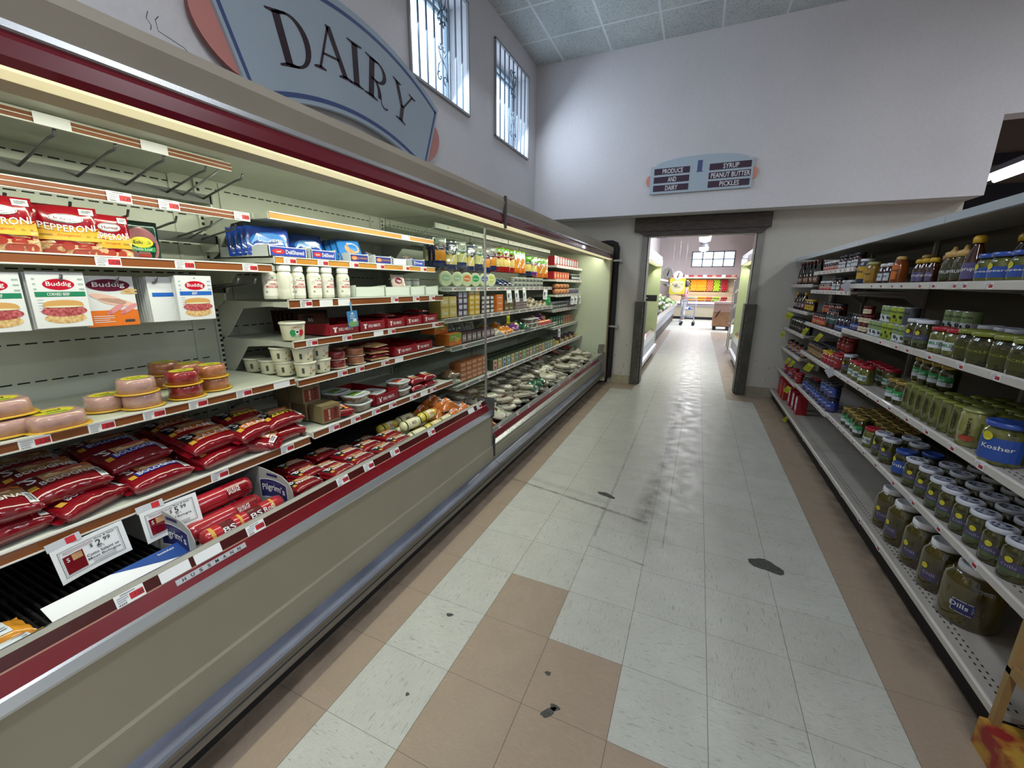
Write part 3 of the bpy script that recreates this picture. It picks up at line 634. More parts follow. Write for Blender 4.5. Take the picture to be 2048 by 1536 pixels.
# ------------------------------------------------------------------ shelving unit on the right
GM = speck('gondola_enamel', '#a09a92', '#aea8a0', 5, .3, .7, .5, 0); GB = speck('gondola_back', '#4d463d', '#584f46', 2, .3, .7, .7, 0); RAILW = speck('white_rail', '#bdb8b2', '#cac5bf', 12, .3, .7, .4, .1, (1, .4, 1))
gr = empty('shelving_unit', (0, 0, 0)); tag(gr, 'long beige steel shelving unit of pickles and syrups along the right side', 'shelving unit')
GX = 2.10; GBK = 2.56
BAYS = [(-.105, 1.115), (1.115, 2.335), (2.335, 3.555), (3.555, 4.62)]
def gshelf(y0, y1, z, ys=(), X=GX, far=False, holes=True, h=.032):
    m = MB(); m.box(X+.012, GBK, y0+.003, y1-.003, z-.004-.02, z-.004, GM)
    for y in (y0+.003, y1-.006): m.prism([(GBK, z-.02), (X+.06, z-.02), (X+.06, z-.035), (GBK-.12, z-.05), (GBK, z-.14)], y, y+.003, GM)
    if holes:
        y = y0+.03
        while y < y1-.02:
            for x in (X+.045, X+.065): m.poly([(x, y, z-.0035), (x+.006, y, z-.0035), (x+.006, y+.012, z-.0035), (x, y+.012, z-.0035)], SLOT)
            y += .03
    s = m.build('shelf', gr)
    m = MB(); m.prism([(X+.012, z+.003), (X+.006, z+.004), (X, z-.002), (X, z-h+.002), (X+.006, z-h), (X+.012, z-h)], y0+.002, y1-.002, RAILW); m.build('price_rail', s)
    addtags(s, X-.0005, z-h/2, ys, STAG if not far else STAG[:1], (), -1)
    return s
def inb(v, b): return [y for y in v if b[0]+.02 < y < b[1]-.02]
rr = random.Random(3)
LV = {0: {1.483: [], 1.146: [], .807: [], .455: []}}
YA = [1.90, 1.74, 1.57, 1.44, 1.22, 1.08, .89, .81, .63]; YBt = [1.56, 1.33, 1.19, .95, .68, .44]; YC = [2.16, 1.98, 1.76, 1.59, 1.41, 1.24, 1.02, .81, .59, .39]
YD = [2.25, 2.12, 1.98, 1.86, 1.66, 1.45, 1.25, 1.12, 1.0, .77, .53, .27]; YE = [2.6, 2.02, 1.5, 1.15, .86]
for b in BAYS[:2]:
    for z, ys in ((1.483, YA), (1.146, YBt), (.807, YC), (.455, YD)): gshelf(b[0], b[1], z, inb(ys, b))
def small(b): return [b[0]+.08+k*.13+rr.uniform(-.02, .02) for k in range(8) if b[0]+.08+k*.13 < b[1]-.05]
for z in (1.61, 1.43, 1.105, .805, .44): gshelf(*BAYS[2], z, small(BAYS[2]), far=True)
for z in (1.488, 1.203, .957, .71, .42): gshelf(*BAYS[3], z, small(BAYS[3]), far=True)
for b in BAYS: gshelf(b[0], b[1], .13, inb(YE, b), X=2.05, h=.028)
m = MB(); m.box(2.085, GBK, BAYS[0][0], 4.62, 0, .10, mat('#17130f', .8)); m.build('kick_plate', gr)
for b in BAYS:
    m = MB(); m.box(GBK, GBK+.03, b[0]+.002, b[1]-.002, 0, 1.80, GB); m.build('back_panel', gr)
    m = MB(); m.box(GX+.02, GBK, b[0]+.002, b[1]-.002, 1.785, 1.80, GM); m.prism([(GX, 1.803), (GX, 1.765), (GX+.012, 1.762), (GX+.03, 1.785), (GX+.03, 1.803)], b[0]+.003, b[1]-.003, mat('#b4bcc4', .35, .2)); m.build('top_shelf', gr)
for y in [b[0] for b in BAYS]+[4.61]:
    m = MB(); m.box(GBK-.02, GBK, y-.012, y+.012, 0, 1.80, GM); m.build('upright', gr)
# ------------------------------------------------------------------ jars, cans and bottles
PICK = speck('pickle_brine', '#1a1c0a', '#43431c', 34, .15, .75, .12, .9, (1, 1, .5), 'VOR'); PICKL = speck('pale_pickles', '#363a16', '#6c6f33', 26, .1, .7, .12, .9, (1.2, 1.2, .25), 'VOR'); BRINE = speck('dark_brine', '#2c250c', '#5a4f1e', 8, .3, .7, .1, 1, (1, 1, .4))
AMB = speck('dark_syrup', '#2b1208', '#4a2310', 6, .3, .7, .1, 1); HON = mat('#7c3c10', .12, coat=1, noise=.2, nscale=10); JAM = mat('#3a0e14', .15, coat=1, noise=.3, nscale=20); JAMB = mat('#1c1630', .15, coat=1, noise=.3, nscale=20); SALS = mat('#6e1712', .15, coat=.8, noise=.3, nscale=40)
LW = mat('#c9ccd6', .35); LRED = mat('#a3162a', .35, coat=.3); LBLU = mat('#2a4b9c', .3, coat=.3); LGRN = mat('#757c2c', .35, coat=.2); LGOLD = mat('#a08a4a', .3, .5); LTAN = mat('#c9a464', .4); LYEL = mat('#c9a127', .35); LDK = mat('#22242c', .4); LWH = mat('#dcdde0', .35)
YEL = mat('#c9c02f', .5); GRN = mat('#1f8a4c', .5); BLU = mat('#2b4fa0', .45); NAV = mat('#26285c', .45); CREM = mat('#d6cfae', .5); PNK = mat('#c4748a', .5); ORG = mat('#c96a26', .5); BLK = mat('#141416', .5); PRP = mat('#58507e', .5); LGT = mat('#c9cfd3', .5); TEAL = mat('#2c7f8c', .5)
LIDT = speck('lid_print', '#2c3050', '#b4b7c6', 55, .42, .5, .4, .1)
def jar(name, R, h, body, lid, art=None, lr=.86, lh=.018, lidtop=None, sq=1, seg=18):
    if lid is LW: lidtop = LIDT
    m = MB(); hb = h-lh
    m.lathe([(R*.86, 0), (R*.97, .004), (R, .012), (R, hb*.78), (R*.96, hb*.87), (R*.80, hb*.95), (R*.78, hb)], seg, body, sq=sq); bm_ = m.mesh('jar_body')
    m = MB(); rl = R*lr
    m.lathe([(rl, hb-.001), (rl*1.02, hb+.002), (rl*1.02, h-.003), (rl*.95, h), (rl*.82, h), (rl*.80, h-.0015), (1e-5, h-.0015)], seg, [lid, lid, lid, lid, lid, lidtop or lid]); lm = m.mesh('lid')
    parts = [('jar_body', bm_), ('lid', lm)]
    if art:
        m = MB(); a = Art(m, fcyl(R*1.004, 0)); art(a, R, hb); parts.append(('jar_label', m.mesh('jar_label')))
    return Proto(name, 'jar', None, parts)
def lab(c1, txt=None, tc=None, c2=None, y0=.25, y1=.7, w=1.1, dot=None, th=.12, bar=None):
    def f(a, R, h):
        a.rect(-R*w, h*y0, R*w, h*y1, c1, 1, 8)
        if c2: a.rect(-R*w, h*y0, R*w, h*(y0+(y1-y0)*.4), c2, 2, 8)
        if txt: a.text(txt, 0, h*(y0+(y1-y0)*.6), h*th, tc, 4, w=R*min(1.5, .3*len(txt)))
        if dot: a.ell(-R*.55, h*(y1+.02), R*.28, R*.28, dot, 5, 12)
        if bar: a.bars(R*w*.5, h*(y0+.05), R*.4, h*.2, bar, 5, 6)
    return f
LILA = mat('#8f8ca6', .5)
def pick(a, R, h):   # cream and grey label with yellow disc
    a.rect(-R*.9, h*.22, R*.9, h*.56, mat('#4a4560', .5), 1, 8); a.rect(-R*.9, h*.22, R*.9, h*.34, mat('#4e5d3a', .5), 2, 8); a.ell(-R*.1, h*.62, R*.25, R*.25, YEL, 3, 14); a.text('Dills', 0, h*.44, h*.08, LILA, 4, w=R*.9); a.lines(-R*.6, R*.6, h*.29, 2, h*.05, h*.015, CREM, 4)
J = {}
J['pickle_w'] = jar('pickle_jar', .045, .15, PICK, LW, pick, lr=.95)
J['pickle_r'] = jar('pickle_jar', .045, .13, PICKL, LRED, lab(LGT, 'MILD', GRN, None, .25, .6, .8, bar=TXT), lr=.95)
J['pickle_b'] = jar('pickle_jar', .047, .145, PICK, LBLU, lab(BLU, 'Dills', LWH, None, .15, .7, 1.2, dot=YEL), lr=.95)
J['pickle_g'] = jar('pickle_jar', .040, .135, PICK, LGOLD, lab(GRN, 'HOT', LWH, LGT, .25, .68, 1.2, bar=TXT), lr=.92)
J['pickle_y'] = jar('pickle_jar', .058, .14, PICK, LGRN, lab(mat('#3c3f16', .5), 'PICKLES', mat('#8c8a34', .5), None, .2, .7, 1.0, th=.08), lr=.95)
J['big_blue'] = jar('pickle_jar', .062, .165, PICKL, LBLU, lab(BLU, 'Kosher', LWH, None, .12, .72, 1.2, dot=YEL), lr=.97)
J['capers'] = jar('pickle_jar', .046, .12, PICKL, LBLU, lab(BLU, 'Spears', LWH, None, .2, .62, 1.3, dot=YEL), lr=.98)
def spears(nm, R, h, col, lidc, txt):
    m = MB(); m.lathe([(R*.9, 0), (R, .006), (R, h*.86), (R*.9, h*.9), (R*.9, h*.94)], 16, col); n = 9
    for k in range(n):
        t = 2*pi*k/n; r = R*.30; m.T = Matrix.Translation((cos(t)*(R-r*.82), sin(t)*(R-r*.82), h*.46)) @ Matrix.Rotation(.04*((k % 3)-1), 4, 'Y'); m.ball((0, 0, 0), r, speck('spear_skin', '#4f5820', '#8d8f48', 10, .3, .7, .12, 1, (1, 1, .3)), 8, 6, (1, 1, h*.43/r)); m.T = None
    b = m.mesh('jar_body'); m = MB(); m.lathe([(R*.96, h*.93), (R*.98, h*.94), (R*.98, h-.002), (R*.9, h), (1e-5, h)], 16, lidc); l = m.mesh('lid')
    m = MB(); a = Art(m, fcyl(R*1.075, 0)); a.text(txt, 0, h*.55, R*.42, BLK, 2, w=h*.5, tilt=pi/2)
    if R > .035: a.ell(0, h*.25, R*.5, h*.08, mat('#a5402a', .5), 2, 14)
    return Proto(nm, 'jar', None, [('jar_body', b), ('lid', l), ('jar_label', m.mesh('jar_label'))])
J['spear'] = spears('pickle_spear_jar', .034, .15, PICKL, LGRN, 'Claussen'); J['spear_l'] = spears('pickle_spear_jar', .05, .16, mat('#8a8a50', .15, coat=1, noise=.2), mat('#9aa065', .3, .3), 'Spears')
J['gallon'] = jar('gallon_pickle_jar', .073, .235, BRINE, LWH, lambda a, R, h: (a.rect(-R*.6, h*.24, R*.6, h*.46, mat('#4a4560', .5), 1, 6), a.text('Dill', 0, h*.40, h*.07, LILA, 3, w=R*.6), a.ell(-R*.3, h*.55, R*.18, R*.18, YEL, 3, 12), a.lines(-R*.5, R*.5, h*.3, 2, h*.04, h*.012, CREM, 3)), lr=.74, lh=.028, sq=.92)
J['gallon_l'] = jar('gallon_pickle_jar', .093, .25, BRINE, LWH, lambda a, R, h: (a.rect(-R*.3, h*.28, R*.9, h*.52, LGT, 1, 6), a.rect(-R*.28, h*.29, R*.88, h*.51, NAV, 2, 6), a.text('Dills', -R*.05, h*.42, h*.09, LGT, 3, w=R*.6), a.lines(R*.35, R*.8, h*.46, 4, h*.035, h*.01, LGT, 3)), lr=.66, lh=.03, sq=.9)
def can(nm, R, h, c1, c2, spots, txt):
    m = MB(); m.lathe([(R*.95, 0), (R, .003), (R, h-.003), (R*.97, h), (R*.93, h), (R*.92, h-.003), (1e-5, h-.003)], 16, [CHROME, c1, CHROME, CHROME, CHROME, CHROME]); b = m.mesh('can_body')
    m = MB(); a = Art(m, fcyl(R, 0)); a.rect(-R*1.5, h*.05, R*1.5, h*.45, c2, 1, 10); a.text(txt, 0, h*.7, h*.13, BLK if c1 != GRN else LWH, 2, w=R*1.2)
    for x, y in spots: a.ell(x*R, y*h, R*.22, h*.11, BLK, 2, 10, tilt=.4)
    return Proto(nm, 'can', None, [('can_body', b), ('can_label', m.mesh('can_label'))])
LIME = mat('#8fa32c', .45, coat=.2); OLG = mat('#7f9660', .45, coat=.2)
J['can_g'] = can('olive_can', .037, .102, OLG, LGT, ((-.5, .25), (.3, .3)), 'Ripe Olives'); J['can_l'] = can('olive_can', .037, .102, LIME, LIME, ((-.3, .25), (.4, .4)), 'Olives'); J['can_b'] = can('olive_can', .037, .102, mat('#4d4f50', .5, .3), mat('#454748', .5), (), 'sliced')
def bottle(nm, R, h, body, cap, art, neck=.35, capr=.4, caph=.03, sh=.7, sq=1, nozzle=False, cat='bottle'):
    m = MB(); hb = h-caph; m.lathe([(R*.9, 0), (R, .006), (R, hb*sh*.6), (R*.95, hb*sh), (R*neck, hb*.93), (R*neck, hb)], 14, body, sq=sq); b = m.mesh('bottle_body')
    m = MB(); pr = [(R*capr, hb-.002), (R*capr, h-caph*.3), (R*capr*.7, h)] if not nozzle else [(R*capr, hb-.002), (R*capr, hb+caph*.45), (R*capr*.4, hb+caph*.6), (R*capr*.2, h)]
    m.lathe(pr, 12, cap); c = m.mesh('cap'); parts = [('bottle_body', b), ('cap', c)]
    if art: m = MB(); a = Art(m, fcyl(R*1.01, 0)); art(a, R, hb); parts.append(('bottle_label', m.mesh('bottle_label')))
    return Proto(nm, cat, None, parts)
J['honey'] = bottle('honey_bottle', .038, .165, HON, LTAN, lab(ORG, 'Honey', BLK, None, .2, .8, .9), neck=.8, capr=.72, caph=.02, sh=.9, sq=.85)
J['bear'] = bottle('syrup_bottle', .026, .135, AMB, LYEL, lab(PRP, 'syrup', LWH, None, .12, .55, .6), neck=.6, capr=.8, caph=.022, sh=.8)
J['squeeze'] = bottle('squeeze_bottle', .03, .135, JAM, LWH, lab(LGT, 'B&G', BLU, None, .2, .62, .8, dot=BLU), neck=.7, capr=.8, caph=.02, sh=.85)
J['tallsyr'] = bottle('syrup_bottle', .036, .205, AMB, LYEL, lab(PRP, 'Syrup', LWH, None, .1, .5, .8), neck=.42, capr=.62, caph=.03, sh=.62)
J['spout'] = bottle('molasses_bottle', .038, .175, BRINE, LTAN, lab(mat('#39402b', .5), 'SYRUP', LWH, None, .2, .6, .9), neck=.75, capr=.85, caph=.05, sh=.8, nozzle=True)
J['tallb'] = bottle('sauce_bottle', .03, .255, mat('#171512', .12, coat=1), mat('#5e1220', .4), lab(mat('#8d5a44', .5), 'BBQ', LWH, None, .12, .35, .9), neck=.45, capr=.5, caph=.03, sh=.62)
J['darkb'] = bottle('sauce_bottle', .032, .19, mat('#191618', .15, coat=1), LDK, lab(mat('#8d8a8e', .5), 'SAUCE', BLK, None, .2, .5, .8), neck=.45, capr=.5, caph=.03)
J['ycap'] = bottle('sauce_bottle', .03, .2, AMB, LYEL, lab(PNK, 'HOT', LWH, None, .2, .45, .8), neck=.5, capr=.6, caph=.03)
J['blackb'] = jar('sauce_jar', .036, .15, mat('#151412', .15, coat=1, noise=.3), LDK, lab(mat('#3a3026', .5), 'soy', CREM, None, .2, .5, .9))
J['mustard'] = jar('mustard_jar', .05, .185, mat('#28324a', .3, coat=.4), LWH, lab(mat('#c49a2e', .5), 'Coffee', NAV, None, .25, .78, 1.2), lr=.8)
J['relish'] = jar('relish_jar', .045, .155, mat('#8a6a26', .2, coat=.8, noise=.2), mat('#a9a66a', .4), lab(mat('#a37a28', .5), 'Ginger', mat('#3f3a1c', .5), None, .2, .75, 1.0), lr=.85)
J['jam'] = jar('jam_jar', .032, .09, JAM, LWH, lab(mat('#c9a8a0', .5), 'JAM', RED, RED, .12, .6, 1.2), lr=.9)
J['jamw'] = jar('jam_jar', .038, .115, JAM, LDK, lab(LGT, 'Jelly', TXT, None, .15, .65, .7), lr=.9)
J['jamb'] = jar('jelly_jar', .038, .125, JAMB, LDK, lab(BLU, 'GRAPE', LWH, PRP, .1, .5, 1.1), lr=.9)
J['salsa'] = jar('salsa_jar', .038, .105, SALS, LDK, lab(mat('#b8432e', .5), 'salsa', LWH, ORG, .15, .7, 1.2), lr=.9)
J['tallj'] = jar('sauce_jar', .038, .17, JAM, LDK, lab(mat('#2d4a4a', .5), 'Ragu', LWH, None, .3, .75, 1.0), lr=.8)
J['yjar'] = jar('sauce_jar', .036, .13, AMB, LYEL, lab(mat('#c9a42c', .5), 'MILD', BLK, None, .2, .65, 1.1), lr=.9)
J['redtub'] = jar('pepper_jar', .034, .062, SALS, mat('#5e1a1c', .4), lab(CREM, 'Pimiento', LRED, None, .2, .8, 1.2), lr=1.0, lh=.012)
J['brown'] = jar('spread_jar', .034, .12, mat('#5a3c1e', .2, coat=.8, noise=.2), LDK, lab(mat('#a08860', .5), 'NUT', mat('#4a2d18', .5), None, .15, .6, 1.1), lr=.9)
J['pbred'] = jar('peanut_butter_jar', .04, .12, SALS, LRED, lab(mat('#8e1f22', .5), 'Jif', LWH, None, .15, .8, 1.3), lr=.98)
J['pby'] = jar('peanut_butter_jar', .036, .105, mat('#9c1b20', .3, coat=.5), LYEL, lab(LRED, 'SKIPPY', LWH, None, .1, .8, 1.3), lr=1.0)
J['bluetub'] = jar('candy_tub', .044, .115, mat('#2b3470', .3, coat=.4, noise=.3, nscale=20), LDK, lab(BLU, 'Fluff', LWH, PRP, .15, .8, 1.3), lr=.97)
J['smallp'] = jar('seasoning_jar', .03, .095, mat('#5c4b5c', .3, coat=.4, noise=.3, nscale=30), LRED, lab(PNK, 'dip', LWH, BLU, .15, .7, 1.2), lr=.9)
def carton(nm, w, d, h, side, front, art, cat='box'):
    m = MB(); m.box(-d, 0, -w/2, w/2, 0, h, [side, side, side, front, side, side]); b = m.mesh('carton'); m = MB(); a = Art(m, fplane((0, 0, 0), (0, 1, 0), (0, 0, 1), (1, 0, 0))); art(a, w, h); return Proto(nm, cat, None, [('carton', b), ('front_print', m.mesh('front_print'))])
CR = mat('#9c1626', .4, coat=.2)
J['rbox'] = carton('cracker_box', .085, .10, .20, CR, CR, lambda a, w, h: (a.rect(-w*.42, h*.22, w*.42, h*.92, LGT), a.rect(-w*.42, h*.5, w*.42, h*.55, mat('#8f9397', .5), 2), a.text('CRISPS', 0, h*.11, h*.07, LWH, 2)))
J['obox'] = carton('cracker_box', .085, .10, .21, mat('#a5282a', .4), mat('#a5282a', .4), lambda a, w, h: (a.rect(-w*.3, h*.1, w*.2, h*.7, mat('#c8452a', .4)), a.ell(0, h*.8, w*.4, h*.09, PRP, 2), a.text('meal', 0, h*.8, h*.05, LWH, 3)))
# rows: (proto, shelf height, x, [y...], description, place)
def row(Ps, z, X, ys, desc, place, face=1, jit=.006, grp=None, dz=0, rzj=.15, order=1, turn=0):
    if isinstance(Ps, Proto): Ps = [Ps]
    ys = sorted(ys) if face > 0 else sorted(ys, reverse=True)
    for i, y in enumerate(ys):
        P = Ps[i % len(Ps)]
        lb = desc if desc.endswith('.') else '%s, %s, %s' % (desc, nth(i, len(ys)), place) if len(ys) > 1 else '%s, %s' % (desc, place)
        put(P, (X+rnd.uniform(-jit, jit), y+rnd.uniform(-jit, jit)*.5, z+dz), lb.rstrip('.'), grp or (desc+' '+place if len(ys) > 1 else None), rz=(0 if face > 0 else pi)+turn+rnd.uniform(-rzj, rzj))
X1 = 2.165; X2 = 2.27; X3 = 2.37; X4 = 2.47
def R_(k, z, ys, desc, place, X=X1, dz=0, **kw):
    turn = 0 if 'box' in k else min(.75, .15+.55/(.5+max(0, sum(ys)/len(ys))))
    row([J[q] for q in k.split()], z, X, ys, desc, place, face=-1, dz=dz, turn=turn, **kw)
A_, B_, C_, D_, E_ = 1.480, 1.143, .804, .452, .127
R_('mustard', A_, [2.28], 'dark jar with wide yellow label and white lid', 'top row beside the stepped shelf')
R_('relish', A_, [2.12], 'mustard yellow jar with pale lid', 'top row beside the dark yellow-labelled jar')
R_('squeeze', A_, [1.95, 1.84], 'small dark bottle with white cap and blue badge', 'top row')
R_('honey', A_, [1.68], 'upside-down amber honey bottle with orange label', 'top row')
R_('honey', A_, [1.56], 'honey bottle half hidden behind the front one', 'top row', X=2.23)
R_('bear', A_, [1.44, 1.37, 1.30], 'small yellow-capped syrup bottle', 'top row')
R_('spout', A_, [1.36, 1.22], 'tan-spouted bottle behind the small syrups', 'top row', X=2.26)
R_('spout', A_, [1.12, 1.02], 'dark molasses bottle with tan spout', 'top row')
R_('tallsyr', A_, [.91], 'tall amber syrup bottle with yellow cap', 'front of top row')
R_('tallsyr', A_, [.86, .76, .66, .56, .46, .36], 'yellow-capped tall bottle', 'rear of top row', X=2.28)
R_('capers', A_, [.79, .69, .59, .49, .39, .29], 'low green jar with blue lid and blue label', 'top row')
R_('jam', 1.607, [3.36, 3.28, 3.2, 3.12, 3.04, 2.96], 'small jam jar with pink and red label', 'stepped upper shelf')
R_('jamw', 1.607, [2.84, 2.74, 2.64], 'dark jelly jar with white label', 'stepped upper shelf')
R_('jamw', 1.607, [2.53, 2.44], 'white-lidded dark jar', 'end of stepped upper shelf')
R_('jam', 1.427, [3.38, 3.3, 3.22, 3.14, 3.06], 'small pink-labelled jar', 'shelf below the jams')
R_('jamw', 1.427, [2.92, 2.82], 'brown jar', 'shelf below the jams')
R_('jam', 1.427, [2.68, 2.59, 2.50], 'small jar with blue and pink label', 'shelf below the jams')
R_('tallb', 1.485, [4.52, 4.36, 4.2, 4.04, 3.88, 3.72, 3.62], 'tall dark sauce bottle with maroon cap', 'top shelf by far wall')
R_('ycap darkb darkb', 1.20, [4.5, 4.34, 4.18, 4.02], 'slim dark bottle', 'second shelf by far wall')
R_('yjar', 1.20, [3.86, 3.74, 3.63], 'squat jar with yellow label', 'second shelf by far wall')
R_('blackb', .954, [4.52, 4.4, 4.28, 4.16, 4.04, 3.9, 3.78, 3.66], 'black sauce jar', 'third shelf by far wall')
R_('smallp brown', .707, [4.5, 4.38, 4.26, 4.14, 4.02, 3.9, 3.78, 3.66], 'small patterned jar', 'fourth shelf by far wall')
R_('salsa', 1.102, [3.42, 3.33, 3.24, 3.15, 3.06], 'orange-labelled salsa jar', 'mid shelf past the jams')
R_('salsa', 1.102, [3.42, 3.33, 3.24, 3.15, 3.06, 2.97], 'red salsa jar stacked on top', 'mid shelf past the jams', dz=.107, X=2.24)
R_('salsa', 1.102, [3.42, 3.33, 3.24, 3.15, 3.06, 2.97], 'red salsa jar in rear layer', 'mid shelf past the jams', X=2.24)
R_('tallj', 1.102, [2.94, 2.84, 2.75], 'tall dark sauce jar', 'mid shelf past the jams')
R_('jamb', 1.102, [2.62, 2.53, 2.44], 'grape jelly jar with blue label', 'mid shelf past the jams')
R_('jamb', 1.102, [2.7, 2.6, 2.5, 2.4], 'dark jelly jar behind the blue ones', 'mid shelf past the jams', X=2.25)
for k in range(3): R_('redtub', B_, [2.10, 2.02] if k < 2 else [2.05], 'cream-labelled pepper jar in %s layer' % ('bottom', 'middle', 'top')[k], 'left end of olive shelf', dz=.063*k)
R_('jamb', B_, [2.26, 2.17], 'dark jelly jar', 'far left of olive shelf')
R_('can_g', B_, [1.90, 1.82, 1.74], 'green and white olive can, bottom layer', 'olive shelf')
R_('can_l', B_, [1.66, 1.58], 'lime green olive can, bottom layer', 'olive shelf')
R_('can_g', B_, [1.50, 1.42], 'olive can beside the lime ones, bottom layer', 'olive shelf')
R_('can_g', B_, [1.74, 1.66], 'green and white olive can, upper layer', 'olive shelf', dz=.103)
R_('can_l can_l can_b', B_, [1.58, 1.50, 1.41], 'lime or grey olive can, upper layer', 'olive shelf', dz=.103)
R_('can_g', B_, [1.74, 1.66, 1.58, 1.5, 1.42], 'olive can in rear bottom layer', 'olive shelf', X=2.24)
R_('can_g', B_, [1.22, 1.14, 1.06, .98], 'olive can in rear bottom layer', 'behind the pickles', X=2.27)
R_('can_g', B_, [1.22, 1.14, 1.06], 'olive can in rear upper layer', 'behind the pickles', dz=.103, X=2.27)
R_('pickle_w', B_, [1.31, 1.20], 'white-lidded pickle jar with yellow disc', 'olive shelf')
R_('pickle_w', B_, [.92, .82, .72, .62, .52, .42], 'white-lidded pickle jar in rear row', 'olive shelf', X=2.28)
R_('pickle_r', B_, [1.02, .91], 'red-lidded pickle jar', 'olive shelf', dz=-.0)
R_('pickle_y', B_, [.78, .655, .53, .40], 'wide pickle jar with olive lid', 'olive shelf')
# third shelf: brown jars and red lids further on, spears and big blue jar near
R_('brown', .802, [3.4, 3.31, 3.22, 3.13, 3.04, 2.95], 'brown spread jar with dark lid', 'spread shelf')
R_('brown', .802, [3.4, 3.31, 3.22, 3.13, 3.04, 2.95, 2.86, 2.77], 'brown spread jar in rear row', 'spread shelf', X=2.25)
R_('pby', .802, [2.84, 2.75, 2.66], 'red peanut butter jar with yellow lid', 'spread shelf')
R_('pbred', .802, [2.78, 2.68, 2.58], 'red peanut butter jar on upper layer', 'spread shelf', X=2.25, dz=.122); R_('pbred', .802, [2.68, 2.58], 'red peanut butter jar in rear row', 'spread shelf', X=2.25)
R_('pbred', .802, [2.53, 2.43], 'brown peanut butter jar with red lid', 'spread shelf')
R_('pickle_w', C_, [2.25], 'white-lidded pickle jar alone', 'left end of spear shelf')
R_('pickle_r', C_, [2.10, 1.99, 1.85], 'red-lidded pickle jar', 'left end of spear shelf')
R_('pickle_r', C_, [2.1, 1.99, 1.88, 1.77], 'red-lidded pickle jar in rear row', 'left end of spear shelf', X=2.27)
R_('pickle_g', C_, [1.38, 1.29], 'slim green-labelled jar, bottom layer', 'spear shelf')
R_('pickle_g', C_, [1.36, 1.27, 1.18, 1.09], 'green-labelled jar in rear bottom layer', 'spear shelf', X=2.25); R_('pickle_g', C_, [1.36, 1.27, 1.18, 1.09], 'green-labelled jar in upper layer', 'spear shelf', X=2.25, dz=.136)
R_('spear', C_, [1.20, 1.12, 1.04, .96, .88, .80, .72], 'slim jar of pickle spears', 'front of spear shelf')
R_('spear', C_, [.99, .91, .83, .75, .67, .59, .51], 'slim jar of pickle spears', 'second row of spear shelf', X=2.245)
R_('spear', C_, [.95, .87, .79, .71, .63, .55, .47], 'slim jar of pickle spears', 'third row of spear shelf', X=2.325); R_('spear', C_, [.95, .87, .79, .71, .63, .55, .47], 'slim jar of pickle spears', 'rear row of spear shelf', X=2.405)
R_('spear_l', C_, [.615], 'fat jar of pale pickle spears', 'front of spear shelf')
R_('big_blue', C_, [.42], 'big blue-lidded pickle jar with blue label', 'front of spear shelf'); R_('big_blue', C_, [.38], 'big blue-lidded pickle jar in rear row', 'spear shelf', X=2.31)
# fourth shelf
for q in range(2): R_('bluetub', .437, [3.3, 3.2, 3.1] if q else [3.0, 2.9, 2.8], 'red and white patterned tub, %s group' % ('right' if not q else 'left'), 'low shelf in the second bay', dz=0)
R_('bluetub', .437, [2.67, 2.57, 2.46], 'navy tub in bottom layer', 'low shelf in the second bay'); R_('bluetub', .437, [2.67, 2.57, 2.46], 'navy tub in upper layer', 'low shelf in the second bay', dz=.117)
R_('smallp', .437, [3.48, 3.42, 3.36], 'small red-lidded jar', 'low shelf in the second bay', X=2.25)
R_('smallp pbred', .417, [4.4, 4.28, 4.1, 3.95, 3.8, 3.68], 'small jar in mixed row', 'low shelf by far wall')
R_('pickle_g', D_, [2.03, 1.94, 1.85, 1.76], 'slim green-labelled jar', 'front of low pickle shelf')
for q, X in ((1, 2.25), (2, 2.335), (3, 2.42)): R_('pickle_g', D_, [2.05, 1.96, 1.87, 1.78, 1.69, 1.60, 1.51][:7-q//3], 'slim gold-lidded jar', '%s row of low pickle shelf' % ('second', 'third', 'rear')[q-1], X=X)
R_('pickle_r', D_, [1.55], 'red-lidded pickle jar with white tag', 'low pickle shelf')
R_('pickle_w', D_, [1.39, 1.28], 'white-lidded pickle jar left of the blue-lidded one', 'low pickle shelf')
R_('pickle_b', D_, [1.10], 'blue-lidded pickle jar with blue label', 'low pickle shelf')
R_('pickle_w', D_, [.955, .84, .71, .61, .50, .40, .29, .19], 'white-lidded pickle jar in front row', 'low pickle shelf')
R_('pickle_w', D_, [1.35, 1.24], 'white-lidded pickle jar in second row, left pair', 'low pickle shelf', X=2.275); R_('pickle_b', D_, [1.10], 'blue-lidded pickle jar in second row', 'low pickle shelf', X=2.275)
R_('pickle_w', D_, [.94, .83, .70, .60, .49, .38, .27], 'white-lidded pickle jar in second row', 'low pickle shelf', X=2.28); R_('pickle_w', D_, [.94, .83, .70, .60, .49, .38, .27], 'white-lidded pickle jar in rear row', 'low pickle shelf', X=2.39)
# bottom shelf
R_('gallon', E_, [1.115, .94], 'gallon pickle jar with white lid', 'bottom shelf', X=2.165)
R_('gallon', E_, [.752], 'gallon pickle jar in the middle of five', 'bottom shelf', X=2.17)
R_('gallon', E_, [.572], 'gallon jar second from right, beside the widest one', 'bottom shelf', X=2.172)
R_('gallon_l', E_, [.385], 'widest gallon pickle jar with navy label', 'bottom shelf', X=2.192)
R_('obox', E_, [4.42, 4.30, 4.18, 4.06], 'red and orange cracker box', 'bottom shelf by far wall', X=2.10, rzj=.03)
R_('rbox', E_, [3.80, 3.62, 3.44], 'red box with white front', 'bottom shelf', X=2.12, rzj=.03)
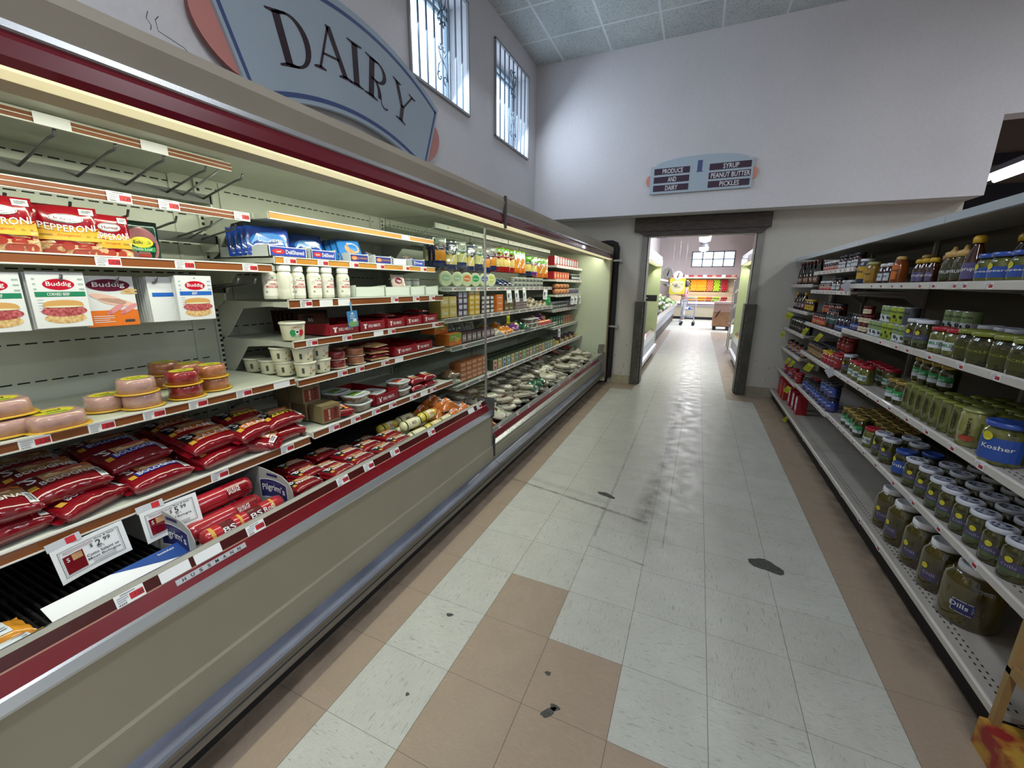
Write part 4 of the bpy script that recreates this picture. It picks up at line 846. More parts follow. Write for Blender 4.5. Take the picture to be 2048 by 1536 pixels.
# hanging shelf tickets
tk = MB(); tk.box(.018, .052, -.0008, .0008, -.072, 0, mat('#c9cf2e', .5)); a = Art(tk, fplane((0, -.0009, -.075), (1, 0, 0), (0, 0, 1), (0, -1, 0))); a.text('SALE', .035, .045, .010, BLK, 1, w=.026); a.lines(.022, .048, .03, 3, .008, .003, mat('#4a4a20', .6), 1)
TK = Proto('shelf_ticket', 'ticket', tk.mesh('shelf_ticket')); tw = MB(); tw.box(0, .06, -.0008, .0008, -.07, 0, mat('#c4c8d2', .5)); TKW = Proto('shelf_ticket', 'ticket', tw.mesh('shelf_ticket'))
for i, (y, z, wh) in enumerate(((4.30, 1.17, 'second shelf by far wall'), (4.12, 1.17, 'second shelf by far wall'), (3.30, 1.07, 'salsa shelf'), (2.75, 1.07, 'salsa shelf'), (4.42, .925, 'third shelf by far wall'), (3.85, .68, 'fourth shelf by far wall'), (3.64, .68, 'fourth shelf by far wall'), (2.95, .77, 'spread shelf'), (2.88, .77, 'spread shelf'), (3.66, .39, 'low shelf by far wall'), (3.61, .39, 'low shelf by far wall'), (3.45, .10, 'bottom shelf'))):
    put(TK, (GX-.056, y, z+.004), 'yellow price ticket hanging from the %s' % wh, 'yellow tickets, '+wh, ry=.55 if i % 2 else .45)
for y, z, wh in ((2.345, 1.475, 'end of the top row'), (2.345, .80, 'end of the spread shelf')): put(TKW, (GX-.06, y, z), 'blank white ticket sticking out at the %s' % wh, ry=-.6)
# wooden crate stand at the near end
wd = speck('crate_wood', '#8a6c40', '#a88a58', 9, .3, .7, .6, .1, (1, 1, .3)); pr_ = speck('printed_wrap', '#8c2220', '#b38a35', 9, .42, .52, .55, .1)
r = empty('crate_stand', (2.035, -.112, 0)); tag(r, 'yellowish wooden crate stand with red printed wrap at the near shelf end', 'crate stand')
for x, y in ((0, 0), (.435, 0), (0, -.64), (.435, -.64)): m = MB(); m.box(x, x+.020, y-.020, y, .106, 1.05, wd); m.build('post', r)
for z in (.30, .62, .95):
    m = MB(); m.box(0, .455, -.66, 0, z, z+.02, wd); m.box(.002, .012, -.655, -.02, z+.02, z+.035, wd); m.build('shelf_board', r)
m = MB(); m.box(-.02, .47, -.68, .0, 0, .105, pr_); m.build('wrapped_base', r)
for i, y in enumerate((-.30, -.41, -.52)): put(J['pickle_w'], (2.13, y, .106), 'pickle jar lying in the base of the crate stand, %s' % nth(i, 3), 'jars in the crate stand', rz=pi)
# ------------------------------------------------------------------ goods in the chilled cases
def pil_h(u, v, p=2.6): return max(0, (1-abs(u)**p))**.5*max(0, (1-abs(v)**p))**.5
def pillow(w, d, h, top, side, seed=0, zone=None, nx=14, ny=10, rum=.25, fin=.0, bot=.35):
    # lies flat: w along Y, d along X, returns (mesh builder, height function on top)
    R = random.Random(seed); ph = [R.uniform(0, 6) for _ in range(6)]
    def hz(x, y):
        u, v = 2*x/w, 2*y/d; u = max(-1, min(1, u)); v = max(-1, min(1, v))
        b = pil_h(u, v); w_ = 1+rum*(.5*sin(3.1*u+ph[0]+1.7*v)+.4*sin(5.3*v+ph[1])+.25*sin(9*u+ph[2]-6*v)*(.4+abs(u)))
        return h*(bot+(1-bot)*b*w_)
    m = MB(); G = []
    for i in range(nx+1):
        col = []
        for j in range(ny+1):
            x = w*(i/nx-.5); y = d*(j/ny-.5); e = 1+.03*sin(7*x/w*4+ph[3])+.02*sin(11*y/d*3+ph[4]); col.append(m.V((y*e, x*e, hz(x, y))))
        G.append(col)
    for i in range(nx):
        for j in range(ny):
            u = (i+.5)/nx*2-1; v = (j+.5)/ny*2-1; m.F((G[i][j], G[i+1][j], G[i+1][j+1], G[i][j+1]), (zone(u, v) if zone else None) or top, True)
    B = []
    for i in range(nx+1): B.append([m.V((d*(j/ny-.5)*.93, w*(i/nx-.5)*.93, h*.04 if 0 < i < nx and 0 < j < ny else h*bot*.5)) for j in range(ny+1)])
    for i in range(nx):
        for j in range(ny): m.F((B[i][j], B[i][j+1], B[i+1][j+1], B[i+1][j]), side, True)
    for i in range(nx):
        for j in (0, ny): m.F((G[i][j], G[i+1][j], B[i+1][j], B[i][j]), side, True)
    for j in range(ny):
        for i in (0, nx): m.F((G[i][j], G[i][j+1], B[i][j+1], B[i][j]), side, True)
    return m, hz
def ptop(hz): return lambda x, y, l: Vector((-y, x, hz(x, -y)+.0012+l*LF*1.6))    # art on a lying pack, read from the aisle side
FILM = mat('#760a17', .16, coat=1, noise=.25, nscale=18); FILMD = mat('#5a0a14', .2, coat=1); MEATT = speck('sliced_meat', '#a37a58', '#d0a878', 30, .3, .7, .2, .8); GOLDP = mat('#c99a3c', .3, coat=.5)
BARW = mat('#d9dbe0', .35, coat=.3)
def bologna(nm, name, bandc, seed, w=.178, d=.13, h=.058, logo='S', oval=False):
    def zone(u, v):
        if -.86 < u < .90 and -v > -.25 and -v < .86: return MEATT if u > -.40 else (BLK if oval else FILMD)
        return None
    m, hz = pillow(w, d, h, FILM, FILM, seed, zone, 16, 12, .13, bot=.62)
    for s_ in (-1, 1): m.poly([(-d*.45, s_*w*.47, h*.35), (d*.42, s_*w*.47, h*.3), (d*.36, s_*w*.56, h*.22), (-d*.40, s_*w*.56, h*.3)], FILM, True)
    b = m.mesh('film_bag'); m = MB(); a = Art(m, ptop(hz))
    a.text(logo, -w*.31, d*.18, d*.26, LWH, 3, w=w*.12); a.text('Bar', -w*.38, d*.30, d*.1, LWH, 3, w=w*.07)
    if bandc: a.rect(-w*.30, -d*.20, w*.40, d*.02, bandc, 2, 8, 2)
    a.text(name, w*.06, -d*.10, d*.17, LWH if name != 'ZESTY' else YEL, 4, w=w*.66)
    a.rect(w*.38, -d*.42, w*.48, d*.02, BARW, 2, 2, 4); a.bars(w*.39, -d*.36, w*.08, d*.3, TXT, 4, 5); a.rect(-w*.42, -d*.24, -w*.32, -d*.08, GOLDP, 3); a.rect(w*.34, d*.2, w*.43, d*.32, ORG, 3)
    a.ell(w*.08, d*.14, w*.24, d*.11, mat('#d9b98c', .3, coat=.5), 2, 16); a.ell(w*.14, d*.22, w*.2, d*.08, mat('#b0524a', .3, coat=.5), 3, 14)
    return Proto(nm, 'meat pack', b, [('front_print', m.mesh('front_print'))])
BO = [bologna('lunch_meat_bag', 'BOLOGNA', None, 1), bologna('lunch_meat_bag', 'BOLOGNA', mat('#2b3f9c', .3), 2, logo='S'), bologna('lunch_meat_bag', 'SALAMI', ORG, 3, w=.19, oval=True), bologna('lunch_meat_bag', 'ZESTY', None, 4, w=.18, oval=True)]
WN = [bologna('wiener_pack', 'WIENERS', None, 11, .13, .10, .035, '$', True), bologna('wiener_pack', 'FRANKS', None, 12, .125, .10, .038, 'B', True)]
def rowL(Ps, z, X, ys, desc, place, **k): row(Ps, z, X, ys, desc, place, 1, **k)
def one(P, loc, label, **k): return put(P, loc, label, **k)
# hanging flat packs: origin at the peg hole, pack hangs down, front faces +X
def hang(nm, w, h, t, front, edge, art, cat, bulge=0, seed=0):
    m = MB(); n = 8; ph = seed*1.3
    def bx(x, y): u, v = max(-1, min(1, 2*x/w)), max(-1, min(1, 2*(y+h/2)/h)); return t/2+bulge*pil_h(u, v, 3)*(1+.15*sin(6*u+ph)+.12*sin(7*v+ph*2))
    G = [[m.V((bx(w*(i/n-.5), -h*j/n), w*(i/n-.5), -h*j/n)) for j in range(n+1)] for i in range(n+1)]
    B = [[m.V((-t/2, w*(i/n-.5), -h*j/n)) for j in range(n+1)] for i in range(n+1)]
    for i in range(n):
        for j in range(n): m.F((G[i][j], G[i][j+1], G[i+1][j+1], G[i+1][j]), front, bulge > 0); m.F((B[i][j], B[i+1][j], B[i+1][j+1], B[i][j+1]), edge)
    for i in range(n):
        for j in (0, n): m.F((G[i][j], G[i+1][j], B[i+1][j], B[i][j]), edge); m.F((G[j][i], G[j][i+1], B[j][i+1], B[j][i]), edge)
    b = m.mesh(nm); m = MB(); a = Art(m, lambda x, y, l: Vector((bx(x, y)+.0012*(bulge > 0)+l*LF, x, y))); art(a, w, h)
    return Proto(nm, cat, b, [('front_print', m.mesh('front_print'))])
PRED = mat('#8c0a1a', .2, coat=.9); PYEL = mat('#d9a93a', .25, coat=.6); PIZ = speck('pizza_print', '#b98a5e', '#ddc39a', 90, .35, .65, .25, .5); PEPR = mat('#a23a30', .25, coat=.5)
def pep_art(a, w, h):
    a.rect(-w*.49, -h*.66, w*.49, -h*.40, PYEL, 1, 8, 4); a.ell(0, -h*.40, w*.49, h*.10, PRED, 2, 16, pi, 2*pi)
    a.rect(-w*.49, -h*.99, w*.49, -h*.74, PIZ, 1, 8, 4); a.ell(0, -h*.74, w*.49, h*.08, PIZ, 2, 20)
    for x, y, r in ((-.2, -.84, .13), (.12, -.90, .13), (.2, -.78, .11), (-.05, -.77, .1), (-.33, -.9, .1), (.36, -.88, .1)): a.ell(x*w, y*h, r*w, r*h*.75, PEPR, 3, 12)
    a.ell(0, -h*.245, w*.26, h*.085, LWH, 2, 20); a.ell(0, -h*.245, w*.245, h*.075, TXT, 3, 20); a.ell(0, -h*.245, w*.235, h*.068, LWH, 4, 20); a.text('Hormel', 0, -h*.25, h*.062, FILMD, 5, w=w*.36)
    a.text('PEPPERONI', 0, -h*.385, h*.125, LWH, 5, w=w*.84, arc=-h*.05); a.text('Original', 0, -h*.565, h*.055, ORG, 3, w=w*.35); a.lines(-w*.42, -w*.24, -h*.56, 2, h*.02, h*.006, TXT, 3); a.lines(w*.26, w*.42, -h*.56, 2, h*.02, h*.006, TXT, 3)
    a.rect(w*.22, -h*.15, w*.44, -h*.04, LGT, 3); a.lines(w*.25, w*.41, -h*.07, 3, h*.02, h*.007, TXT, 4)
H = {}
H['pep'] = hang('pepperoni_bag', .105, .150, .004, PRED, PRED, pep_art, 'snack pack', .012, 1); H['pepb'] = hang('pepperoni_bag', .14, .148, .005, PRED, PRED, pep_art, 'snack pack', .02, 2)
def eck(a, w, h): a.ell(0, -h*.55, w*.46, h*.42, mat('#8d5a5e', .3, coat=.5, noise=.2), 1, 24); a.ell(0, -h*.46, w*.3, h*.12, YEL, 2, 20); a.text('Eckrich', 0, -h*.46, h*.07, BLK, 3, w=w*.44); a.rect(-w*.34, -h*.66, w*.34, -h*.56, GRN, 2); a.text('Pickle Loaf', 0, -h*.61, h*.05, LWH, 3, w=w*.5); a.rect(-w*.1, -h*.78, w*.2, -h*.72, PEPR, 2)
H['eck'] = hang('pickle_loaf_pack', .11, .15, .006, mat('#12352c', .2, coat=.8), mat('#12352c', .3), eck, 'meat pack', .006, 3)
BUNT = mat('#c79a5a', .4); BRD = speck('bread_print', '#b98f58', '#dcc290', 120, .35, .65, .4, 0); BEEF = speck('beef_print', '#8c3238', '#c2686a', 150, .35, .65, .4, 0)
def bud(col, name):
    def f(a, w, h):
        a.ell(.02*w, -h*.22, w*.28, h*.10, mat('#b5122c', .3), 1, 24); a.text('Buddig', .02*w, -h*.22, h*.10, LWH, 2, w=w*.44)
        a.rect(-w*.42, -h*.44, w*.47, -h*.35, col, 1); a.text(name, -w*.02, -h*.395, h*.055, LWH, 2, w=w*(.4 if len(name) > 5 else .14))
        a.ell(w*.03, -h*.83, w*.38, h*.10, BRD, 1, 24); a.ell(w*.03, -h*.70, w*.41, h*.10, BEEF, 2, 24); a.poly([(w*(.03+.36*cos(t)), -h*.60+h*.10*max(0, sin(t))**.6-(.03*h if sin(t) < 0 else 0)) for t in [2*pi*k/24 for k in range(24)]], BUNT, 3)
        a.ell(w*.03, -h*.62, w*.35, h*.018, CREM, 4, 16)
        for s in (-1, 1):
            for k in range(3): a.lines(s*w*.42-(w*.05 if s > 0 else -w*.0), s*w*.42+w*.05, -h*(.12+.09*k), 2, h*.018, h*.006, col, 1)
        a.lines(-w*.4, -w*.3, -h*.5, 5, h*.05, h*.01, mat('#9aa0a6', .6), 1)
    return f
PW = mat('#d5d8db', .35, coat=.2)
H['budg'] = hang('sliced_meat_packet', .118, .155, .003, PW, PW, bud(mat('#1d7a58', .4), 'CORNED BEEF'), 'meat packet'); H['budb'] = hang('sliced_meat_packet', .118, .155, .003, PW, PW, bud(mat('#1f5fb8', .4), 'BEEF'), 'meat packet')
def ham(a, w, h):
    a.rect(-w*.5, -h, w*.5, -h*.68, mat('#d9722a', .35), 1); a.ell(0, -h*.18, w*.42, h*.12, mat('#5e1230', .3), 2, 24); a.text('Buddig', 0, -h*.18, h*.12, LWH, 3, w=w*.62)
    a.ell(w*.38, -h*.28, w*.18, h*.035, BRD, 1); a.ell(w*.38, -h*.34, w*.18, h*.025, BRD, 1)
    for x, y, t in ((-.05, -.45, -.3), (.1, -.52, -.2)): a.ell(x*w, y*h, w*.36, h*.07, mat('#d9b3a4', .4), 2, 20, tilt=t)
    for x, y in ((.05, -.66), (.32, -.66)): a.ell(x*w, y*h, w*.22, h*.05, mat('#d08a8e', .4), 3, 16, tilt=.6); a.ell(x*w-w*.12, y*h-h*.06, w*.045, h*.045, mat('#c27278', .4), 4, 12)
    a.lines(-w*.4, 0, -h*.80, 4, h*.04, h*.012, LWH, 3); a.rect(w*.2, -h*.93, w*.4, -h*.88, TXT, 3)
H['ham'] = hang('sliced_meat_packet', .128, .155, .004, PW, PW, ham, 'meat packet')
def stackhang(P, x, ys, z, n, dx, label, grp, plain=None, rz=.0):
    for k in range(n): o = put(P if k == 0 or plain is None else plain, (x-k*dx, ys+k*.0, z-.002*k), label if k == 0 else grp[:-1] if False else '%s, %s behind the front one' % (label, ORD[k-1]), grp, rz=rz+rnd.uniform(-.02, .02), ry=.03)
def behind(P, x, y, z, n, dx, front, rest, grp, rz=0, ry=.03, plainrest=None):
    put(P, (x, y, z), front, grp, rz=rz, ry=ry)
    for k in range(1, n): put(plainrest or P, (x-k*dx, y+rnd.uniform(-.002, .002), z-.001*k), '%s, %s behind' % (rest, ORD[k-1]), grp, rz=rz+rnd.uniform(-.02, .02), ry=ry)
g = 'pepperoni bags on the pegs'
behind(H['pepb'], -.675, -1.185, 1.672, 3, .03, 'wide red pepperoni bag cut by the left edge', 'wide pepperoni bag cut by left edge', g, rz=-.1)
behind(H['pepb'], -.69, -1.045, 1.668, 3, .03, 'wide glossy red pepperoni bag, middle of three', 'wide middle pepperoni bag', g, rz=-.25)
behind(H['pep'], -.675, -.955, 1.655, 4, .024, 'narrow red pepperoni bag, rightmost', 'narrow pepperoni bag', g, rz=-.05)
behind(H['eck'], -.74, -.845, 1.655, 2, .012, 'dark green pickle loaf pack beside the pepperoni', 'dark green loaf pack', 'loaf packs')
g = 'white sliced meat packets'
behind(H['budg'], -.63, -1.245, 1.475, 6, .007, 'corned beef packet cut by the left edge', 'corned beef packet at left edge', g)
behind(H['budg'], -.63, -1.115, 1.478, 8, .007, 'whole white corned beef packet with green band', 'corned beef packet stack', g)
behind(H['ham'], -.66, -.99, 1.470, 3, .008, 'orange and white ham packet with rolled slices', 'ham packet', g)
blank = hang('sliced_meat_packet', .118, .150, .004, PW, PW, lambda a, w, h: a.rect(-w*.42, -h*.44, w*.47, -h*.35, mat('#1f5fb8', .4), 1), 'meat packet')
behind(blank, -.650, -.835, 1.470, 13, .015, 'white packet with blue stripe in the edge-on stack', 'edge-on white packet stack', g, ry=-.02)
behind(H['budb'], -.62, -.765, 1.476, 6, .007, 'white beef packet with blue band and bun picture', 'blue band beef packet stack', g)
# round and square lunch meat tubs
CLR = {'pink': speck('pink_loaf', '#b08a84', '#c39d95', 60, .3, .7, .22, .8), 'red': speck('red_salami', '#6e1418', '#9a2a2c', 70, .3, .7, .2, .8), 'brown': speck('brown_loaf', '#9a5c40', '#b87a56', 60, .3, .7, .22, .8)}
FLY = mat('#cfa42c', .3, coat=.4)
def tub(c, R=.052, h=.049, sq=1, flange=FLY, lblc=YEL):
    m = MB(); m.lathe([(R*1.0, .004), (R*.97, h*.7), (R*.94, h*.95), (R*.86, h)], 24, CLR[c], sq=sq); b = m.mesh('meat_tub')
    m = MB(); m.lathe([(R*.8, 0), (R*1.13, .0), (R*1.15, .002), (R*1.13, .004), (R*.8, .004)], 24, flange, sq=sq); f = m.mesh('flange')
    m = MB(); a = Art(m, lambda x, y, l: Vector((-y, x, h+l*LF))); a.ell(0, 0, R*.72, R*.6, lblc, 1, 20); a.rect(-R*.3, -R*.42, R*.4, -R*.28, GRN, 2); a.text('Loaf', 0, R*.1, R*.3, BLK, 2); p = m.mesh('top_label')
    return Proto('lunch_meat_tub', 'meat tub', None, [('meat_tub', b), ('flange', f), ('top_label', p)])
TU = {c: tub(c) for c in CLR}; TS = tub('pink', .062, .045, .55); TC = {c: tub(c, .048, .042, flange=mat('#b9a89a', .2, coat=.5), lblc=CLR[c]) for c in ('red', 'brown')}
S4 = 1.046; g = 'lunch meat tubs on the half-empty shelf'
for k, (P, x, y, z, l) in enumerate((
 (TS, -.66, -1.27, 0, 'pink square meat tub at left edge, lower of two'), (TS, -.67, -1.28, .05, 'pink square meat tub at left edge, upper of two'),
 (TS, -.615, -1.195, 0, 'pink square meat tub in front of the left stack'),
 (TU['pink'], -.70, -1.045, 0, 'pink round meat tub behind the pink stack'), (TU['pink'], -.635, -.975, 0, 'pink round meat tub, bottom of middle stack'), (TU['pink'], -.635, -.983, .0495, 'pink round meat tub, top of middle stack'),
 (TU['red'], -.635, -.842, 0, 'dark red round meat tub, bottom of stack'), (TU['red'], -.635, -.846, .0495, 'dark red round meat tub, top of stack'),
 (TU['brown'], -.67, -.725, 0, 'brown round meat tub, bottom of right stack'), (TU['brown'], -.67, -.73, .0495, 'brown round meat tub, top of right stack'),
 (TU['brown'], -.77, -.75, 0, 'brown round meat tub behind, lower, in second row'), (TU['brown'], -.77, -.75, .0495, 'brown round meat tub behind, upper, in second row'),
 (TU['brown'], -.88, -.78, 0, 'brown meat tub deepest on the shelf, lower'), (TU['brown'], -.88, -.78, .0495, 'brown meat tub deepest on the shelf, upper'))):
    one(P, (x, y, S4+z), l, group=g)
# red lunch meat bags, fourth row down
S5 = .784
def bagset(items, z0, g, place):
    for k, (i, x, y, z, rz, l) in enumerate(items): one(BO[i], (x, y, z0+z), 'red lunch meat bag, %s, %s' % (l, place), group=g, rz=rz, rx=rnd.uniform(-.04, .04), ry=.10 if z < .03 else .22)
bagset([(0, -.60, -1.36, 0, .1, 'cut by left edge'), (0, -.60, -1.37, .060, .0, 'second up at left edge'), (0, -.60, -1.19, 0, .35, 'bottom of left pile'), (0, -.63, -1.21, .058, .05, 'top of left pile'), (0, -.74, -1.24, 0, -.1, 'second row of left pile'), (0, -.75, -1.22, .06, 0, 'upper second row, left pile'), (0, -.88, -1.25, 0, 0, 'rear of left pile'), (0, -.88, -1.22, .06, 0, 'rear top of left pile'),
 (1, -.60, -1.005, 0, .06, 'blue banded, bottom'), (1, -.69, -1.02, .06, .1, 'blue banded, upper'), (1, -.74, -1.02, 0, 0, 'blue banded, second row'), (1, -.86, -1.03, 0, 0, 'blue banded, rear lower'), (1, -.86, -1.02, .06, 0, 'blue banded, rear upper'),
 (2, -.60, -.80, 0, .15, 'gold oval, bottom'), (2, -.62, -.81, .058, .1, 'gold oval, top'), (2, -.75, -.80, 0, 0, 'gold oval, second row lower'), (2, -.75, -.80, .06, 0, 'gold oval, second row upper'), (2, -.88, -.80, 0, 0, 'gold oval, rear lower'), (2, -.88, -.8, .06, .1, 'gold oval, rear upper'),
 (2, -.59, -.655, 0, -.9, 'turned sideways, lower'), (2, -.60, -.66, .055, .2, 'turned a little, upper'), (3, -.60, -.535, 0, .0, 'yellow lettered, lower'), (3, -.61, -.53, .058, .1, 'yellow lettered, upper'), (3, -.75, -.58, 0, 0, 'yellow lettered, second row'), (3, -.75, -.60, .06, 0, 'yellow lettered, second row upper'), (3, -.88, -.58, 0, 0, 'yellow lettered, rear')], S5, 'red lunch meat bags', 'fifth shelf')
# front well: yellow packs, card, trays, red rolls
DZ = .577
def cheesep(): 
    m, hz = pillow(.15, .10, .04, mat('#c9892a', .2, coat=.9, noise=.2), mat('#b9742a', .25, coat=.8), 5, None, 10, 8, .12); b = m.mesh('yellow_pack'); m = MB(); a = Art(m, ptop(hz)); a.rect(-.055, -.035, .045, .035, LGT, 1, 5, 4); a.lines(-.05, .04, .025, 5, .012, .003, mat('#6a7078', .6), 3); return Proto('yellow_pack', 'food pack', b, [('front_print', m.mesh('front_print'))])
CP = cheesep()
for x, y, l in ((-.355, -1.445, 'front'), (-.46, -1.46, 'rear')): one(CP, (x, y, DZ), 'yellow wrapped pack with white label in the well, %s one' % l, group='yellow packs in the well', rz=.05)
m = MB(); m.box(0, .0015, -.16, .16, 0, .115, LWH); a = Art(m, fplane((.0016, 0, 0), (0, 1, 0), (0, 0, 1), (1, 0, 0)))
a.poly([(-.14, .0), (-.16, .035), (-.06, .055), (-.10, .012)], mat('#2a86c4', .4)); a.poly([(-.02, .115), (.16, .115), (.16, .04), (.08, .07)], mat('#1d4488', .4)); a.text('Smithfield', .11, .10, .008, LWH, 2); a.text('America’s Trusted', .0, .045, .010, mat('#b06a70', .5), 2); a.lines(-.04, .09, .032, 2, .009, .003, mat('#8a9098', .6), 2)
o = m.build('shelf_card', None, (-.308, -1.205, .602)); o.rotation_euler = (0, -1.28, .0); tag(o, 'white and blue card lying against the front rim of the well', 'card')
def tray(w, d, h, col):
    pass
CB = mat('#9a9b98', .6, noise=.06, nscale=6)
r = empty('display_tray', (0, 0, 0)); tag(r, 'grey cardboard tray with blue logo panels holding red sausage rolls', 'display tray')
m = MB(); m.box(-.98, -.34, -1.055, -.705, .578, .581, CB); m.box(-.98, -.976, -1.055, -.705, .578, .74, CB); m.build('tray_base', r)
for i, y in enumerate((-1.055, -.708)):
    m = MB(); pr = [(-.98, .582), (-.325, .582), (-.315, .60), (-.318, .665), (-.335, .70), (-.37, .722), (-.46, .735), (-.60, .742), (-.98, .76)]
    m.prism(pr, y, y+.003, CB); s = m.build('side_panel', r)
    m = MB(); a = Art(m, fplane((-.425, y-.0002, .655), (1, 0, 0), (0, 0, 1), (0, -1, 0))); N_ = 10
    for c_, e, l in ((LGT, .004, 1), (NAV, 0, 2)):
        for k in range(N_):
            x0, x1 = -.075-e+(.15+2*e)*k/N_, -.075-e+(.15+2*e)*(k+1)/N_; f_ = lambda x: -(x/.075)**2*.012
            a.poly([(x0, f_(x0)-.034-e), (x1, f_(x1)-.034-e), (x1, f_(x1)+.040+e), (x0, f_(x0)+.040+e)], c_, l)
    a.text('Pilgrim’s', .0, -.005, .036, LWH, 3, w=.128, arc=.010); a.rect(-.05, .026, .04, .029, PRP, 3); a.rect(-.03, .055, .03, .066, NAV, 2); m.build('logo_panel', s)
def roll(nm, R, L, col, bands, txt, cat='sausage roll'):
    m = MB(); m.lathe([(1e-5, -L/2), (R*.5, -L/2+.004), (R*.9, -L/2+.012), (R, -L/2+.03), (R, L/2-.03), (R*.9, L/2-.012), (R*.5, L/2-.004), (1e-5, L/2)], 16, col, ax='y'); b = m.mesh(nm)
    m = MB(); a = Art(m, lambda x, y, l: Vector(((R+l*LF)*cos(y/R+.5), x, (R+l*LF)*sin(y/R+.5))))
    for x0, x1, c in bands: a.rect(x0*L, -R*1.1, x1*L, R*1.1, c, 1, 1, 8)
    for x, t, c in txt: a.text(t, x*L, 0, R*.55, c, 3, w=R*1.2)
    return Proto(nm, cat, b, [('wrap_print', m.mesh('wrap_print'))])
RP = roll('sausage_roll', .036, .27, mat('#9c1f2a', .2, coat=.9), [(.1, .4, FILM)], [(.2, 'SAUSAGE', LWH)])
RQ = roll('sausage_roll', .033, .30, mat('#a8262e', .2, coat=.9, noise=.15), [(-.42, -.38, GOLDP), (-.3, -.16, FILMD), (-.1, -.07, GOLDP), (.0, .18, FILMD), (.3, .33, GOLDP)], [(-.23, 'BS', LWH), (.09, 'BS', LWH), (.25, 'Roll', LWH)])
one(RP, (-.455, -.885, DZ+.045), 'plain red sausage roll in the tray', group='sausage rolls'); one(RQ, (-.372, -.865, DZ+.045), 'slim printed sausage roll at the tray front', group='sausage rolls'); one(RP, (-.54, -.885, DZ+.042), 'red sausage roll in second row of the tray', group='sausage rolls'); one(RP, (-.50, -.885, DZ+.108), 'red sausage roll on top in the tray', group='sausage rolls')
# sale cards hanging from the fifth shelf
def salecard(price, l1, l2, w=.158, h=.100):
    m = MB(); n = 8
    def f(x, y, l): return Vector((.02*(x/w*2)**2*.6+.012*(y/h)+l*LF, x, y))
    a = Art(m, f); a.rect(-w/2, -h, w/2, 0, PAPER, 0, n, 3); b = m.mesh('sale_card')
    m = MB(); a = Art(m, f)
    for e, t in ((.012, .0011), (.0155, .0005)):
        x, y0, y1 = w/2-e, -h+e, -e
        for q in ((-x, y0, x, y0+t), (-x, y1-t, x, y1), (-x, y0, -x+t, y1), (x-t, y0, x, y1)): a.rect(*q, TXT, 2, 4, 2)
    a.rect(-w*.38, -h*.82, -w*.10, -h*.30, FILM, 2, 3, 2); a.rect(-w*.26, -h*.50, -w*.12, -h*.32, MEATT, 3, 2, 2); a.text('S', -w*.32, -h*.42, .012, LWH, 4)
    a.text(price[0], w*.12, -h*.33, h*.19, TXT, 3); a.text('$', w*.02, -h*.33, h*.12, TXT, 3); a.text(price[1], w*.24, -h*.30, h*.12, TXT, 3)
    a.text('Bar S', w*.14, -h*.46, h*.05, TXT, 3); a.text(l1, w*.15, -h*.57, h*.085, TXT, 3, w=w*.46 if l2 else w*.4)
    if l2: a.text(l2, w*.15, -h*.69, h*.085, TXT, 3, w=w*.46)
    a.lines(-w*.02, w*.3, -h*.77, 2, h*.05, h*.015, mat('#7d828a', .6), 3); a.text('Shop & Save', w*.22, -h*.19, h*.06, TXT, 3, w=w*.28); a.lines(-w*.36, w*.06, -h*.2, 2, h*.04, h*.015, mat('#7a4a58', .6), 3)
    c = m.mesh('card_print'); m = MB(); m.box(-.001, .002, -w*.5, -w*.05, -.002, .02, mat('#b9bcc2', .3)); m.box(.002, .0028, -w*.25, -w*.12, .0, .018, RED)
    return Proto('sale_card', 'sale card', b, [('card_print', c), ('clip', m.mesh('clip'))])
o = one(salecard(('2', '99'), 'Cotto Salami or', 'Meat Bologna'), (-.478, -1.235, .752), 'white sale card priced $2.99 hanging under the red bags', group='sale cards', rz=.06); o.rotation_euler = (.05, -.25, .04)
o = one(salecard(('5', '99'), 'Beef Bologna', ''), (-.478, -1.035, .752), 'white sale card priced $5.99 with curled edge', group='sale cards', rz=-.05); o.rotation_euler = (.0, -.30, -.02)
# wiener packs, yellow tubes, orange bags further along the well
g = 'wiener packs in the well'
for k, (x, y, z, rz) in enumerate(((-.36, -.56, 0, .1), (-.40, -.60, .035, 0), (-.36, -.43, 0, .2), (-.37, -.44, .036, .1), (-.47, -.55, 0, .0), (-.47, -.52, .036, .1), (-.47, -.42, .02, 0), (-.36, -.29, 0, -.1), (-.38, -.30, .036, .05), (-.47, -.30, 0, 0), (-.47, -.28, .036, 0), (-.36, -.155, 0, .1), (-.36, -.15, .036, .2), (-.47, -.15, 0, 0), (-.46, -.16, .036, 0), (-.37, -.02, 0, .3), (-.37, -.02, .036, .0), (-.47, -.0, 0, 0), (-.47, .01, .036, .1), (-.58, -.5, .0, 0), (-.58, -.36, .0, 0), (-.58, -.2, .0, 0), (-.58, -.04, 0, 0), (-.58, -.5, .038, 0), (-.58, -.34, .038, 0))):
    one(WN[k % 2], (x, y, DZ+z), 'red wiener pack in the well, %s column, %s' % (ORD[int((y+.62)/.135)], ('front' if x > -.42 else 'middle' if x > -.5 else 'rear')+(' upper' if z > .01 else ' lower')), group=g, rz=rz)
CHM = mat('#c9c79a', .2, coat=.9, noise=.08)
CH = roll('masa_tube', .031, .16, CHM, [(-.38, -.33, BLK), (.33, .38, BLK), (-.2, .2, CREM)], [(0, 'MASECA', BLK)], 'food tube'); CHW = roll('masa_tube', .031, .16, mat('#c9b64a', .2, coat=.9, noise=.1), [(-.3, -.25, BLK), (-.1, .2, CREM)], [(.1, 'masa', ORG)], 'food tube')
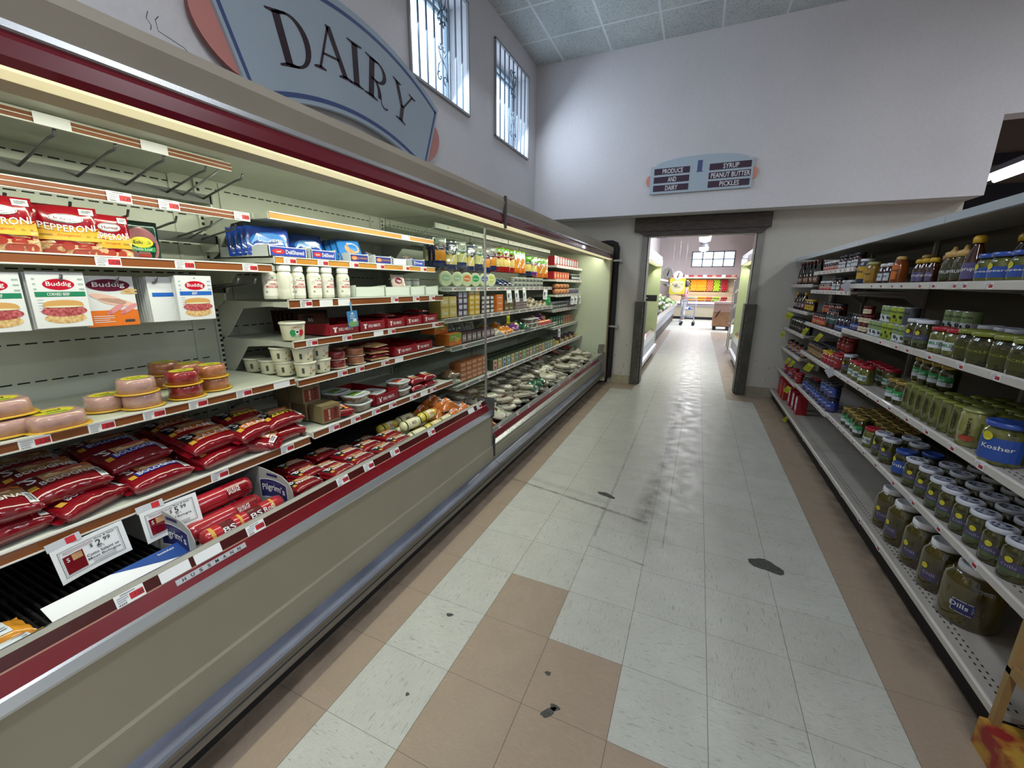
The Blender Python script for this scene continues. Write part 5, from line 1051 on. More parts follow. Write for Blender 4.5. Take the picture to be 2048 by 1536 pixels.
for k, (x, y, z) in enumerate(((-.36, .14, 0), (-.36, .30, 0), (-.42, .16, .05), (-.43, .33, .05), (-.48, .14, 0), (-.48, .31, 0), (-.36, .42, .0), (-.60, .16, 0), (-.6, .33, 0))): one([CH, CHW][k % 2], (x, y, DZ+.033+z), 'pale yellow tube beside the wiener packs, %s, %s' % ('front' if x > -.4 else 'middle' if x > -.5 else 'rear', ('left', 'centre', 'right')[min(2, int((y-.1)/.13))]), group='pale yellow tubes', rz=rnd.uniform(-.15, .1))
def bagm(nm, w, d, h, c1, c2, seed, cat, txt=None, tc=None, zc=None, rum=.45):
    m, hz = pillow(w, d, h, c1, c2, seed, (lambda u, v: zc if abs(u) < .5 and abs(v) < .55 else None) if zc else None, 12, 10, rum, bot=.2); b = m.mesh(nm); m = MB(); a = Art(m, ptop(hz))
    if txt: a.text(txt, 0, 0, d*.16, tc or LWH, 3, w=w*.5)
    a.ell(-w*.1, d*.2, w*.12, d*.1, LGT, 2, 10); return Proto(nm, cat, b, [('front_print', m.mesh('front_print'))])
ORB = bagm('orange_food_bag', .15, .12, .06, mat('#b96a30', .15, coat=1, noise=.35, nscale=30), mat('#a8b0a8', .2, coat=1), 21, 'food bag', 'Papas', LWH, ORG)
for k, (x, y, z) in enumerate(((-.36, .545, 0), (-.37, .68, 0), (-.48, .5, 0), (-.48, .64, .01), (-.45, .58, .05), (-.6, .52, 0), (-.6, .66, 0), (-.58, .62, .05))): one(ORB, (x, y, DZ+z), 'orange print food bag left of the divider, %s %s' % ('front' if x > -.4 else 'middle' if x > -.5 else 'rear', 'left' if y < .6 else 'right'), group='orange bags by the divider', rz=rnd.uniform(-.3, .3))
# ---------------- middle bay
# second row: cardboard trays with blue deli bags
BLF = mat('#1d3f96', .18, coat=.9, noise=.15, nscale=14); BLL = mat('#2f78c4', .2, coat=.8)
def dtray(w, d, h, lab_, tc, bg_, wall=LGT, name='food_tray'):
    m = MB(); t = .003; m.box(-d, 0, -w/2, w/2, 0, t, wall); m.box(-t, 0, -w/2, w/2, 0, h, wall); m.box(-d, -d+t, -w/2, w/2, 0, h, wall)
    for s in (-1, 1): m.prism([(-d, t), (0, t), (0, h*1.18), (-d*.3, h), (-d, h)], s*w/2-(t if s > 0 else 0), s*w/2+(0 if s > 0 else t), wall)
    b = m.mesh('tray'); m = MB(); a = Art(m, fplane((0, 0, 0), (0, 1, 0), (0, 0, 1), (1, 0, 0)))
    if bg_: a.rect(-w*.46, h*.08, w*.46, h*.92, bg_, 1)
    if lab_ in ('DeliShaved', 'premium'): a.ell(-w*.26, h*.5, w*.16, h*.26, RED if lab_ == 'DeliShaved' else ORG, 2, 16); a.text('Land', -w*.26, h*.5, h*.2, LWH, 3); a.text(lab_, w*.16, h*.5, h*.42, tc, 3, w=w*.48)
    elif lab_: a.rect(-w*.34, h*.25, -w*.28, h*.75, LWH, 2); a.rect(-w*.38, h*.62, -w*.24, h*.75, LWH, 2); a.text(lab_, w*.05, h*.5, h*.30, LWH, 2, w=w*.48)
    return Proto(name, 'display tray', None, [('tray', b), ('front_print', m.mesh('front_print'))])
R2 = 1.564; Xf = -.618
D1 = dtray(.19, .32, .042, 'DeliShaved', LWH, mat('#2b3f9c', .4)); D2 = dtray(.145, .30, .042, 'DeliShaved', LWH, mat('#2b3f9c', .4)); D3 = dtray(.135, .30, .040, 'premium', mat('#b07a5a', .5), mat('#23307c', .4)); D4 = dtray(.125, .3, .036, '', LWH, None); D5 = dtray(.13, .3, .040, 'Deli', LWH, mat('#2b3f9c', .4))
for P, y, l in ((D1, -.365, 'wide white tray with blue deli label, leftmost on amber-strip shelf'), (D2, -.175, 'white tray with blue deli label, second on amber-strip shelf'), (D3, .055, 'white tray with navy premium label, left of two'), (D3, .24, 'white tray with navy premium label, right of two'), (D4, .385, 'plain white tray on the amber-strip shelf'), (D5, .57, 'small white tray with blue label at shelf end')): one(P, (Xf, y, R2), l, group='white trays on the amber-strip shelf')
DB = hang('blue_deli_bag', .165, .125, .006, BLF, BLF, lambda a, w, h: (a.ell(0, -h*.55, w*.42, h*.3, BLL, 1, 20), a.text('DeliShaved', w*.05, -h*.5, h*.16, LGT, 2, w=w*.55), a.text('Land', 0, -h*.32, h*.08, RED, 2)), 'deli bag', .014, 4)
DBM = hang('blue_deli_bag', .13, .115, .006, BLL, BLL, lambda a, w, h: (a.ell(w*.05, -h*.5, w*.32, h*.26, MEATT, 1, 20), a.text('Honey', 0, -h*.25, h*.1, LWH, 2), a.rect(-w*.4, -h*.9, w*.4, -h*.8, BLF, 1)), 'deli bag', .012, 5)
for k in range(4): one(DB, (-.72-.035*k, -.385-.004*k, R2+.128-.002*k), 'dark blue deli bag leaning in the widest tray, %s' % nth(k, 4).replace('left', 'front').replace('leftmost', 'front').replace('rightmost', 'rearmost'), group='blue bags in widest tray', rz=-.5, ry=-.25)
for k in range(2): one(DB, (-.76-.06*k, -.16+.02*k, R2+.12), 'dark blue deli bag in the second tray, %s' % ('front', 'rear')[k], group='blue bags in second tray', rz=-.2, ry=-.35)
for k in range(4): one(DBM, (-.70-.03*k, .055-.012*k, R2+.115-.004*k), 'light blue deli bag leaning in the left premium tray, %s' % ('front', 'second', 'third', 'rear')[k], group='light blue bags', rz=-.25, ry=-.45)
for k, (y, z) in enumerate(((.24, .06), (.23, .045), (.57, .06), (.42, .05))):
    one(bagm('deli_bag', .13, .14, .035, mat('#8a8f9c', .2, coat=.9, noise=.3) if k % 2 else BLF, BLF, 30+k, 'deli bag', 'Deli', LWH, MEATT), (-.72, y, R2+z-.04), 'blue and white deli bag lying in the %s' % ('right premium tray, upper', 'right premium tray, lower', 'small end tray', 'plain white tray')[k], ry=-.1) if k != 1 else None
# third row: cream bottles and white trays
R3 = 1.385
def bottw():
    R, h = .031, .142; m = MB(); m.lathe([(R*.9, 0), (R, .005), (R, h*.28), (R*.985, h*.3), (R, h*.32), (R, h*.70), (R*.92, h*.76), (R*.78, h*.80), (R*.78, h*.84)], 20, mat('#d3d4c4', .3, coat=.3)); b = m.mesh('bottle_body')
    m = MB(); m.lathe([(R*.86, h*.83), (R*.88, h*.84), (R*.88, h*.985), (R*.82, h)], 20, mat('#e1e3dc', .35)); c = m.mesh('cap')
    m = MB(); a = Art(m, fcyl(R*1.005, 0)); a.rect(-R*1.3, h*.10, R*1.3, h*.68, mat('#dcdcd4', .35), 1, 12); a.text('Cacique', 0, h*.57, h*.06, mat('#b03444', .4), 3, w=R*1.3); a.text('CREMA', 0, h*.45, h*.05, RED, 3, w=R*.85); a.text('MEXICANA', 0, h*.37, h*.075, RED, 3, w=R*1.75); a.ell(0, h*.63, R*.2, h*.02, GRN, 2, 8)
    a.ell(-R*.9, h*.50, R*.25, h*.055, mat('#9c5a60', .4), 2, 4); a.ell(-R*.9, h*.50, R*.2, h*.044, mat('#dcdcd4', .35), 3, 4); a.ell(-R*.85, h*.22, R*.15, h*.035, mat('#8f9a90', .5), 2, 12); a.lines(-R*.1, R*.8, h*.26, 3, h*.03, h*.008, mat('#7f9a90', .5), 2); a.rect(-R*1.3, h*.685, R*1.3, h*.70, CREM, 2, 12)
    return Proto('cream_bottle', 'bottle', None, [('bottle_body', b), ('cap', c), ('bottle_label', m.mesh('bottle_label'))])
BW = bottw()
for k, (x, y, rz) in enumerate(((-.62, -.40, 1.3), (-.635, -.325, -.15), (-.615, -.252, .1), (-.615, -.178, .1), (-.67, -.10, 1.6), (-.605, -.085, -.1), (-.66, -.44, -.3))): one(BW, (x, y if k != 4 else -.115, R3), 'white crema bottle, %s' % ('second from left, front', 'third from left', 'fourth from left', 'fifth from left', 'half hidden behind the last', 'rightmost in front', 'leftmost, set back')[k] , group='white crema bottles', rz=rz) if k != 4 else one(BW, (-.69, -.12, R3), 'white crema bottle half hidden behind the last two', group='white crema bottles', rz=1.5)
W1 = dtray(.215, .34, .052, '', LWH, None, mat('#c9d2c8', .5)); W2 = dtray(.14, .34, .052, '', LWH, None, mat('#c9d2c8', .5))
for k, (P, y) in enumerate(((W1, .075), (W1, .30), (W2, .49), (W2, .645))): one(P, (-.575, y, R3), 'pale cardboard tray on the bottle shelf, %s' % nth(k, 4), group='pale trays on the bottle shelf')
PBG = hang('ham_bag', .12, .115, .006, mat('#b9a8a0', .15, coat=1), mat('#b9a8a0', .2), lambda a, w, h: (a.ell(-w*.1, -h*.35, w*.26, h*.16, mat('#6e1230', .3), 2, 16), a.text('Ham', -w*.1, -h*.35, h*.12, LWH, 3), a.poly([(-w*.3, -h*.9), (w*.4, -h*.9), (w*.4, -h*.4), (0, -h*.6)], PYEL, 1)), 'deli bag', .012, 6)
one(PBG, (-.66, .40, R3+.125), 'clear and yellow ham bag standing in the pale trays', ry=-.2)
for k in range(5): one(TC['red'], (-.80, -.02+.09*k, R3+.01), 'dark meat tub at the back of the pale trays, %s' % nth(k, 5), group='dark tubs behind pale trays')
WT = lambda a, R, h: a.rect(-R*.8, h*.3, R*.8, h*.7, LGT, 1, 6)
wtub = jar('white_tub', .04, .05, mat('#aeb2a0', .35, noise=.05), mat('#c3c7b8', .4), WT, lr=1.02, lh=.008); wtub.cat = 'tub'
for k in range(6): one(wtub, (-.72, .46+.09*(k % 3), R3+.004+.051*(k//3)), 'pale round tub in the right trays, %s, %s layer' % (nth(k % 3, 3), ('lower', 'upper')[k//3]), group='pale tubs')
# blue hang tag
m = MB(); m.box(-.001, .001, -.030, .030, -.115, -.035, mat('#3f78b0', .4)); m.box(-.001, .001, -.004, .004, -.035, .01, mat('#6a9ac4', .4)); b = m.mesh('hang_tag'); m = MB(); a = Art(m, fplane((.0012, 0, 0), (0, 1, 0), (0, 0, 1), (1, 0, 0))); a.ell(0, -.098, .029, .016, mat('#6a9a60', .5), 1, 16); a.rect(0, -.09, .02, -.074, LGT, 2); a.ell(0, -.047, .008, .004, LWH, 1, 10); a.lines(-.015, .015, -.058, 3, .007, .002, LWH, 1)
o = one(Proto('hang_tag', 'hang tag', b, [('tag_print', m.mesh('tag_print'))]), (-.543, -.108, 1.355), 'blue landscape tag hanging from the bottle shelf', rz=-.1); o.rotation_euler = (.08, 0, -.15)
# fourth row: campesino tub and red trays
def tubc(R, h, body, art, nm='cream_tub'):
    m = MB(); m.lathe([(R*.80, 0), (R*.84, .004), (R*.97, h*.86), (R*.97, h*.88)], 24, body); b = m.mesh('tub_body'); m = MB(); m.lathe([(R*1.0, h*.86), (R*1.05, h*.87), (R*1.05, h*.955), (R*.98, h*.985), (R*.90, h*.97), (1e-5, h*.97)], 24, mat('#d5d6c6', .4)); l = m.mesh('lid')
    m = MB(); a = Art(m, fcyl(lambda y: R*(.845+.13*y/(h*.86)), 0)); old = a.fn
    def f(x, y, l_): r_ = R*(.843+.128*y/(h*.86))+.0004+l_*LF; t = x/R; return Vector((r_*cos(t), r_*sin(t), y))
    a.fn = f; art(a, R, h); return Proto(nm, 'tub', None, [('tub_body', b), ('lid', l), ('tub_print', m.mesh('tub_print'))])
CT = mat('#d3d2b8', .4)
def camp(a, R, h): a.ell(-R*.38, h*.42, R*.26, h*.18, GRN, 1, 14); a.ell(R*.38, h*.42, R*.26, h*.18, RED, 1, 14); a.ell(0, h*.45, R*.2, h*.12, LWH, 2, 12); a.ell(0, h*.47, R*.12, h*.05, BLK, 3, 10); a.text('CAMPESINO', 0, h*.68, h*.09, mat('#8e5a50', .5), 3, w=R*1.0, arc=h*.05); a.text('QUESO FRESCO', 0, h*.22, h*.07, GRN, 3, w=R*1.1); a.text('mexican', 0, h*.13, h*.05, GRN, 3, w=R*.6)
def crem(a, R, h): a.rect(-R*.95, h*.25, -R*.70, h*.62, mat('#6f6a5e', .5), 1, 3); a.bars(-R*.95, h*.25, R*.25, h*.37, TXT, 2, 6); a.poly([(-R*.1, h*.52), (R*.75, h*.66), (R*.75, h*.80), (-R*.1, h*.68)], mat('#7a3038', .4), 1); a.text('Crema', R*.32, h*.665, h*.07, CREM, 3, w=R*.5, tilt=.18); a.ell(-R*.12, h*.22, R*.1, h*.05, TXT, 1, 4); a.ell(R*.35, h*.38, R*.3, h*.1, mat('#b9966a', .5), 1, 14)
CTB = tubc(.052, .082, CT, camp); CRB = tubc(.047, .068, CT, crem)
one(CTB, (-.605, -.40, 1.206), 'white tub with green and red campesino print, alone at shelf end', rz=-.30)
DM = lambda w: dtray(w, .36, .05, 'DELI MEATS', LWH, mat('#7a1420', .5), mat('#8c1822', .45, noise=.06))
DA, DC = DM(.19), DM(.15)
for k, (P, y) in enumerate(((DA, -.13), (DA, .075), (DC, .27), (DC, .44), (DC, .615))): one(P, (-.575, y, 1.206), 'red cardboard deli tray on the campesino tub shelf, %s' % nth(k, 5), group='red trays, upper shelf')
RF = bagm('red_meat_pack', .11, .15, .02, FILM, FILMD, 41, 'meat pack', 'B', LWH, MEATT, .1)
RFH = hang('dark_meat_pack', .16, .11, .004, mat('#2c1a16', .2, coat=1), FILMD, lambda a, w, h: (a.rect(-w*.4, -h*.75, w*.4, -h*.2, mat('#5a3524', .3, coat=.6), 1), a.text('BS', -w*.05, -h*.5, h*.16, LWH, 2)), 'meat pack', .004, 12)
for k in range(6): one(RFH, (-.78-.022*k, -.15-.008*k, 1.318), 'dark pack leaning in the leftmost red tray, %s' % ('front', 'second', 'third', 'fourth', 'fifth', 'rearmost')[k], group='leaning dark packs', rz=-.5, ry=-.45)
for k, (y, z) in enumerate(((.26, 0), (.28, .025), (.28, .05), (.62, .0), (.62, .03), (.62, .06), (.45, .0))): one(RF, (-.70, y, 1.212+z), 'red meat pack in a red upper tray, %s' % ('third tray bottom', 'third tray middle', 'third tray top', 'last tray bottom', 'last tray middle', 'last tray top', 'fourth tray')[k], group='packs in upper red trays', rz=.1)
# fifth row: cream tubs, round packs, flat packs, red trays
R5 = 1.034; g = 'cream tubs under the campesino shelf'
for x, y, z, l in ((-.60, -.36, 0, 'front bottom'), (-.60, -.365, .067, 'front top'), (-.61, -.265, 0, 'right bottom'), (-.61, -.268, .067, 'right top'), (-.665, -.455, 0, 'behind left bottom') if False else (-.70, -.385, 0, 'second row bottom'), (-.70, -.40, .067, 'second row top'), (-.80, -.39, 0, 'third row'), (-.91, -.39, 0, 'rearmost')): one(CRB, (x, y, R5+z), 'small cream tub with barcode, %s' % l, group=g, rz=-.1)
for x, y, z, c, l in ((-.63, -.15, 0, 'red', 'red, lower'), (-.63, -.15, .043, 'red', 'red, upper'), (-.63, -.02, 0, 'brown', 'brown, lower'), (-.63, -.02, .043, 'brown', 'brown, upper'), (-.74, -.15, 0, 'red', 'red, second row'), (-.74, -.02, 0, 'brown', 'brown, second row'), (-.74, -.02, .043, 'brown', 'brown, second row upper')): one(TC[c], (x, y, R5+z), 'clear-lidded round meat tub, %s' % l, group='round tubs by the cream tubs')
for k in range(5): one(bagm('flat_meat_pack', .13, .12, .018, FILM if k % 2 else MEATT, mat('#8f5a50', .3, coat=.6), 50+k, 'meat pack', 'Ham', LWH, GOLDP if k == 4 else LGT, .1), (-.63, .125, R5+.018*k), 'flat meat pack in the short stack, %s from bottom' % ORD[k], group='short stack of flat packs', rz=rnd.uniform(-.2, .2))
for k, y in enumerate((.34, .53)): one(DA, (-.575, y, R5), 'empty red deli tray beside the flat packs, %s' % ('left', 'right')[k], group='red trays, lower shelf')
# sixth row
R6 = .800
def texas(): return carton('carton_box', .10, .10, .085, mat('#7a6c4c', .5, noise=.1), mat('#7a6c4c', .5), lambda a, w, h: (a.rect(-w*.42, h*.08, w*.42, h*.8, mat('#6e2a20', .45)), a.text('BIG CHUNK', -w*.12, h*.45, h*.12, CREM, 2, w=h*.6, tilt=pi/2), a.text('TEXAS', w*.22, h*.5, h*.18, BLK, 2, w=h*.7, tilt=pi/2)))
TX = texas()
for x, y, z, l in ((-.53, -.30, 0, 'front lower'), (-.64, -.30, 0, 'middle lower'), (-.64, -.31, .087, 'middle upper'), (-.75, -.30, 0, 'rear lower'), (-.75, -.31, .087, 'rear upper')): one(TX, (x, y, R6), 'tan carton with brown label beside the red bags, %s' % l, group='tan cartons', rz=-.1) if z == 0 else one(TX, (x, y, R6+z), 'tan carton with brown label beside the red bags, %s' % l, group='tan cartons')
def contn(top, nm='deli_container'):
    R = .062; m = MB(); m.lathe([(R*.85, 0), (R*.98, .030), (R, .034)], 24, speck('brown_meat_clear', '#5e4438', '#8d7a6c', 60, .3, .7, .15, 1), sq=.5); b = m.mesh('container'); m = MB(); m.lathe([(R*1.03, .033), (R*1.06, .035), (R*1.06, .042), (R*.98, .044), (R*.9, .040), (1e-5, .040)], 24, mat('#b9c0be', .25, coat=.5), sq=.5); l = m.mesh('lid')
    m = MB(); a = Art(m, lambda x, y, l_: Vector((-y, x, .0405+l_*LF))); a.rect(-R*.6, -R*.5, R*.6, R*.5, top, 1); a.rect(-R*.6, -R*.5, R*.6, -R*.25, LWH, 2); a.ell(0, R*.1, R*.3, R*.16, GOLDP, 2, 14); a.text('Deli', 0, R*.1, R*.2, BLK, 3); return Proto(nm, 'deli container', None, [('container', b), ('lid', l), ('lid_label', m.mesh('lid_label'))])
CG, CR_, CW_ = contn(mat('#3f8f2c', .4)), contn(RED), contn(LGT)
for P, x, y, z, l in ((CG, -.57, -.085, 0, 'green labelled, front lower'), (CG, -.575, -.095, .044, 'green labelled, front upper'), (CG, -.71, -.10, 0, 'green labelled, rear lower'), (CG, -.71, -.10, .044, 'green labelled, rear upper'), (CR_, -.57, .25, 0, 'red labelled, lower'), (CR_, -.57, .245, .044, 'red labelled, upper'), (CW_, -.62, .08, .01, 'inside the red tray')): one(P, (x, y, R6+z), 'clear deli container, %s' % l, group='clear deli containers', rz=.15)
one(dtray(.19, .36, .055, 'DELI MEATS', LWH, mat('#7a1420', .5), mat('#8c1822', .45, noise=.06)), (-.515, .085, R6), 'red deli tray between the clear containers')
one(BO[2], (-.59, -.20, R6), 'red lunch meat bag squeezed between tan cartons and green containers', rz=1.2, sc=.8)
for x, y, z, l in ((-.57, .38, 0, 'lower'), (-.58, .39, .042, 'upper'), (-.57, .52, 0, 'right lower'), (-.57, .51, .042, 'right upper'), (-.70, .42, 0, 'rear')): one(bagm('red_meat_pack', .13, .12, .042, FILM, FILMD, 61, 'meat pack', 'B', LWH, MEATT, .12), (x, y, R6+z), 'chunky red meat pack on the lowest shelf, %s' % l, group='chunky red packs')
# ------------------------------------------------------------------ far chilled case goods
NVY = mat('#1c2550', .16, coat=1); CHW_ = mat('#c9b266', .2, coat=.8); CHO = mat('#c4812c', .2, coat=.8); CLF = mat('#8e9288', .12, coat=1)
def cbag(nm, w, h, top, mid, bot, win, blob=None, txt='', seed=0):
    def f(a, W_, H_):
        a.rect(-W_*.49, -H_*.30, W_*.49, -H_*.02, top, 1, 6, 2); a.rect(-W_*.49, -H_*.99, W_*.49, -H_*.80, bot, 1, 6, 2); a.rect(-W_*.40, -H_*.78, W_*.40, -H_*.42, win, 1, 6, 4)
        if blob: a.ell(0, -H_*.34, W_*.40, H_*.13, blob, 2, 16)
        a.text(txt, 0, -H_*.34, H_*.07, LWH, 4, w=W_*.55); a.ell(W_*.1, -H_*.12, W_*.25, H_*.03, LGT, 3, 10)
        a.poly([(W_*.2, -H_*.45), (W_*.3, -H_*.45), (W_*.0, -H_*.78), (-W_*.1, -H_*.78)], LGT, 3)
    return hang(nm, w, h, .004, mid, mid, f, 'cheese bag', .02, seed)
NB = [cbag('cheese_bag', .105, .20, CLF, NVY, NVY, CHO, mat('#4a2a4a', .3), 'Sargento', 1), cbag('cheese_bag', .105, .20, NVY, CLF, NVY, CHW_, NVY, 'Shred', 2), cbag('cheese_bag', .105, .20, CLF, NVY, NVY, mat('#b8b478', .2, coat=.8), mat('#2d5a48', .3), 'Blend', 3)]
GTOP = mat('#5a9c22', .2, coat=.9); RB = cbag('cheese_bag', .11, .215, GTOP, mat('#8e1616', .2, coat=.9), mat('#8e1616', .2, coat=.9), CHW_, FILM, 'Kraft', 4); OB = cbag('cheese_bag', .11, .215, GTOP, mat('#c96a1c', .2, coat=.9), mat('#c96a1c', .2, coat=.9), CHO, LGT, 'Kraft', 5)
DGB = cbag('cheese_bag', .11, .20, GTOP, mat('#1c4a34', .2, coat=.9), NVY, CHW_, mat('#1c4a34', .3), 'Italian', 6); PB = cbag('cheese_bag', .11, .20, GTOP, mat('#c9c4b8', .2, coat=.9), mat('#6a2a7a', .2, coat=.9), CHW_, mat('#6a2a7a', .3), 'Blend', 7)
nav = [(.87, 0), (1.01, 1), (1.15, 2), (1.29, 1), (1.43, 2), (1.56, 0), (1.67, 0)]
for i, (y, q) in enumerate(nav):
    for k in range(3): put(NB[(q+(k > 1)) % 3], (-.66-.04*k, y+rnd.uniform(-.01, .01), 1.775-.02*(i % 2)), 'navy and clear cheese bag on the pegs, %s, %s deep' % (nth(i, 7), ORD[k]), 'navy cheese bags on the pegs', rz=-.55+rnd.uniform(-.25, .25), ry=rnd.uniform(-.1, .05))
for P, ys, desc in ((RB, (1.81, 1.94, 2.07), 'red and green cheese bag'), (OB, (2.21, 2.33), 'orange cheese bag with green top'), (DGB, (2.50,), 'dark green cheese bag'), (PB, (2.68,), 'white and purple cheese bag'), (OB, (2.90, 3.04), 'large orange bag at the row end')):
    for i, y in enumerate(ys):
        for k in range(2): put(P, (-.65-.045*k, y+.01*k, 1.785-(.03 if y > 2.4 else 0)), '%s on the pegs, %s, %s' % (desc, nth(i, len(ys)), ('front', 'behind')[k]), desc+' group', rz=-.5+rnd.uniform(-.25, .2), ry=rnd.uniform(-.08, .05))
G1, G2, G3, G4 = 1.438, 1.217, 1.019, .729; P1 = 'top shelf of far case'; P2 = 'second shelf of far case'; P3 = 'third shelf of far case'; P4 = 'lowest shelf of far case'
WC = mat('#b9bfa2', .2, coat=.9, noise=.06)
def wheelp(lbl, txt): 
    R = .055; m = MB(); m.lathe([(R*.9, -.018), (R, -.012), (R, .012), (R*.9, .018)], 20, WC, ax='y'); b = m.mesh('fresh_cheese'); m = MB(); a = Art(m, lambda x, y, l: Vector((.0, 0, 0))+Vector((x, -.0185-l*LF, y))); a.ell(0, R*.15, R*.6, R*.45, lbl, 1, 18); a.text(txt, 0, R*.1, R*.25, LWH, 2, w=R*.9); return Proto('fresh_cheese', 'cheese pack', b, [('front_label', m.mesh('front_label'))])
WP = [wheelp(mat('#8fa88a', .4), 'Queso'), wheelp(ORG, 'Fresco'), wheelp(GRN, 'Queso'), wheelp(BLU, 'Panela'), wheelp(mat('#a9b03a', .4), 'Oaxaca')]
for k, (y, q) in enumerate(((.92, 0), (1.08, 0), (1.22, 1), (1.36, 2), (1.52, 3), (1.64, 4))): put(WP[q], (-.65, y, G1+.056), 'round white cheese pack standing on the %s, %s' % (P1, nth(k, 6)), 'white cheese packs', rz=pi/2-.5, ry=0)
BW_ = bagm('blue_wedge_pack', .08, .16, .035, NVY, NVY, 71, 'cheese pack', 'Parmesan', LGT, mat('#2d6a58', .3), .15)
for k, y in enumerate((1.78, 1.88, 1.98)): o = put(BW_, (-.68, y, G1+.03), 'navy wedge pack leaning on the %s, %s' % (P1, nth(k, 3)), 'navy wedge packs'); o.rotation_euler = (0, .3, 0)
PT = jar('white_tub', .045, .045, mat('#8f958c', .35, noise=.1, nscale=60), mat('#b9beb4', .35), lab(TXT, 'dip', LGT, None, .3, .7, .9), lr=1.04, lh=.008); PT.cat = 'tub'
for k in range(16): put(PT, (-.655, 2.16+.105*(k % 8), G1+.047*(k//8)), 'white lidded dip tub on the %s, %s, %s layer' % (P1, nth(k % 8, 8), ('lower', 'upper')[k//8]), 'dip tubs')
def block(nm, w, h, d, c, lbc, txt, cat='box'): return carton(nm, w, d, h, c, c, lambda a, W_, H_: (a.rect(-W_*.4, H_*.15, W_*.4, H_*.85, lbc, 1), a.text(txt, 0, H_*.5, H_*.3, LWH, 2, w=W_*.6)), cat)
YB_ = block('cheese_block', .105, .075, .10, mat('#b59f5e', .3, coat=.4), mat('#c2ad6c', .4), 'Cheese', 'cheese block'); PWB = block('small_carton', .062, .045, .08, mat('#4a3a58', .4), mat('#a9a4b8', .4), 'FIT'); YB2 = block('cheese_block', .08, .038, .09, mat('#c09a3c', .3, coat=.4), mat('#caa850', .4), 'Mild', 'cheese block'); OBK = block('cheese_block', .13, .05, .09, mat('#c9702c', .3, coat=.4), mat('#b5622a', .4), 'Cheddar', 'cheese block'); DKB = block('small_carton', .07, .036, .09, mat('#2c2a30', .4), mat('#a9a7a4', .4), 'cream'); BRB = block('cheese_block', .10, .05, .09, mat('#5a4a26', .35, coat=.3), mat('#6b5a30', .4), 'Swiss', 'cheese block')
def stack(P, z, x, y0, dy, cols, layers, dz, desc, place, back=0):
    for i in range(cols):
        for k in range(layers): put(P, (x, y0+dy*i+rnd.uniform(-.003, .003), z+dz*k), '%s on the %s%s%s' % (desc, place, '' if layers == 1 else ', %s up' % (('lowest', 'second', 'third', 'fourth', 'fifth')[k] if k < layers-1 or layers == 2 else 'topmost'), '' if cols == 1 else ', '+nth(i, cols)), desc+' stack')
stack(YB_, G2, -.62, .86, .112, 2, 2, .077, 'big yellow cheese block', P2); stack(PWB, G2, -.62, 1.08, .07, 2, 4, .046, 'purple and white carton', P2); stack(YB2, G2, -.62, 1.26, .09, 2, 5, .039, 'slim yellow block', P2)
stack(DKB, G2, -.61, 1.44, .08, 3, 4, .037, 'black and white carton', P2); stack(OBK, G2, -.61, 1.76, .13, 1, 3, .051, 'orange cheese block', P2); stack(BRB, G2, -.62, 1.93, .11, 2, 2, .051, 'brown cheese block', P2); stack(block('small_carton', .09, .05, .09, mat('#8a8684', .4), mat('#5a3038', .4), 'Cream'), G2, -.62, 2.2, .1, 3, 2, .051, 'grey and maroon carton', P2)
SBG = bagm('snack_bag', .12, .11, .055, mat('#a9a290', .2, coat=.9, noise=.3), CLF, 72, 'snack bag', 'Snack', BLK, mat('#8a6a3a', .3, coat=.5), .4)
for k, (y, z) in enumerate(((2.55, 0), (2.68, 0), (2.6, .045), (2.84, 0), (2.98, 0))): put(SBG, (-.65, y, G2+z), 'crumpled pale snack bag on the %s, %s' % (P2, ('leftmost', 'second from left', 'on top of the pair', 'fourth from left', 'rightmost')[k]), 'snack bags', ry=.2)
put(jar('green_tub', .05, .12, GRN, GRN, lab(GRN, 'Parm', LWH, None, .3, .6, .8)), (-.64, 3.13, G2), 'round green canister at the right end of the %s' % P2)
# third shelf
GBX = carton('meal_box', .17, .12, .085, ORG, mat('#7d9a3a', .4), lambda a, w, h: (a.rect(-w*.5, 0, w*.5, h*.42, ORG, 1), a.ell(w*.15, h*.45, w*.2, h*.22, mat('#c9a04c', .4), 2, 16), a.text('Kid meal', -w*.15, h*.75, h*.16, LWH, 2)))
put(GBX, (-.56, .90, G3), 'green and orange meal box, lower of two, behind the divider', 'meal boxes'); put(GBX, (-.64, .84, G3+.087), 'green and orange meal box, upper of two, behind the divider', 'meal boxes')
PCX = block('yogurt_carton', .075, .075, .09, mat('#3a2c34', .4), mat('#8a7a78', .4), 'Oui'); stack(PCX, G3, -.565, 1.035, .08, 7, 1, .0, 'dark fruit carton', P3)
GRB = hang('sliced_meat_bag', .15, .13, .006, CLF, CLF, lambda a, w, h: a.ell(0, -h*.5, w*.3, h*.25, mat('#7a7068', .3), 1, 14), 'meat bag', .015, 9)
for k in range(4): put(GRB, (-.80, 1.0+.16*k, G3+.165), 'grey clear bag standing behind the dark cartons, %s' % nth(k, 4), 'grey clear bags', ry=-.3)
b_ = lambda c, s, z_=None, t='': bagm('cheese_pouch', .13, .12, .045, c, c, s, 'cheese pouch', t or None, LWH, z_, .4)
OBG, PPG, GGB, RBG, WHG = b_(mat('#c9781c', .2, coat=.9), 81, CHO, 'Kraft'), b_(mat('#6a2a7a', .2, coat=.9), 82), b_(mat('#1f5a3c', .15, coat=1), 83, None, 'Fresh'), b_(mat('#a8321c', .2, coat=.9), 84, CHO), b_(mat('#a9a498', .2, coat=.9), 85)
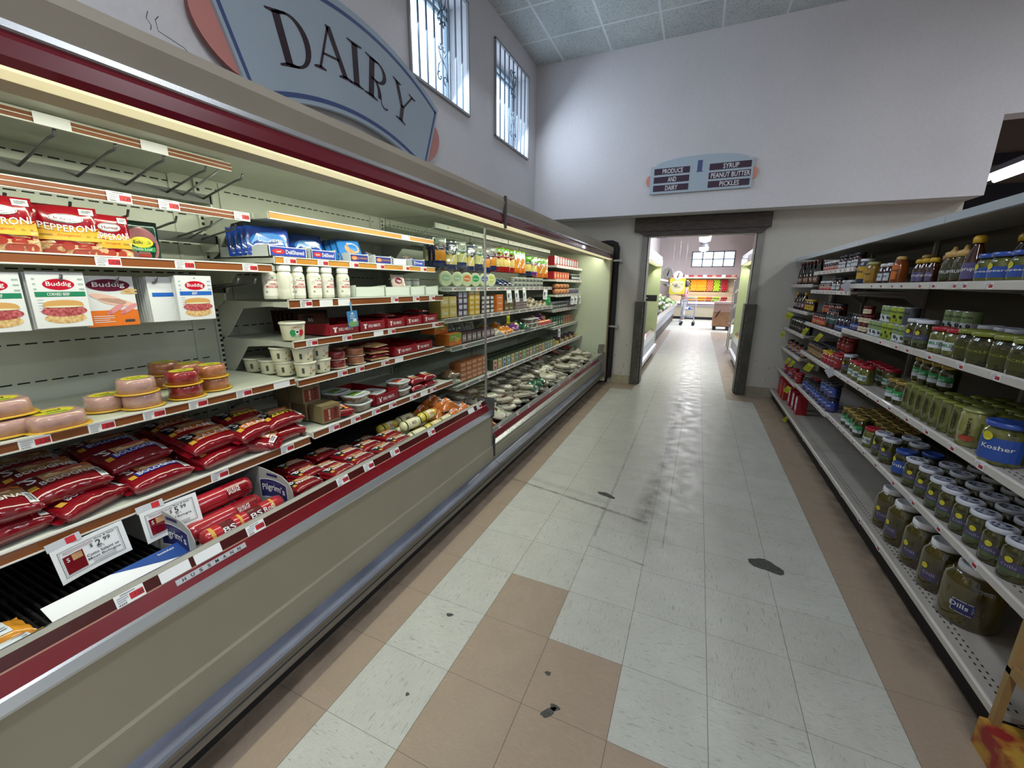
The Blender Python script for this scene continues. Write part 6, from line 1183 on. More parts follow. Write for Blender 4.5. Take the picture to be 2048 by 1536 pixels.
for P, x, y, z, l in ((WHG, -.60, 1.64, 0, 'white pouch left of the orange pile'), (OBG, -.60, 1.77, 0, 'orange pouch, left, bottom'), (OBG, -.60, 1.90, .0, 'orange pouch, right, bottom'), (OBG, -.68, 1.84, .035, 'orange pouch, top'), (OBG, -.74, 1.72, .02, 'orange pouch, rear left'), (OBG, -.74, 1.95, .02, 'orange pouch, rear right'), (PPG, -.60, 2.05, .01, 'purple pouch right of the orange pile'), (CHW_ and b_(CHW_, 86), -.66, 2.14, .03, 'pale yellow pouch'), (GGB, -.58, 2.25, 0, 'glossy green pouch, front'), (GGB, -.66, 2.30, .02, 'glossy green pouch, behind'), (RBG, -.60, 2.72, 0, 'red pouch, front left'), (RBG, -.60, 2.86, 0, 'red pouch, front middle'), (RBG, -.60, 3.0, 0, 'red pouch, front right'), (OBG, -.68, 2.80, .04, 'orange pouch over the red ones, left'), (PPG, -.68, 2.95, .05, 'purple pouch over the red ones'), (OBG, -.70, 3.07, .05, 'orange pouch over the red ones, right')): put(P, (x, y, G3+z), '%s on the %s' % (l, P3), 'cheese pouches', rz=rnd.uniform(-.3, .3), ry=.15)
CTN = contn(LGT, 'cheese_tub'); 
for k in range(2): put(CTN, (-.60, 2.42, G3+.046*k), 'clear white-lidded tub on the %s, %s of two' % (P3, ('lower', 'upper')[k]), 'white lidded tubs'); put(CTN, (-.60, 2.57, G3+.046*k), 'clear white-lidded tub near red pouches, %s of two' % ('lower', 'upper')[k], 'white lidded tubs near red pouches')
# lowest shelf: brick stack behind the divider then a long row of small cartons
BRK = block('dough_pack', .085, .036, .10, mat('#a9663e', .35, coat=.3), mat('#b8744a', .4), 'Bacon', 'food pack'); stack(BRK, G4, -.545, .98, .088, 5, 4, .037, 'copper brown pack', P4)
put(bagm('white_food_bag', .16, .13, .06, mat('#b9b4a2', .2, coat=1, noise=.1), CLF, 87, 'food bag'), (-.60, .86, G4), 'pale bag beside the copper brown packs'); put(bagm('white_food_bag', .15, .13, .05, mat('#7a5a48', .2, coat=1, noise=.2), CLF, 88, 'food bag'), (-.60, .86, G4+.055), 'brownish bag on top of the pale bag'); 
cols = ['#9c3a48', '#b5863c', '#3a5f94', '#2a8aa0', '#b5864c', '#2a7a5c', '#7c2438', '#5c8a3a', '#5c3a7c', '#c07a2a', '#2a7a94', '#6b4a2a']
for k in range(18):
    c = cols[k % 12]; y = 1.50+.096*k; P = carton('tea_carton', .078, .07, .085, mat('#34402c', .45), mat('#b9b88c', .45), lambda a, w, h: (a.rect(-w*.32, h*.06, w*.32, h*.82, mat(c, .4), 1), a.ell(0, h*.45, w*.16, h*.13, LGT, 2, 10)))
    put(P, (-.53, y, G4), 'small cream carton with %s panel in the long low row, %s' % ({'#9c3a48': 'pink', '#b5863c': 'ochre', '#3a5f94': 'blue', '#2a8aa0': 'cyan', '#b5864c': 'tan', '#2a7a5c': 'green', '#7c2438': 'maroon', '#5c8a3a': 'leaf green', '#5c3a7c': 'purple', '#c07a2a': 'orange', '#2a7a94': 'teal', '#6b4a2a': 'brown'}[c], nth(k, 18)), 'cream cartons in the long low row')
    for q in (1, 2): put(P, (-.53-.075*q, y, G4), 'cream carton in the %s row behind the long front row, %s' % (('second', 'third')[q-1], nth(k, 18)), 'cartons behind the long low row')
# end bay
PE = 'end bay shelf'
def redc(): return carton('whipped_cream_carton', .10, .08, .11, CR, CR, lambda a, w, h: (a.ell(0, h*.5, w*.38, h*.36, LGT, 1, 18), a.ell(0, h*.5, w*.25, h*.24, mat('#8fa0b8', .4), 2, 16), a.text('Dairy', 0, h*.5, h*.12, CR, 3)))
RC = redc()
for k in range(10): put(RC, (-.60, 3.32+.11*k, 1.696), 'red carton with white circle on the top %s, %s' % (PE, nth(k, 10)), 'red cartons, end bay')
RC2 = carton('butter_carton', .10, .09, .09, CR, mat('#b8452c', .4), lambda a, w, h: (a.rect(-w*.2, h*.2, w*.4, h*.8, mat('#c98a5a', .4), 1), a.text('Egg', 0, h*.5, h*.3, LWH, 2)))
for k in range(6): put(RC2, (-.60, 3.32+.11*k, 1.531), 'red and tan carton on the second %s, %s' % (PE, nth(k, 6)), 'red and tan cartons')
DCN = jar('dark_can', .035, .075, mat('#2a2422', .3, .3), CHROME, lab(LGT, 'O', BLK, None, .2, .6, .8), lr=.95, lh=.006); DCN.cat = 'can'; SCN = jar('silver_can', .033, .07, mat('#7a7880', .3, .5), CHROME, lab(PRP, 'y', LGT, None, .2, .6, .8), lr=.95, lh=.006); SCN.cat = 'can'
for k in range(5): put(DCN, (-.60, 4.0+.085*k, 1.531), 'dark can on the second %s, %s' % (PE, nth(k, 5)), 'dark cans, end bay')
BRL = roll('biscuit_tube', .033, .13, mat('#b0683a', .3, coat=.5), [(-.3, .3, mat('#c9905a', .4))], [(0, 'Rolls', mat('#7a2a1c', .4))], 'dough tube')
for k in range(8): put(BRL, (-.59-.0*k, 3.34+.14*(k % 4), 1.346+.035+.066*(k//4)), 'orange dough tube on the third %s, %s, %s layer' % (PE, nth(k % 4, 4), ('lower', 'upper')[k//4]), 'dough tubes')
for k in range(6): put(SCN, (-.60, 3.92+.08*k, 1.346), 'silver can on the third %s, %s' % (PE, nth(k, 6)), 'silver cans')
for k in range(12): put(PT, (-.64, 3.32+.105*(k % 6), 1.159+.047*(k//6)), 'white lidded tub on the fourth %s, %s, %s layer' % (PE, nth(k % 6, 6), ('lower', 'upper')[k//6]), 'white tubs, end bay')
PBX = carton('purple_box', .09, .09, .10, PRP, PRP, lambda a, w, h: (a.rect(-w*.3, h*.2, w*.3, h*.6, RED, 1), a.text('Gogurt', 0, h*.75, h*.12, LWH, 2, w=w*.7)))
for k in range(4): put(PBX, (-.63, 4.0+.1*k, 1.159), 'purple and red box on the fourth %s, %s' % (PE, nth(k, 4)), 'purple boxes')
GBXX = carton('green_carton', .09, .09, .12, mat('#1f5a44', .4), mat('#1f5a44', .4), lambda a, w, h: (a.rect(-w*.3, h*.15, w*.3, h*.5, mat('#a9a48c', .4), 1), a.text('Silk', 0, h*.75, h*.15, LWH, 2, w=w*.6))); TBX = carton('tan_carton', .09, .09, .11, mat('#8a6a4a', .4), mat('#9a7a5a', .4), lambda a, w, h: (a.rect(-w*.3, h*.3, w*.3, h*.7, RED, 1), a.text('Egg', 0, h*.5, h*.15, LWH, 2, w=w*.4)))
for k in range(10): put(GBXX if k < 5 else TBX, (-.63, 3.32+.11*k, .941), '%s carton on the fifth %s, %s' % ('dark green' if k < 5 else 'tan', PE, nth(k, 10)), 'fifth shelf cartons, end bay')
for k in range(9): put(PCX if k % 2 else GBX and YB2, (-.54, 3.33+.11*k, .729), 'small %s on the lowest %s, %s' % ('dark carton' if k % 2 else 'yellow block', PE, nth(k, 9)), 'lowest shelf packs, end bay')
# ticket cards
def wcard(w=.055, h=.11):
    m = MB(); m.box(-.0008, .0008, -w/2, w/2, -h, 0, PAPER); a = Art(m, fplane((.001, 0, 0), (0, 1, 0), (0, 0, 1), (1, 0, 0))); a.rect(-w*.35, -h*.6, -w*.0, -h*.25, mat('#5a5a60', .5), 1); a.text('2', w*.2, -h*.35, h*.18, TXT, 1); a.lines(-w*.35, w*.35, -h*.7, 3, h*.08, h*.03, mat('#6a6e76', .6), 1); return Proto('sale_card', 'sale card', m.mesh('sale_card'))
WCD = wcard()
for x, ys, z, wh in ((-.585, (1.90, 2.08, 2.28, 2.93), 1.405, 'under the top shelf'), (-.535, (3.91, 4.10, 4.29), 1.312, 'under the end bay third shelf'), (-.565, (3.45,), .908, 'under the end bay fifth shelf')):
    for k, y in enumerate(ys): o = put(WCD, (x, y, z), 'small white sale card %s of far case, %s' % (wh, nth(k, len(ys))), 'white cards '+wh); o.rotation_euler = (rnd.uniform(-.15, .15), -.05, rnd.uniform(-.2, .3)-.5)
o = put(TK, (-.575, 1.80, 1.182), 'yellow ticket hanging under the second shelf of far case'); o.rotation_euler = (0, 0, -.2)
# bag packed well: orange bags then tortilla packs
D2_ = .363
TORT = mat('#cbc7b4', .2, coat=1, noise=.12, nscale=20)
def tort(R, h, lblc, spots, txt, seed):
    m, hz = pillow(R*2.1, R*2.1, h, TORT, mat('#a39c86', .2, coat=1), seed, None, 12, 12, .25, bot=.5)
    # round the outline off
    for v in m.v:
        r = math.hypot(v.x, v.y); q = max(abs(v.x), abs(v.y))
        if r > 1e-6 and q > 1e-6: s_ = q/r*.35+.65; v.x *= q/r*.7+.3; v.y *= q/r*.7+.3
    b = m.mesh('tortilla_pack'); m = MB(); a = Art(m, ptop(hz)); a.ell(0, 0, R*.62, R*.5, lblc, 1, 16); a.ell(0, R*.15, R*.36, R*.2, mat('#7a8a4a', .4) if seed % 2 else FILM, 2, 12)
    for x, y in spots: a.ell(x*R, y*R, R*.12, R*.12, FILM, 2, 8)
    a.text(txt, 0, 0, R*.18, BLK, 3, w=R*.7); m2 = MB(); m2.tube([(0, R*.9, h*.5), (-.01, R*1.1, h*.7), (-.02, R*1.25, h*.9)], [.014, .006, .016], CLF, 6)
    return Proto('tortilla_pack', 'tortilla pack', b, [('front_print', m.mesh('front_print')), ('twisted_end', m2.mesh('twisted_end'))])
TPK = [tort(.095, .06, mat('#c9c6b0', .3), ((.5, .3), (-.5, .2)), 'Tortillas', 91), tort(.09, .055, mat('#a9b890', .3), ((.4, -.4),), 'Maiz', 92), tort(.075, .05, mat('#c9c2a8', .3), ((-.4, .4), (.5, -.2), (.1, .6)), 'Mission', 93), tort(.08, .055, mat('#8a5a54', .3), ((.5, 0),), 'Guerrero', 94)]
for k, (x, y, z) in enumerate(((-.37, .89, 0), (-.37, 1.03, 0), (-.38, .96, .05), (-.50, .9, 0), (-.5, 1.05, 0), (-.5, .97, .05))): put(ORB, (x, y, D2_+z), 'orange print food bag at the left of the far well, %s, %s' % ('front' if x > -.4 else 'rear', ('left', 'right', 'top')[k % 3]), 'orange bags in the far well', rz=rnd.uniform(-.4, .4), ry=.25)
tn = 0
for i in range(17):
    y = 1.20+.188*i
    for j, x in enumerate((-.385, -.56, -.74)):
        for k in range(3 if (j or i % 3 == 1) else 2):
            put(TPK[(i+j*2+k) % 4], (x+rnd.uniform(-.015, .015), y+rnd.uniform(-.02, .02), D2_+.052*k+.02*j), 'round tortilla pack, %s column from left, %s row, %s layer' % (ORD[i], ('front', 'middle', 'rear')[j], ('bottom', 'second', 'third')[k]), 'tortilla packs heaped in the far well', rz=rnd.uniform(0, 3), ry=.15+rnd.uniform(-.18, .2), rx=rnd.uniform(-.2, .2)); tn += 1
for k, (y, x) in enumerate(((1.95, -.36), (2.08, -.37), (2.2, -.36))): put(GGB, (x, y, D2_+.11), 'dark green pouch lying on the tortilla packs, %s' % nth(k, 3), 'green pouches on the tortillas', ry=.3, rz=k)
for k, (y, x) in enumerate(((3.1, -.75), (3.6, -.70), (4.0, -.62))): put(RBG, (x, y, D2_+.20), 'red pouch tucked among the tortilla packs, %s' % nth(k, 3), 'red pouches on the tortillas', ry=.3, rz=k)
# ------------------------------------------------------------------ produce room
PWH = mat('#c9ced0', .35, .1); PST = mat('#a9abb8', .35, .5); PGR = speck('bright_green_panel', '#b4bf92', '#c0ca9e', 2.5, .3, .7, .5, 0)
def pcase(y0, y1, xf, sgn, label):     # sgn +1: front faces +X (left side of the room)
    r = empty('produce_case', (xf, (y0+y1)/2, 0)); tag(r, label, 'refrigerated case', 'produce room chilled cases'); a, b = y0-(y0+y1)/2, y1-(y0+y1)/2
    def P(pr): return [(x*sgn, z) for x, z in pr]
    m = MB(); m.prism(P([(-1.05, .1), (-.02, .1), (-.02, .40), (-.05, .50), (-.10, .55), (-.13, .5), (-.16, .42), (-1.05, .42)]), a, b, [DARK, PST, PWH, MAROON, CHROME, GREYIN, GREYIN, PWH]); m.build('base', r)
    m = MB(); m.prism(P([(-.9, 0), (-.06, 0), (-.06, .1), (-.9, .1)]), a, b, DARK); m.prism(P([(-.02, .12), (.02, .13), (.02, .20), (-.02, .22)]), a, b, PST); m.build('bumper', r)
    m = MB(); m.prism(P([(-1.05, 1.95), (-.10, 1.95), (-.01, 1.99), (-.01, 2.06), (-1.05, 2.06)]), a, b, PWH); m.prism(P([(-.02, 1.88), (.0, 1.88), (.0, 1.99), (-.02, 1.99)]), a, b, [CHROME, MAROON2, CHROME, PWH]); m.build('canopy', r)
    m = MB(); m.prism(P([(-.12, 1.87), (-.02, 1.87), (-.02, 1.88), (-.12, 1.88)]), a, b, LENS); m.build('light_lens', r)
    m = MB(); m.prism(P([(-1.05, .42), (-1.0, .42), (-1.0, 1.95), (-1.05, 1.95)]), a, b, ENAMEL)
    m.build('back_panel', r)
    for z in (.8, 1.15, 1.5): m = MB(); m.prism(P([(-1.0, z), (-.4, z), (-.4, z+.03), (-1.0, z+.03)]), a, b-.06, PWH); m.build('shelf', r)
    m = MB(); m.prism(P([(-1.05, .1), (-.01, .1), (-.01, 1.98), (-1.05, 1.98)]), b-.05, b, PGR); m.build('end_panel', r)
    return r
pc = pcase(4.95, 8.0, .27, 1, 'left chilled case just inside the produce room with pale green end panel')
m = MB(); m.box(-.62, -.05, 1.47, 1.474, 1.14, 1.27, BLK); a = Art(m, fplane((-.33, 1.4695, 1.205), (1, 0, 0), (0, 0, 1), (0, -1, 0))); a.text('Organic', 0, 0, .05, LGT, 1); a.ell(-.22, 0, .04, .04, LGT, 1, 10); m.build('notice_strip', pc)
pcase(4.95, 8.0, 1.76, -1, 'right chilled case just inside the produce room with pale green end panel')
YC_ = bagm('yellow_squash_bag', .16, .15, .10, mat('#c99a2c', .3, coat=.5), mat('#c99a2c', .3), 101, 'food bag')
for k, (y, z) in enumerate(((7.2, 0), (7.45, 0), (7.3, .10), (7.6, .08), (7.0, 0))): put(YC_, (-.02, y, .43+z), 'bright yellow bag in the left produce case, %s' % ('second from near', 'third from near', 'on top left', 'on top right', 'nearest')[k], 'yellow bags in produce case')
# open produce table along the left wall
r = empty('produce_table', (.22, 13.1, 0)); tag(r, 'long slanted produce table with silver front along the left wall', 'produce table')
m = MB(); m.prism([(-1.0, 0), (-.12, 0), (-.10, .30), (-.02, .62), (-1.0, .62)], -4.9, 4.9, [DARK, mat('#3c332c', .6), PST, PST, PST]); m.build('base', r)
m = MB(); m.prism([(-.06, .62), (.0, .60), (.02, .68), (-.02, .78), (-.05, .78)], -4.9, 4.9, [PST, CHROME, CHROME, CHROME, CHROME]); m.build('front_rail', r)
m = MB(); m.prism([(-1.0, .62), (-.06, .66), (-.06, .70), (-1.0, 1.10)], -4.9, 4.9, mat('#28302a', .6)); m.build('slanted_bed', r)
m = MB(); m.box(-1.02, -1.0, -4.9, 4.9, .6, 1.7, mat('#c9b99a', .6)); m.box(-1.0, -.45, -4.9, 4.9, 1.66, 1.72, mat('#d9cdb0', .5)); m.build('upper_ledge', r)
fr_cols = [('melon', '#b9b88a', .085), ('cabbage', '#7d9a5a', .08), ('pink grapefruit', '#c97a7a', .05), ('leafy green head', '#4f7a3a', .075), ('white onion', '#cfcab8', .045), ('watermelon', '#3f5a34', .10)]
def ballp(nm, c, R, cat, stem=True, sc=(1, 1, .92)):
    m = MB(); m.ball((0, 0, 0), R, mat(c, .4, coat=.2, noise=.15, nscale=40), 12, 8, sc); b = m.mesh(nm); return Proto(nm, cat, b)
FB = {n: ballp(n.replace(' ', '_').replace('pink_', '').replace('white_', ''), c, R, n.split()[-1]) for n, c, R in fr_cols}
q = random.Random(5)
for i in range(46):
    y = 8.6+i*.202
    for j in range(4):
        n = ('melon' if j == 3 else ('watermelon', 'pink grapefruit', 'white onion', 'cabbage', 'leafy green head', 'melon')[(i//4+j) % 6]); R = dict((a, c) for a, b, c in fr_cols)[n]; x = .10-.20*j+q.uniform(-.03, .03)
        put(FB[n], (x, y+q.uniform(-.05, .05), .71+(.16-x)*.42+R*1.02), '%s on the long produce table, %s row' % (n, ('front', 'second', 'third', 'rear')[j]), '%s, %s row of produce table' % (n, ('front', 'second', 'third', 'rear')[j]))
# hanging scales
for i, (y, x, z) in enumerate(((12.4, .10, 1.86), (14.6, .30, 1.84))):
    r = empty('hanging_scale', (x, y, z)); tag(r, 'white dial scale over the produce table, %s one' % ('nearer' if i == 0 else 'farther'), 'scale', 'dial scales')
    m = MB(); m.lathe([(.15, -.04), (.16, -.03), (.16, .03), (.15, .04)], 20, PWH, ax='y'); m.build('dial_case', r)
    m = MB(); a = Art(m, fplane((0, -.0405, 0), (1, 0, 0), (0, 0, 1), (0, -1, 0))); a.ell(0, 0, .14, .14, LWH, 1, 20); a.poly([(-.03, -.08), (.01, -.08), (.05, .10), (.03, .10)], BLK, 2); m.build('dial', r)
    m = MB(); m.tube([(0, 0, -.15), (0, 0, -.32)], .008, CHROME); m.lathe([(.02, -.40), (.11, -.36), (.13, -.32)], 14, CHROME); m.build('pan', r); m = MB(); m.tube([(0, 0, .15), (0, 0, 4.0-z)], .0025, CHROME); m.build('hanger', r)
m = MB(); m.box(0, .55, 15.4, 15.42, 1.18, 1.75, YEL); a = Art(m, fplane((.275, 15.399, 1.46), (1, 0, 0), (0, 0, 1), (0, -1, 0))); a.ell(0, .0, .24, .24, mat('#cfc9a0', .5), 1, 20); a.rect(-.24, -.05, .24, .18, mat('#cfc9a0', .5), 2); a.text('ALWAYS', 0, .07, .07, mat('#7a6a2a', .5), 3); a.text('FRESH', 0, -.03, .06, mat('#7a6a2a', .5), 3)
m.tube([(.05, 15.41, 1.75), (.05, 15.41, 4.0)], .002, CHROME); m.tube([(.5, 15.41, 1.75), (.5, 15.41, 4.0)], .002, CHROME)
tag(m.build('hanging_poster'), 'yellow hanging poster behind the shopper', 'poster')
# fruit display on the far wall
r = empty('fruit_display', (1.0, 19.8, 0)); tag(r, 'far wall display case of oranges, limes and apples under the window', 'fruit display'); x0, x1 = -1.2, 1.5
m = MB(); m.box(x0, x1, -.75, .45, .12, .60, mat('#a39a84', .5)); m.box(x0, x1, -.70, .45, 0, .12, DARK); m.build('base', r)
m = MB(); m.prism([(-.80, .60), (-.80, .66), (-.84, .70), (-.80, .80), (-.74, .80), (-.70, .6)], x0, x1, [PST, MAROON, PWH, PWH, PWH, PWH], ax='x'); m.build('front_rail', r)
m = MB(); m.prism([(.45, .6), (-.70, .72), (-.55, .86), (-.40, 1.04), (-.40, 1.16), (-.05, 1.24), (.2, 1.75), (.2, 1.84), (.45, 1.84)], x0, x1, mat('#a08d72', .6), ax='x'); m.build('stepped_bed', r)
m = MB(); m.box(x0, x1, -.45, .45, 1.86, 1.97, mat('#8a2430', .45)); m.box(x0, x1, -.46, -.40, 1.84, 1.86, LENS)
for k in range(7): m.box(x0+.2+.38*k, x0+.36+.38*k, -.47, -.455, 1.88, 1.98, LGT if k % 2 else mat('#b07a6a', .5))
m.build('canopy', r)
FRT = [('lemon', '#d9b81c', -.60, -.36), ('tangerine', '#dd8a1c', -.36, -.10), ('orange', '#e88a12', -.10, .34), ('peach', '#c4623a', .34, .62), ('lime apple', '#8fb01c', .62, .94), ('red apple', '#9a141c', .94, 1.24)]
FR = {n: ballp(n.replace(' ', '_'), c, .05, n.split()[-1]) for n, c, a, b in FRT}
for n, c, a, b in FRT:
    w = max(2, int((b-a)/.083))
    for row_ in range(7):
        for k in range(w):
            t = row_/6; put(FR[n], (1.0+a+.045+k*.083+(row_ % 2)*.035, 19.8-.10+.22*t-.05, 1.30+.44*t*1.0), '%s in its block on the upper fruit bank' % n, '%s block, upper fruit bank' % n)
    for row_ in range(2):
        for k in range(w):
            if n != 'lemon': put(FR[n], (1.0+a+.045+k*.083+.03*row_, 19.8-.62+.12*row_, .86+.10*row_+.02), '%s in the lower fruit bank' % n, '%s block, lower fruit bank' % n)
# high bay lamps
def bay():
    a = MB(); a.lathe([(.05, .25), (.12, .22), (.20, 0)], 16, PST); a.tube([(0, 0, .25), (0, 0, .95)], .012, PST); d = MB(); d.lathe([(.19, 0), (.17, -.12), (.08, -.16), (1e-5, -.16)], 16, mat('#ffffff', .3, emit=3)); return Proto('hanging_lamp', 'hanging lamp', None, [('housing', a.mesh('housing')), ('diffuser', d.mesh('diffuser'))])
BL = bay()
for i, y in enumerate((7.0, 10.5, 14.0, 18.0)): put(BL, (1.05, y, 3.05), 'bright hanging lamp of the produce room, %s from the doorway' % ORD[i], 'produce room lamps')
# boxes on a pallet jack, wire rack
r = empty('pallet_box', (1.86, 14.5, 0)); tag(r, 'big cardboard produce box wrapped in plastic on a black pallet', 'pallet box')
cbm = speck('cardboard', '#8a6448', '#a37a5a', 5, .3, .7, .6, 0); m = MB(); m.box(-.28, .28, -.3, .3, .14, .92, cbm); m.build('box', r); m = MB(); m.box(-.30, .30, -.32, .32, .90, .97, mat('#c9b4ae', .3, coat=.5)); m.box(-.286, .286, -.306, .306, .62, .90, mat('#a98a80', .25, coat=.8)); m.build('plastic_wrap', r)
m = MB(); m.box(-.26, -.16, -.3, .3, 0, .13, BLK); m.box(.16, .26, -.3, .3, 0, .13, BLK); m.box(-.28, .28, -.3, .3, .12, .14, BLK); m.build('pallet', r); m = MB()
for k in range(4): m.poly([(-.24+.03*k, -.307, .42+.06*k), (-.21+.03*k, -.307, .42+.06*k), (-.15+.03*k, -.307, .50+.06*k), (-.18+.03*k, -.307, .50+.06*k)], BLK)
m.build('arrow_print', r)
r = empty('wire_rack', (1.90, 9.6, 0)); tag(r, 'tall white wire rack with hanging bags on the right of the produce aisle', 'wire rack')
for x, y in ((-.09, -.25), (.09, -.25), (-.09, .25), (.09, .25)): m = MB(); m.tube([(x, y, 0), (x, y, 1.62)], .012, PWH); m.build('post', r)
for z in (.25, .6, .95, 1.3, 1.6):
    m = MB()
    for k in range(7): m.tube([(-.10, -.25+k*.083, z), (.10, -.25+k*.083, z)], .004, PWH, 4)
    m.tube([(-.1, -.26, z), (.1, -.26, z), (.1, .26, z), (-.1, .26, z), (-.1, -.26, z)], .005, PWH, 4); m.build('wire_shelf', r)
WB_ = bagm('white_snack_bag', .15, .14, .09, mat('#cfc6b8', .3, coat=.5, noise=.15), mat('#cfc6b8', .3), 103, 'snack bag')
for k, z in enumerate((.25, .6, .95, 1.3)):
    for j, y in enumerate((9.45, 9.68)): put(WB_, (1.90, y, z+.006), 'pale bag on the wire rack, %s shelf from floor, %s' % (ORD[k], ('near', 'far')[j]), 'pale bags on wire rack')
# shopping cart
r = empty('shopping_cart', (.74, 15.9, 0)); tag(r, 'grey wire shopping cart in front of the shopper', 'shopping cart'); gy_ = mat('#8a8f9c', .35, .6)
def basket(m, z0, z1, s0, s1, n=8):
    c0 = [(-.24*s0, -.36*s0), (.24*s0, -.36*s0), (.24*s0, .36*s0), (-.24*s0, .36*s0)]; c1 = [(-.28*s1, -.42*s1), (.28*s1, -.42*s1), (.28*s1, .42*s1), (-.28*s1, .42*s1)]
    for t in [k/4 for k in range(5)]:
        pts = [(a[0]+(b[0]-a[0])*t, a[1]+(b[1]-a[1])*t, z0+(z1-z0)*t) for a, b in zip(c0, c1)]; m.tube(pts+pts[:1], .006 if t in (0, 1) else .003, gy_, 4)
    for e in range(4):
        for k in range(n+1):
            f = k/n; p = [c0[e][i]+(c0[(e+1) % 4][i]-c0[e][i])*f for i in (0, 1)]; q_ = [c1[e][i]+(c1[(e+1) % 4][i]-c1[e][i])*f for i in (0, 1)]; m.tube([(*p, z0), (*q_, z1)], .003, gy_, 4)
    for k in range(n+1): x = -.24*s0+.48*s0*k/n; m.tube([(x, -.36*s0, z0), (x, .36*s0, z0)], .003, gy_, 4)
m = MB(); basket(m, .58, 1.02, .85, 1); m.build('basket', r); m = MB(); basket(m, .30, .36, .9, .9, 6); m.build('lower_rack', r)
m = MB()
for s in (-1, 1): m.tube([(s*.24, -.40, .12), (s*.24, -.40, .55), (s*.26, -.40, 1.02)], .012, gy_); m.tube([(s*.22, -.42, .13), (s*.22, .38, .13), (s*.2, .36, .58)], .012, gy_)
m.build('frame', r); m = MB(); m.tube([(-.28, -.46, 1.06), (.28, -.46, 1.06)], .016, mat('#a9a4a8', .4)); m.build('handle', r)
for x in (-.22, .22):
    for y in (-.40, .36): m = MB(); m.lathe([(.06, -.015), (.062, 0), (.06, .015)], 12, BLK, c=(x, y, .062), ax='y'); m.build('wheel', r)
put(bagm('blue_bag', .16, .14, .12, mat('#3f5fa8', .3, coat=.5), mat('#3f5fa8', .3), 105, 'bag'), (.80, 15.8, .59), 'blue bag inside the shopping cart'); put(bagm('white_bag', .2, .2, .10, LWH, LWH, 106, 'bag'), (.68, 16.0, .59), 'white plastic bag inside the shopping cart')
# ------------------------------------------------------------------ shopper
def skin(name, pts, edges, rads, ma, parent, sub=2):
    me = bpy.data.meshes.new(name); me.from_pydata(pts, edges, []); o = bpy.data.objects.new(name, me); C.objects.link(o); o.parent = parent
    me.materials.append(ma); md = o.modifiers.new('skin', 'SKIN'); md.use_smooth_shade = True
    for i, v in enumerate(me.skin_vertices[0].data): v.radius = rads[i] if isinstance(rads[i], tuple) else (rads[i], rads[i]); v.use_root = i == 0
    s = o.modifiers.new('sub', 'SUBSURF'); s.levels = sub; s.render_levels = sub; return o
SK = mat('#a8785f', .5); r = empty('person', (.52, 17.5, 0)); tag(r, 'shopper in pink shirt and grey trousers holding a melon beside the cart', 'person')
# facing -X; y is sideways
P = []; E_d = []; Rr = []
def add(p, r_, par=None):
    P.append(p); Rr.append(r_)
    if par is not None: E_d.append((par, len(P)-1))
    return len(P)-1
pel = add((0, 0, .93), .10); sp = add((-.005, 0, 1.10), .085, pel); ch = add((0, 0, 1.27), (.095, .11), sp); nk0 = add((-.005, 0, 1.40), .06, ch); nk = add((-.02, 0, 1.46), .048, nk0); hd = add((-.045, 0, 1.55), .078, nk); ht = add((-.03, 0, 1.64), .075, hd)
tips = []
for s in (-1, 1):
    sh = add((.0, s*.17, 1.34), .055, ch); el = add((.03, s*.22, 1.09), .042, sh); wr = add((-.19, s*.12, 1.10), .028, el); pm = add((-.26, s*.09, 1.12), (.018, .034), wr)
    for k, (dy, L_) in enumerate(((-.03, .06), (-.01, .075), (.01, .072), (.028, .06))): f1 = add((-.29-.004*k, s*(.085+dy*s), 1.13), .009, pm); add((-.29-L_*.7, s*(.06+dy*s), 1.15), .008, f1)
    t1 = add((-.25, s*.055, 1.15), .010, pm); add((-.28, s*.035, 1.165), .009, t1)
    hp = add((0, s*.10, .84), .095, pel); kn = add((-.01, s*.10, .48), .062, hp); an = add((.02, s*.10, .09), .042, kn); add((-.11, s*.11, .04), .035, an)
body = skin('body', P, E_d, Rr, SK, r)
fm = MB(); fm.ball((-.10, 0, 1.575), .016, SK, 8, 6, (1.3, .8, 1.3))
for s in (-1, 1): fm.ball((-.105, s*.028, 1.60), .008, LWH, 8, 5); fm.ball((-.112, s*.028, 1.60), .004, BLK, 6, 4); fm.ball((-.03, s*.078, 1.59), .02, SK, 8, 5, (.7, .35, 1.1))
fm.ball((-.108, 0, 1.535), .016, mat('#8a3f42', .5), 8, 5, (.4, 1.2, .35)); fm.build('face', r)
HRM = speck('dark_hair', '#1d1a1e', '#38343a', 30, .3, .7, .5, .1)
hm = MB(); hm.ball((.005, 0, 1.60), .112, HRM, 16, 12, (1.05, .98, 1.1)); hm.ball((.03, 0, 1.535), .10, HRM, 14, 10, (.95, 1.08, 1.0)); hm.build('hair', r)
PKS = mat('#c07a80', .7); VST = mat('#8f98b8', .7); TRS = mat('#a09a9c', .75)
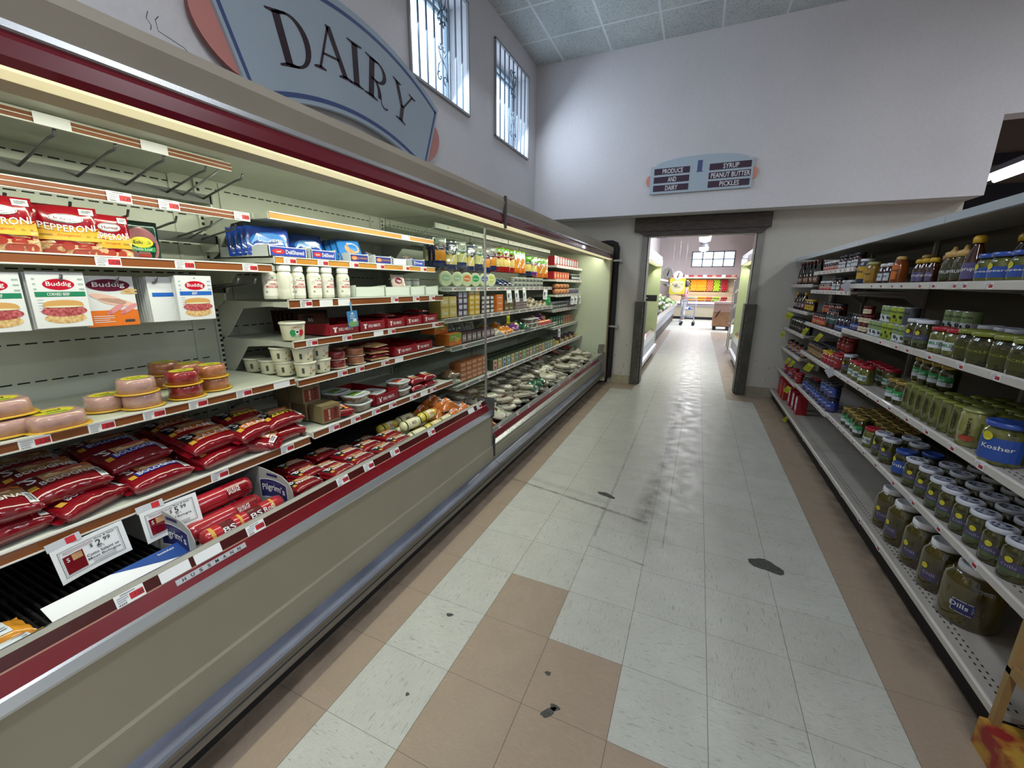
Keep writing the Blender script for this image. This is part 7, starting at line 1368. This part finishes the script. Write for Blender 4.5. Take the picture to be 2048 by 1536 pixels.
skin('shirt', [(0, 0, .86), (-.005, 0, 1.08), (0, 0, 1.27), (-.005, 0, 1.38), (0, .17, 1.345), (.03, .22, 1.12), (-.13, .14, 1.10), (0, -.17, 1.345), (.03, -.22, 1.12), (-.13, -.14, 1.10)], [(0, 1), (1, 2), (2, 3), (2, 4), (4, 5), (5, 6), (2, 7), (7, 8), (8, 9)], [.165, .15, (.155, .165), .075, .08, .062, .048, .08, .062, .048], PKS, r)
vm = MB(); vm.ball((-.07, 0, 1.20), .10, VST, 14, 10, (1.0, 1.15, 1.9)); vm.build('vest_front', r)
skin('trousers', [(0, 0, .95), (0, .10, .84), (-.01, .10, .48), (.02, .10, .12), (0, -.10, .84), (-.01, -.10, .48), (.02, -.10, .12)], [(0, 1), (1, 2), (2, 3), (0, 4), (4, 5), (5, 6)], [.15, .12, .085, .066, .12, .085, .066], TRS, r)
for s in (-1, 1): sm_ = MB(); sm_.ball((-.04, s*.105, .045), .05, LWH, 12, 8, (2.4, .95, .9)); sm_.build('shoe', r)
put(FB['melon'], (.185, 17.5, 1.19), 'pale melon held in the hands of the shopper')
# dim room glimpsed over the shelves
r = empty('strip_lamp', (4.72, 6.0, 3.0)); tag(r, 'bright twin tube lamp glimpsed past the end of the upper wall', 'lamp'); m = MB()
for x in (-.07, .07): m.tube([(x, -1.05, -.01), (x, 1.05, -.01)], .035, mat('#ffffff', .3, emit=4), 8)
m.build('tube', r); m = MB(); m.box(-.13, .13, -1.08, 1.08, .03, .10, PST); m.box(-.01, .01, -.02, .02, .10, 2.29, PST); m.build('housing', r)
dk_ = mat('#2c2b33', .6)
for k, (z0, z1) in enumerate(((3.78, 3.96), (3.0, 3.42), (2.2, 2.9))): m = MB(); m.box(4.2, 9.3, 9.9, 9.98, z0, z1, dk_); [m.box(x, x+.04, 9.88, 9.90, z0, z1, mat('#9a968e', .6)) for x in (5.6, 7.2)]; tag(m.build('wall_banner'), 'dark wall banner beyond the shelving, %s' % ('highest', 'middle', 'lowest')[k], 'banner', 'dark banners beyond')  # plain dark strips put in for the dark bands on this wall
for l, n in WORDS:
    w = len(l.split())
    if not 4 <= w <= 16: print('LABEL', w, n, l)
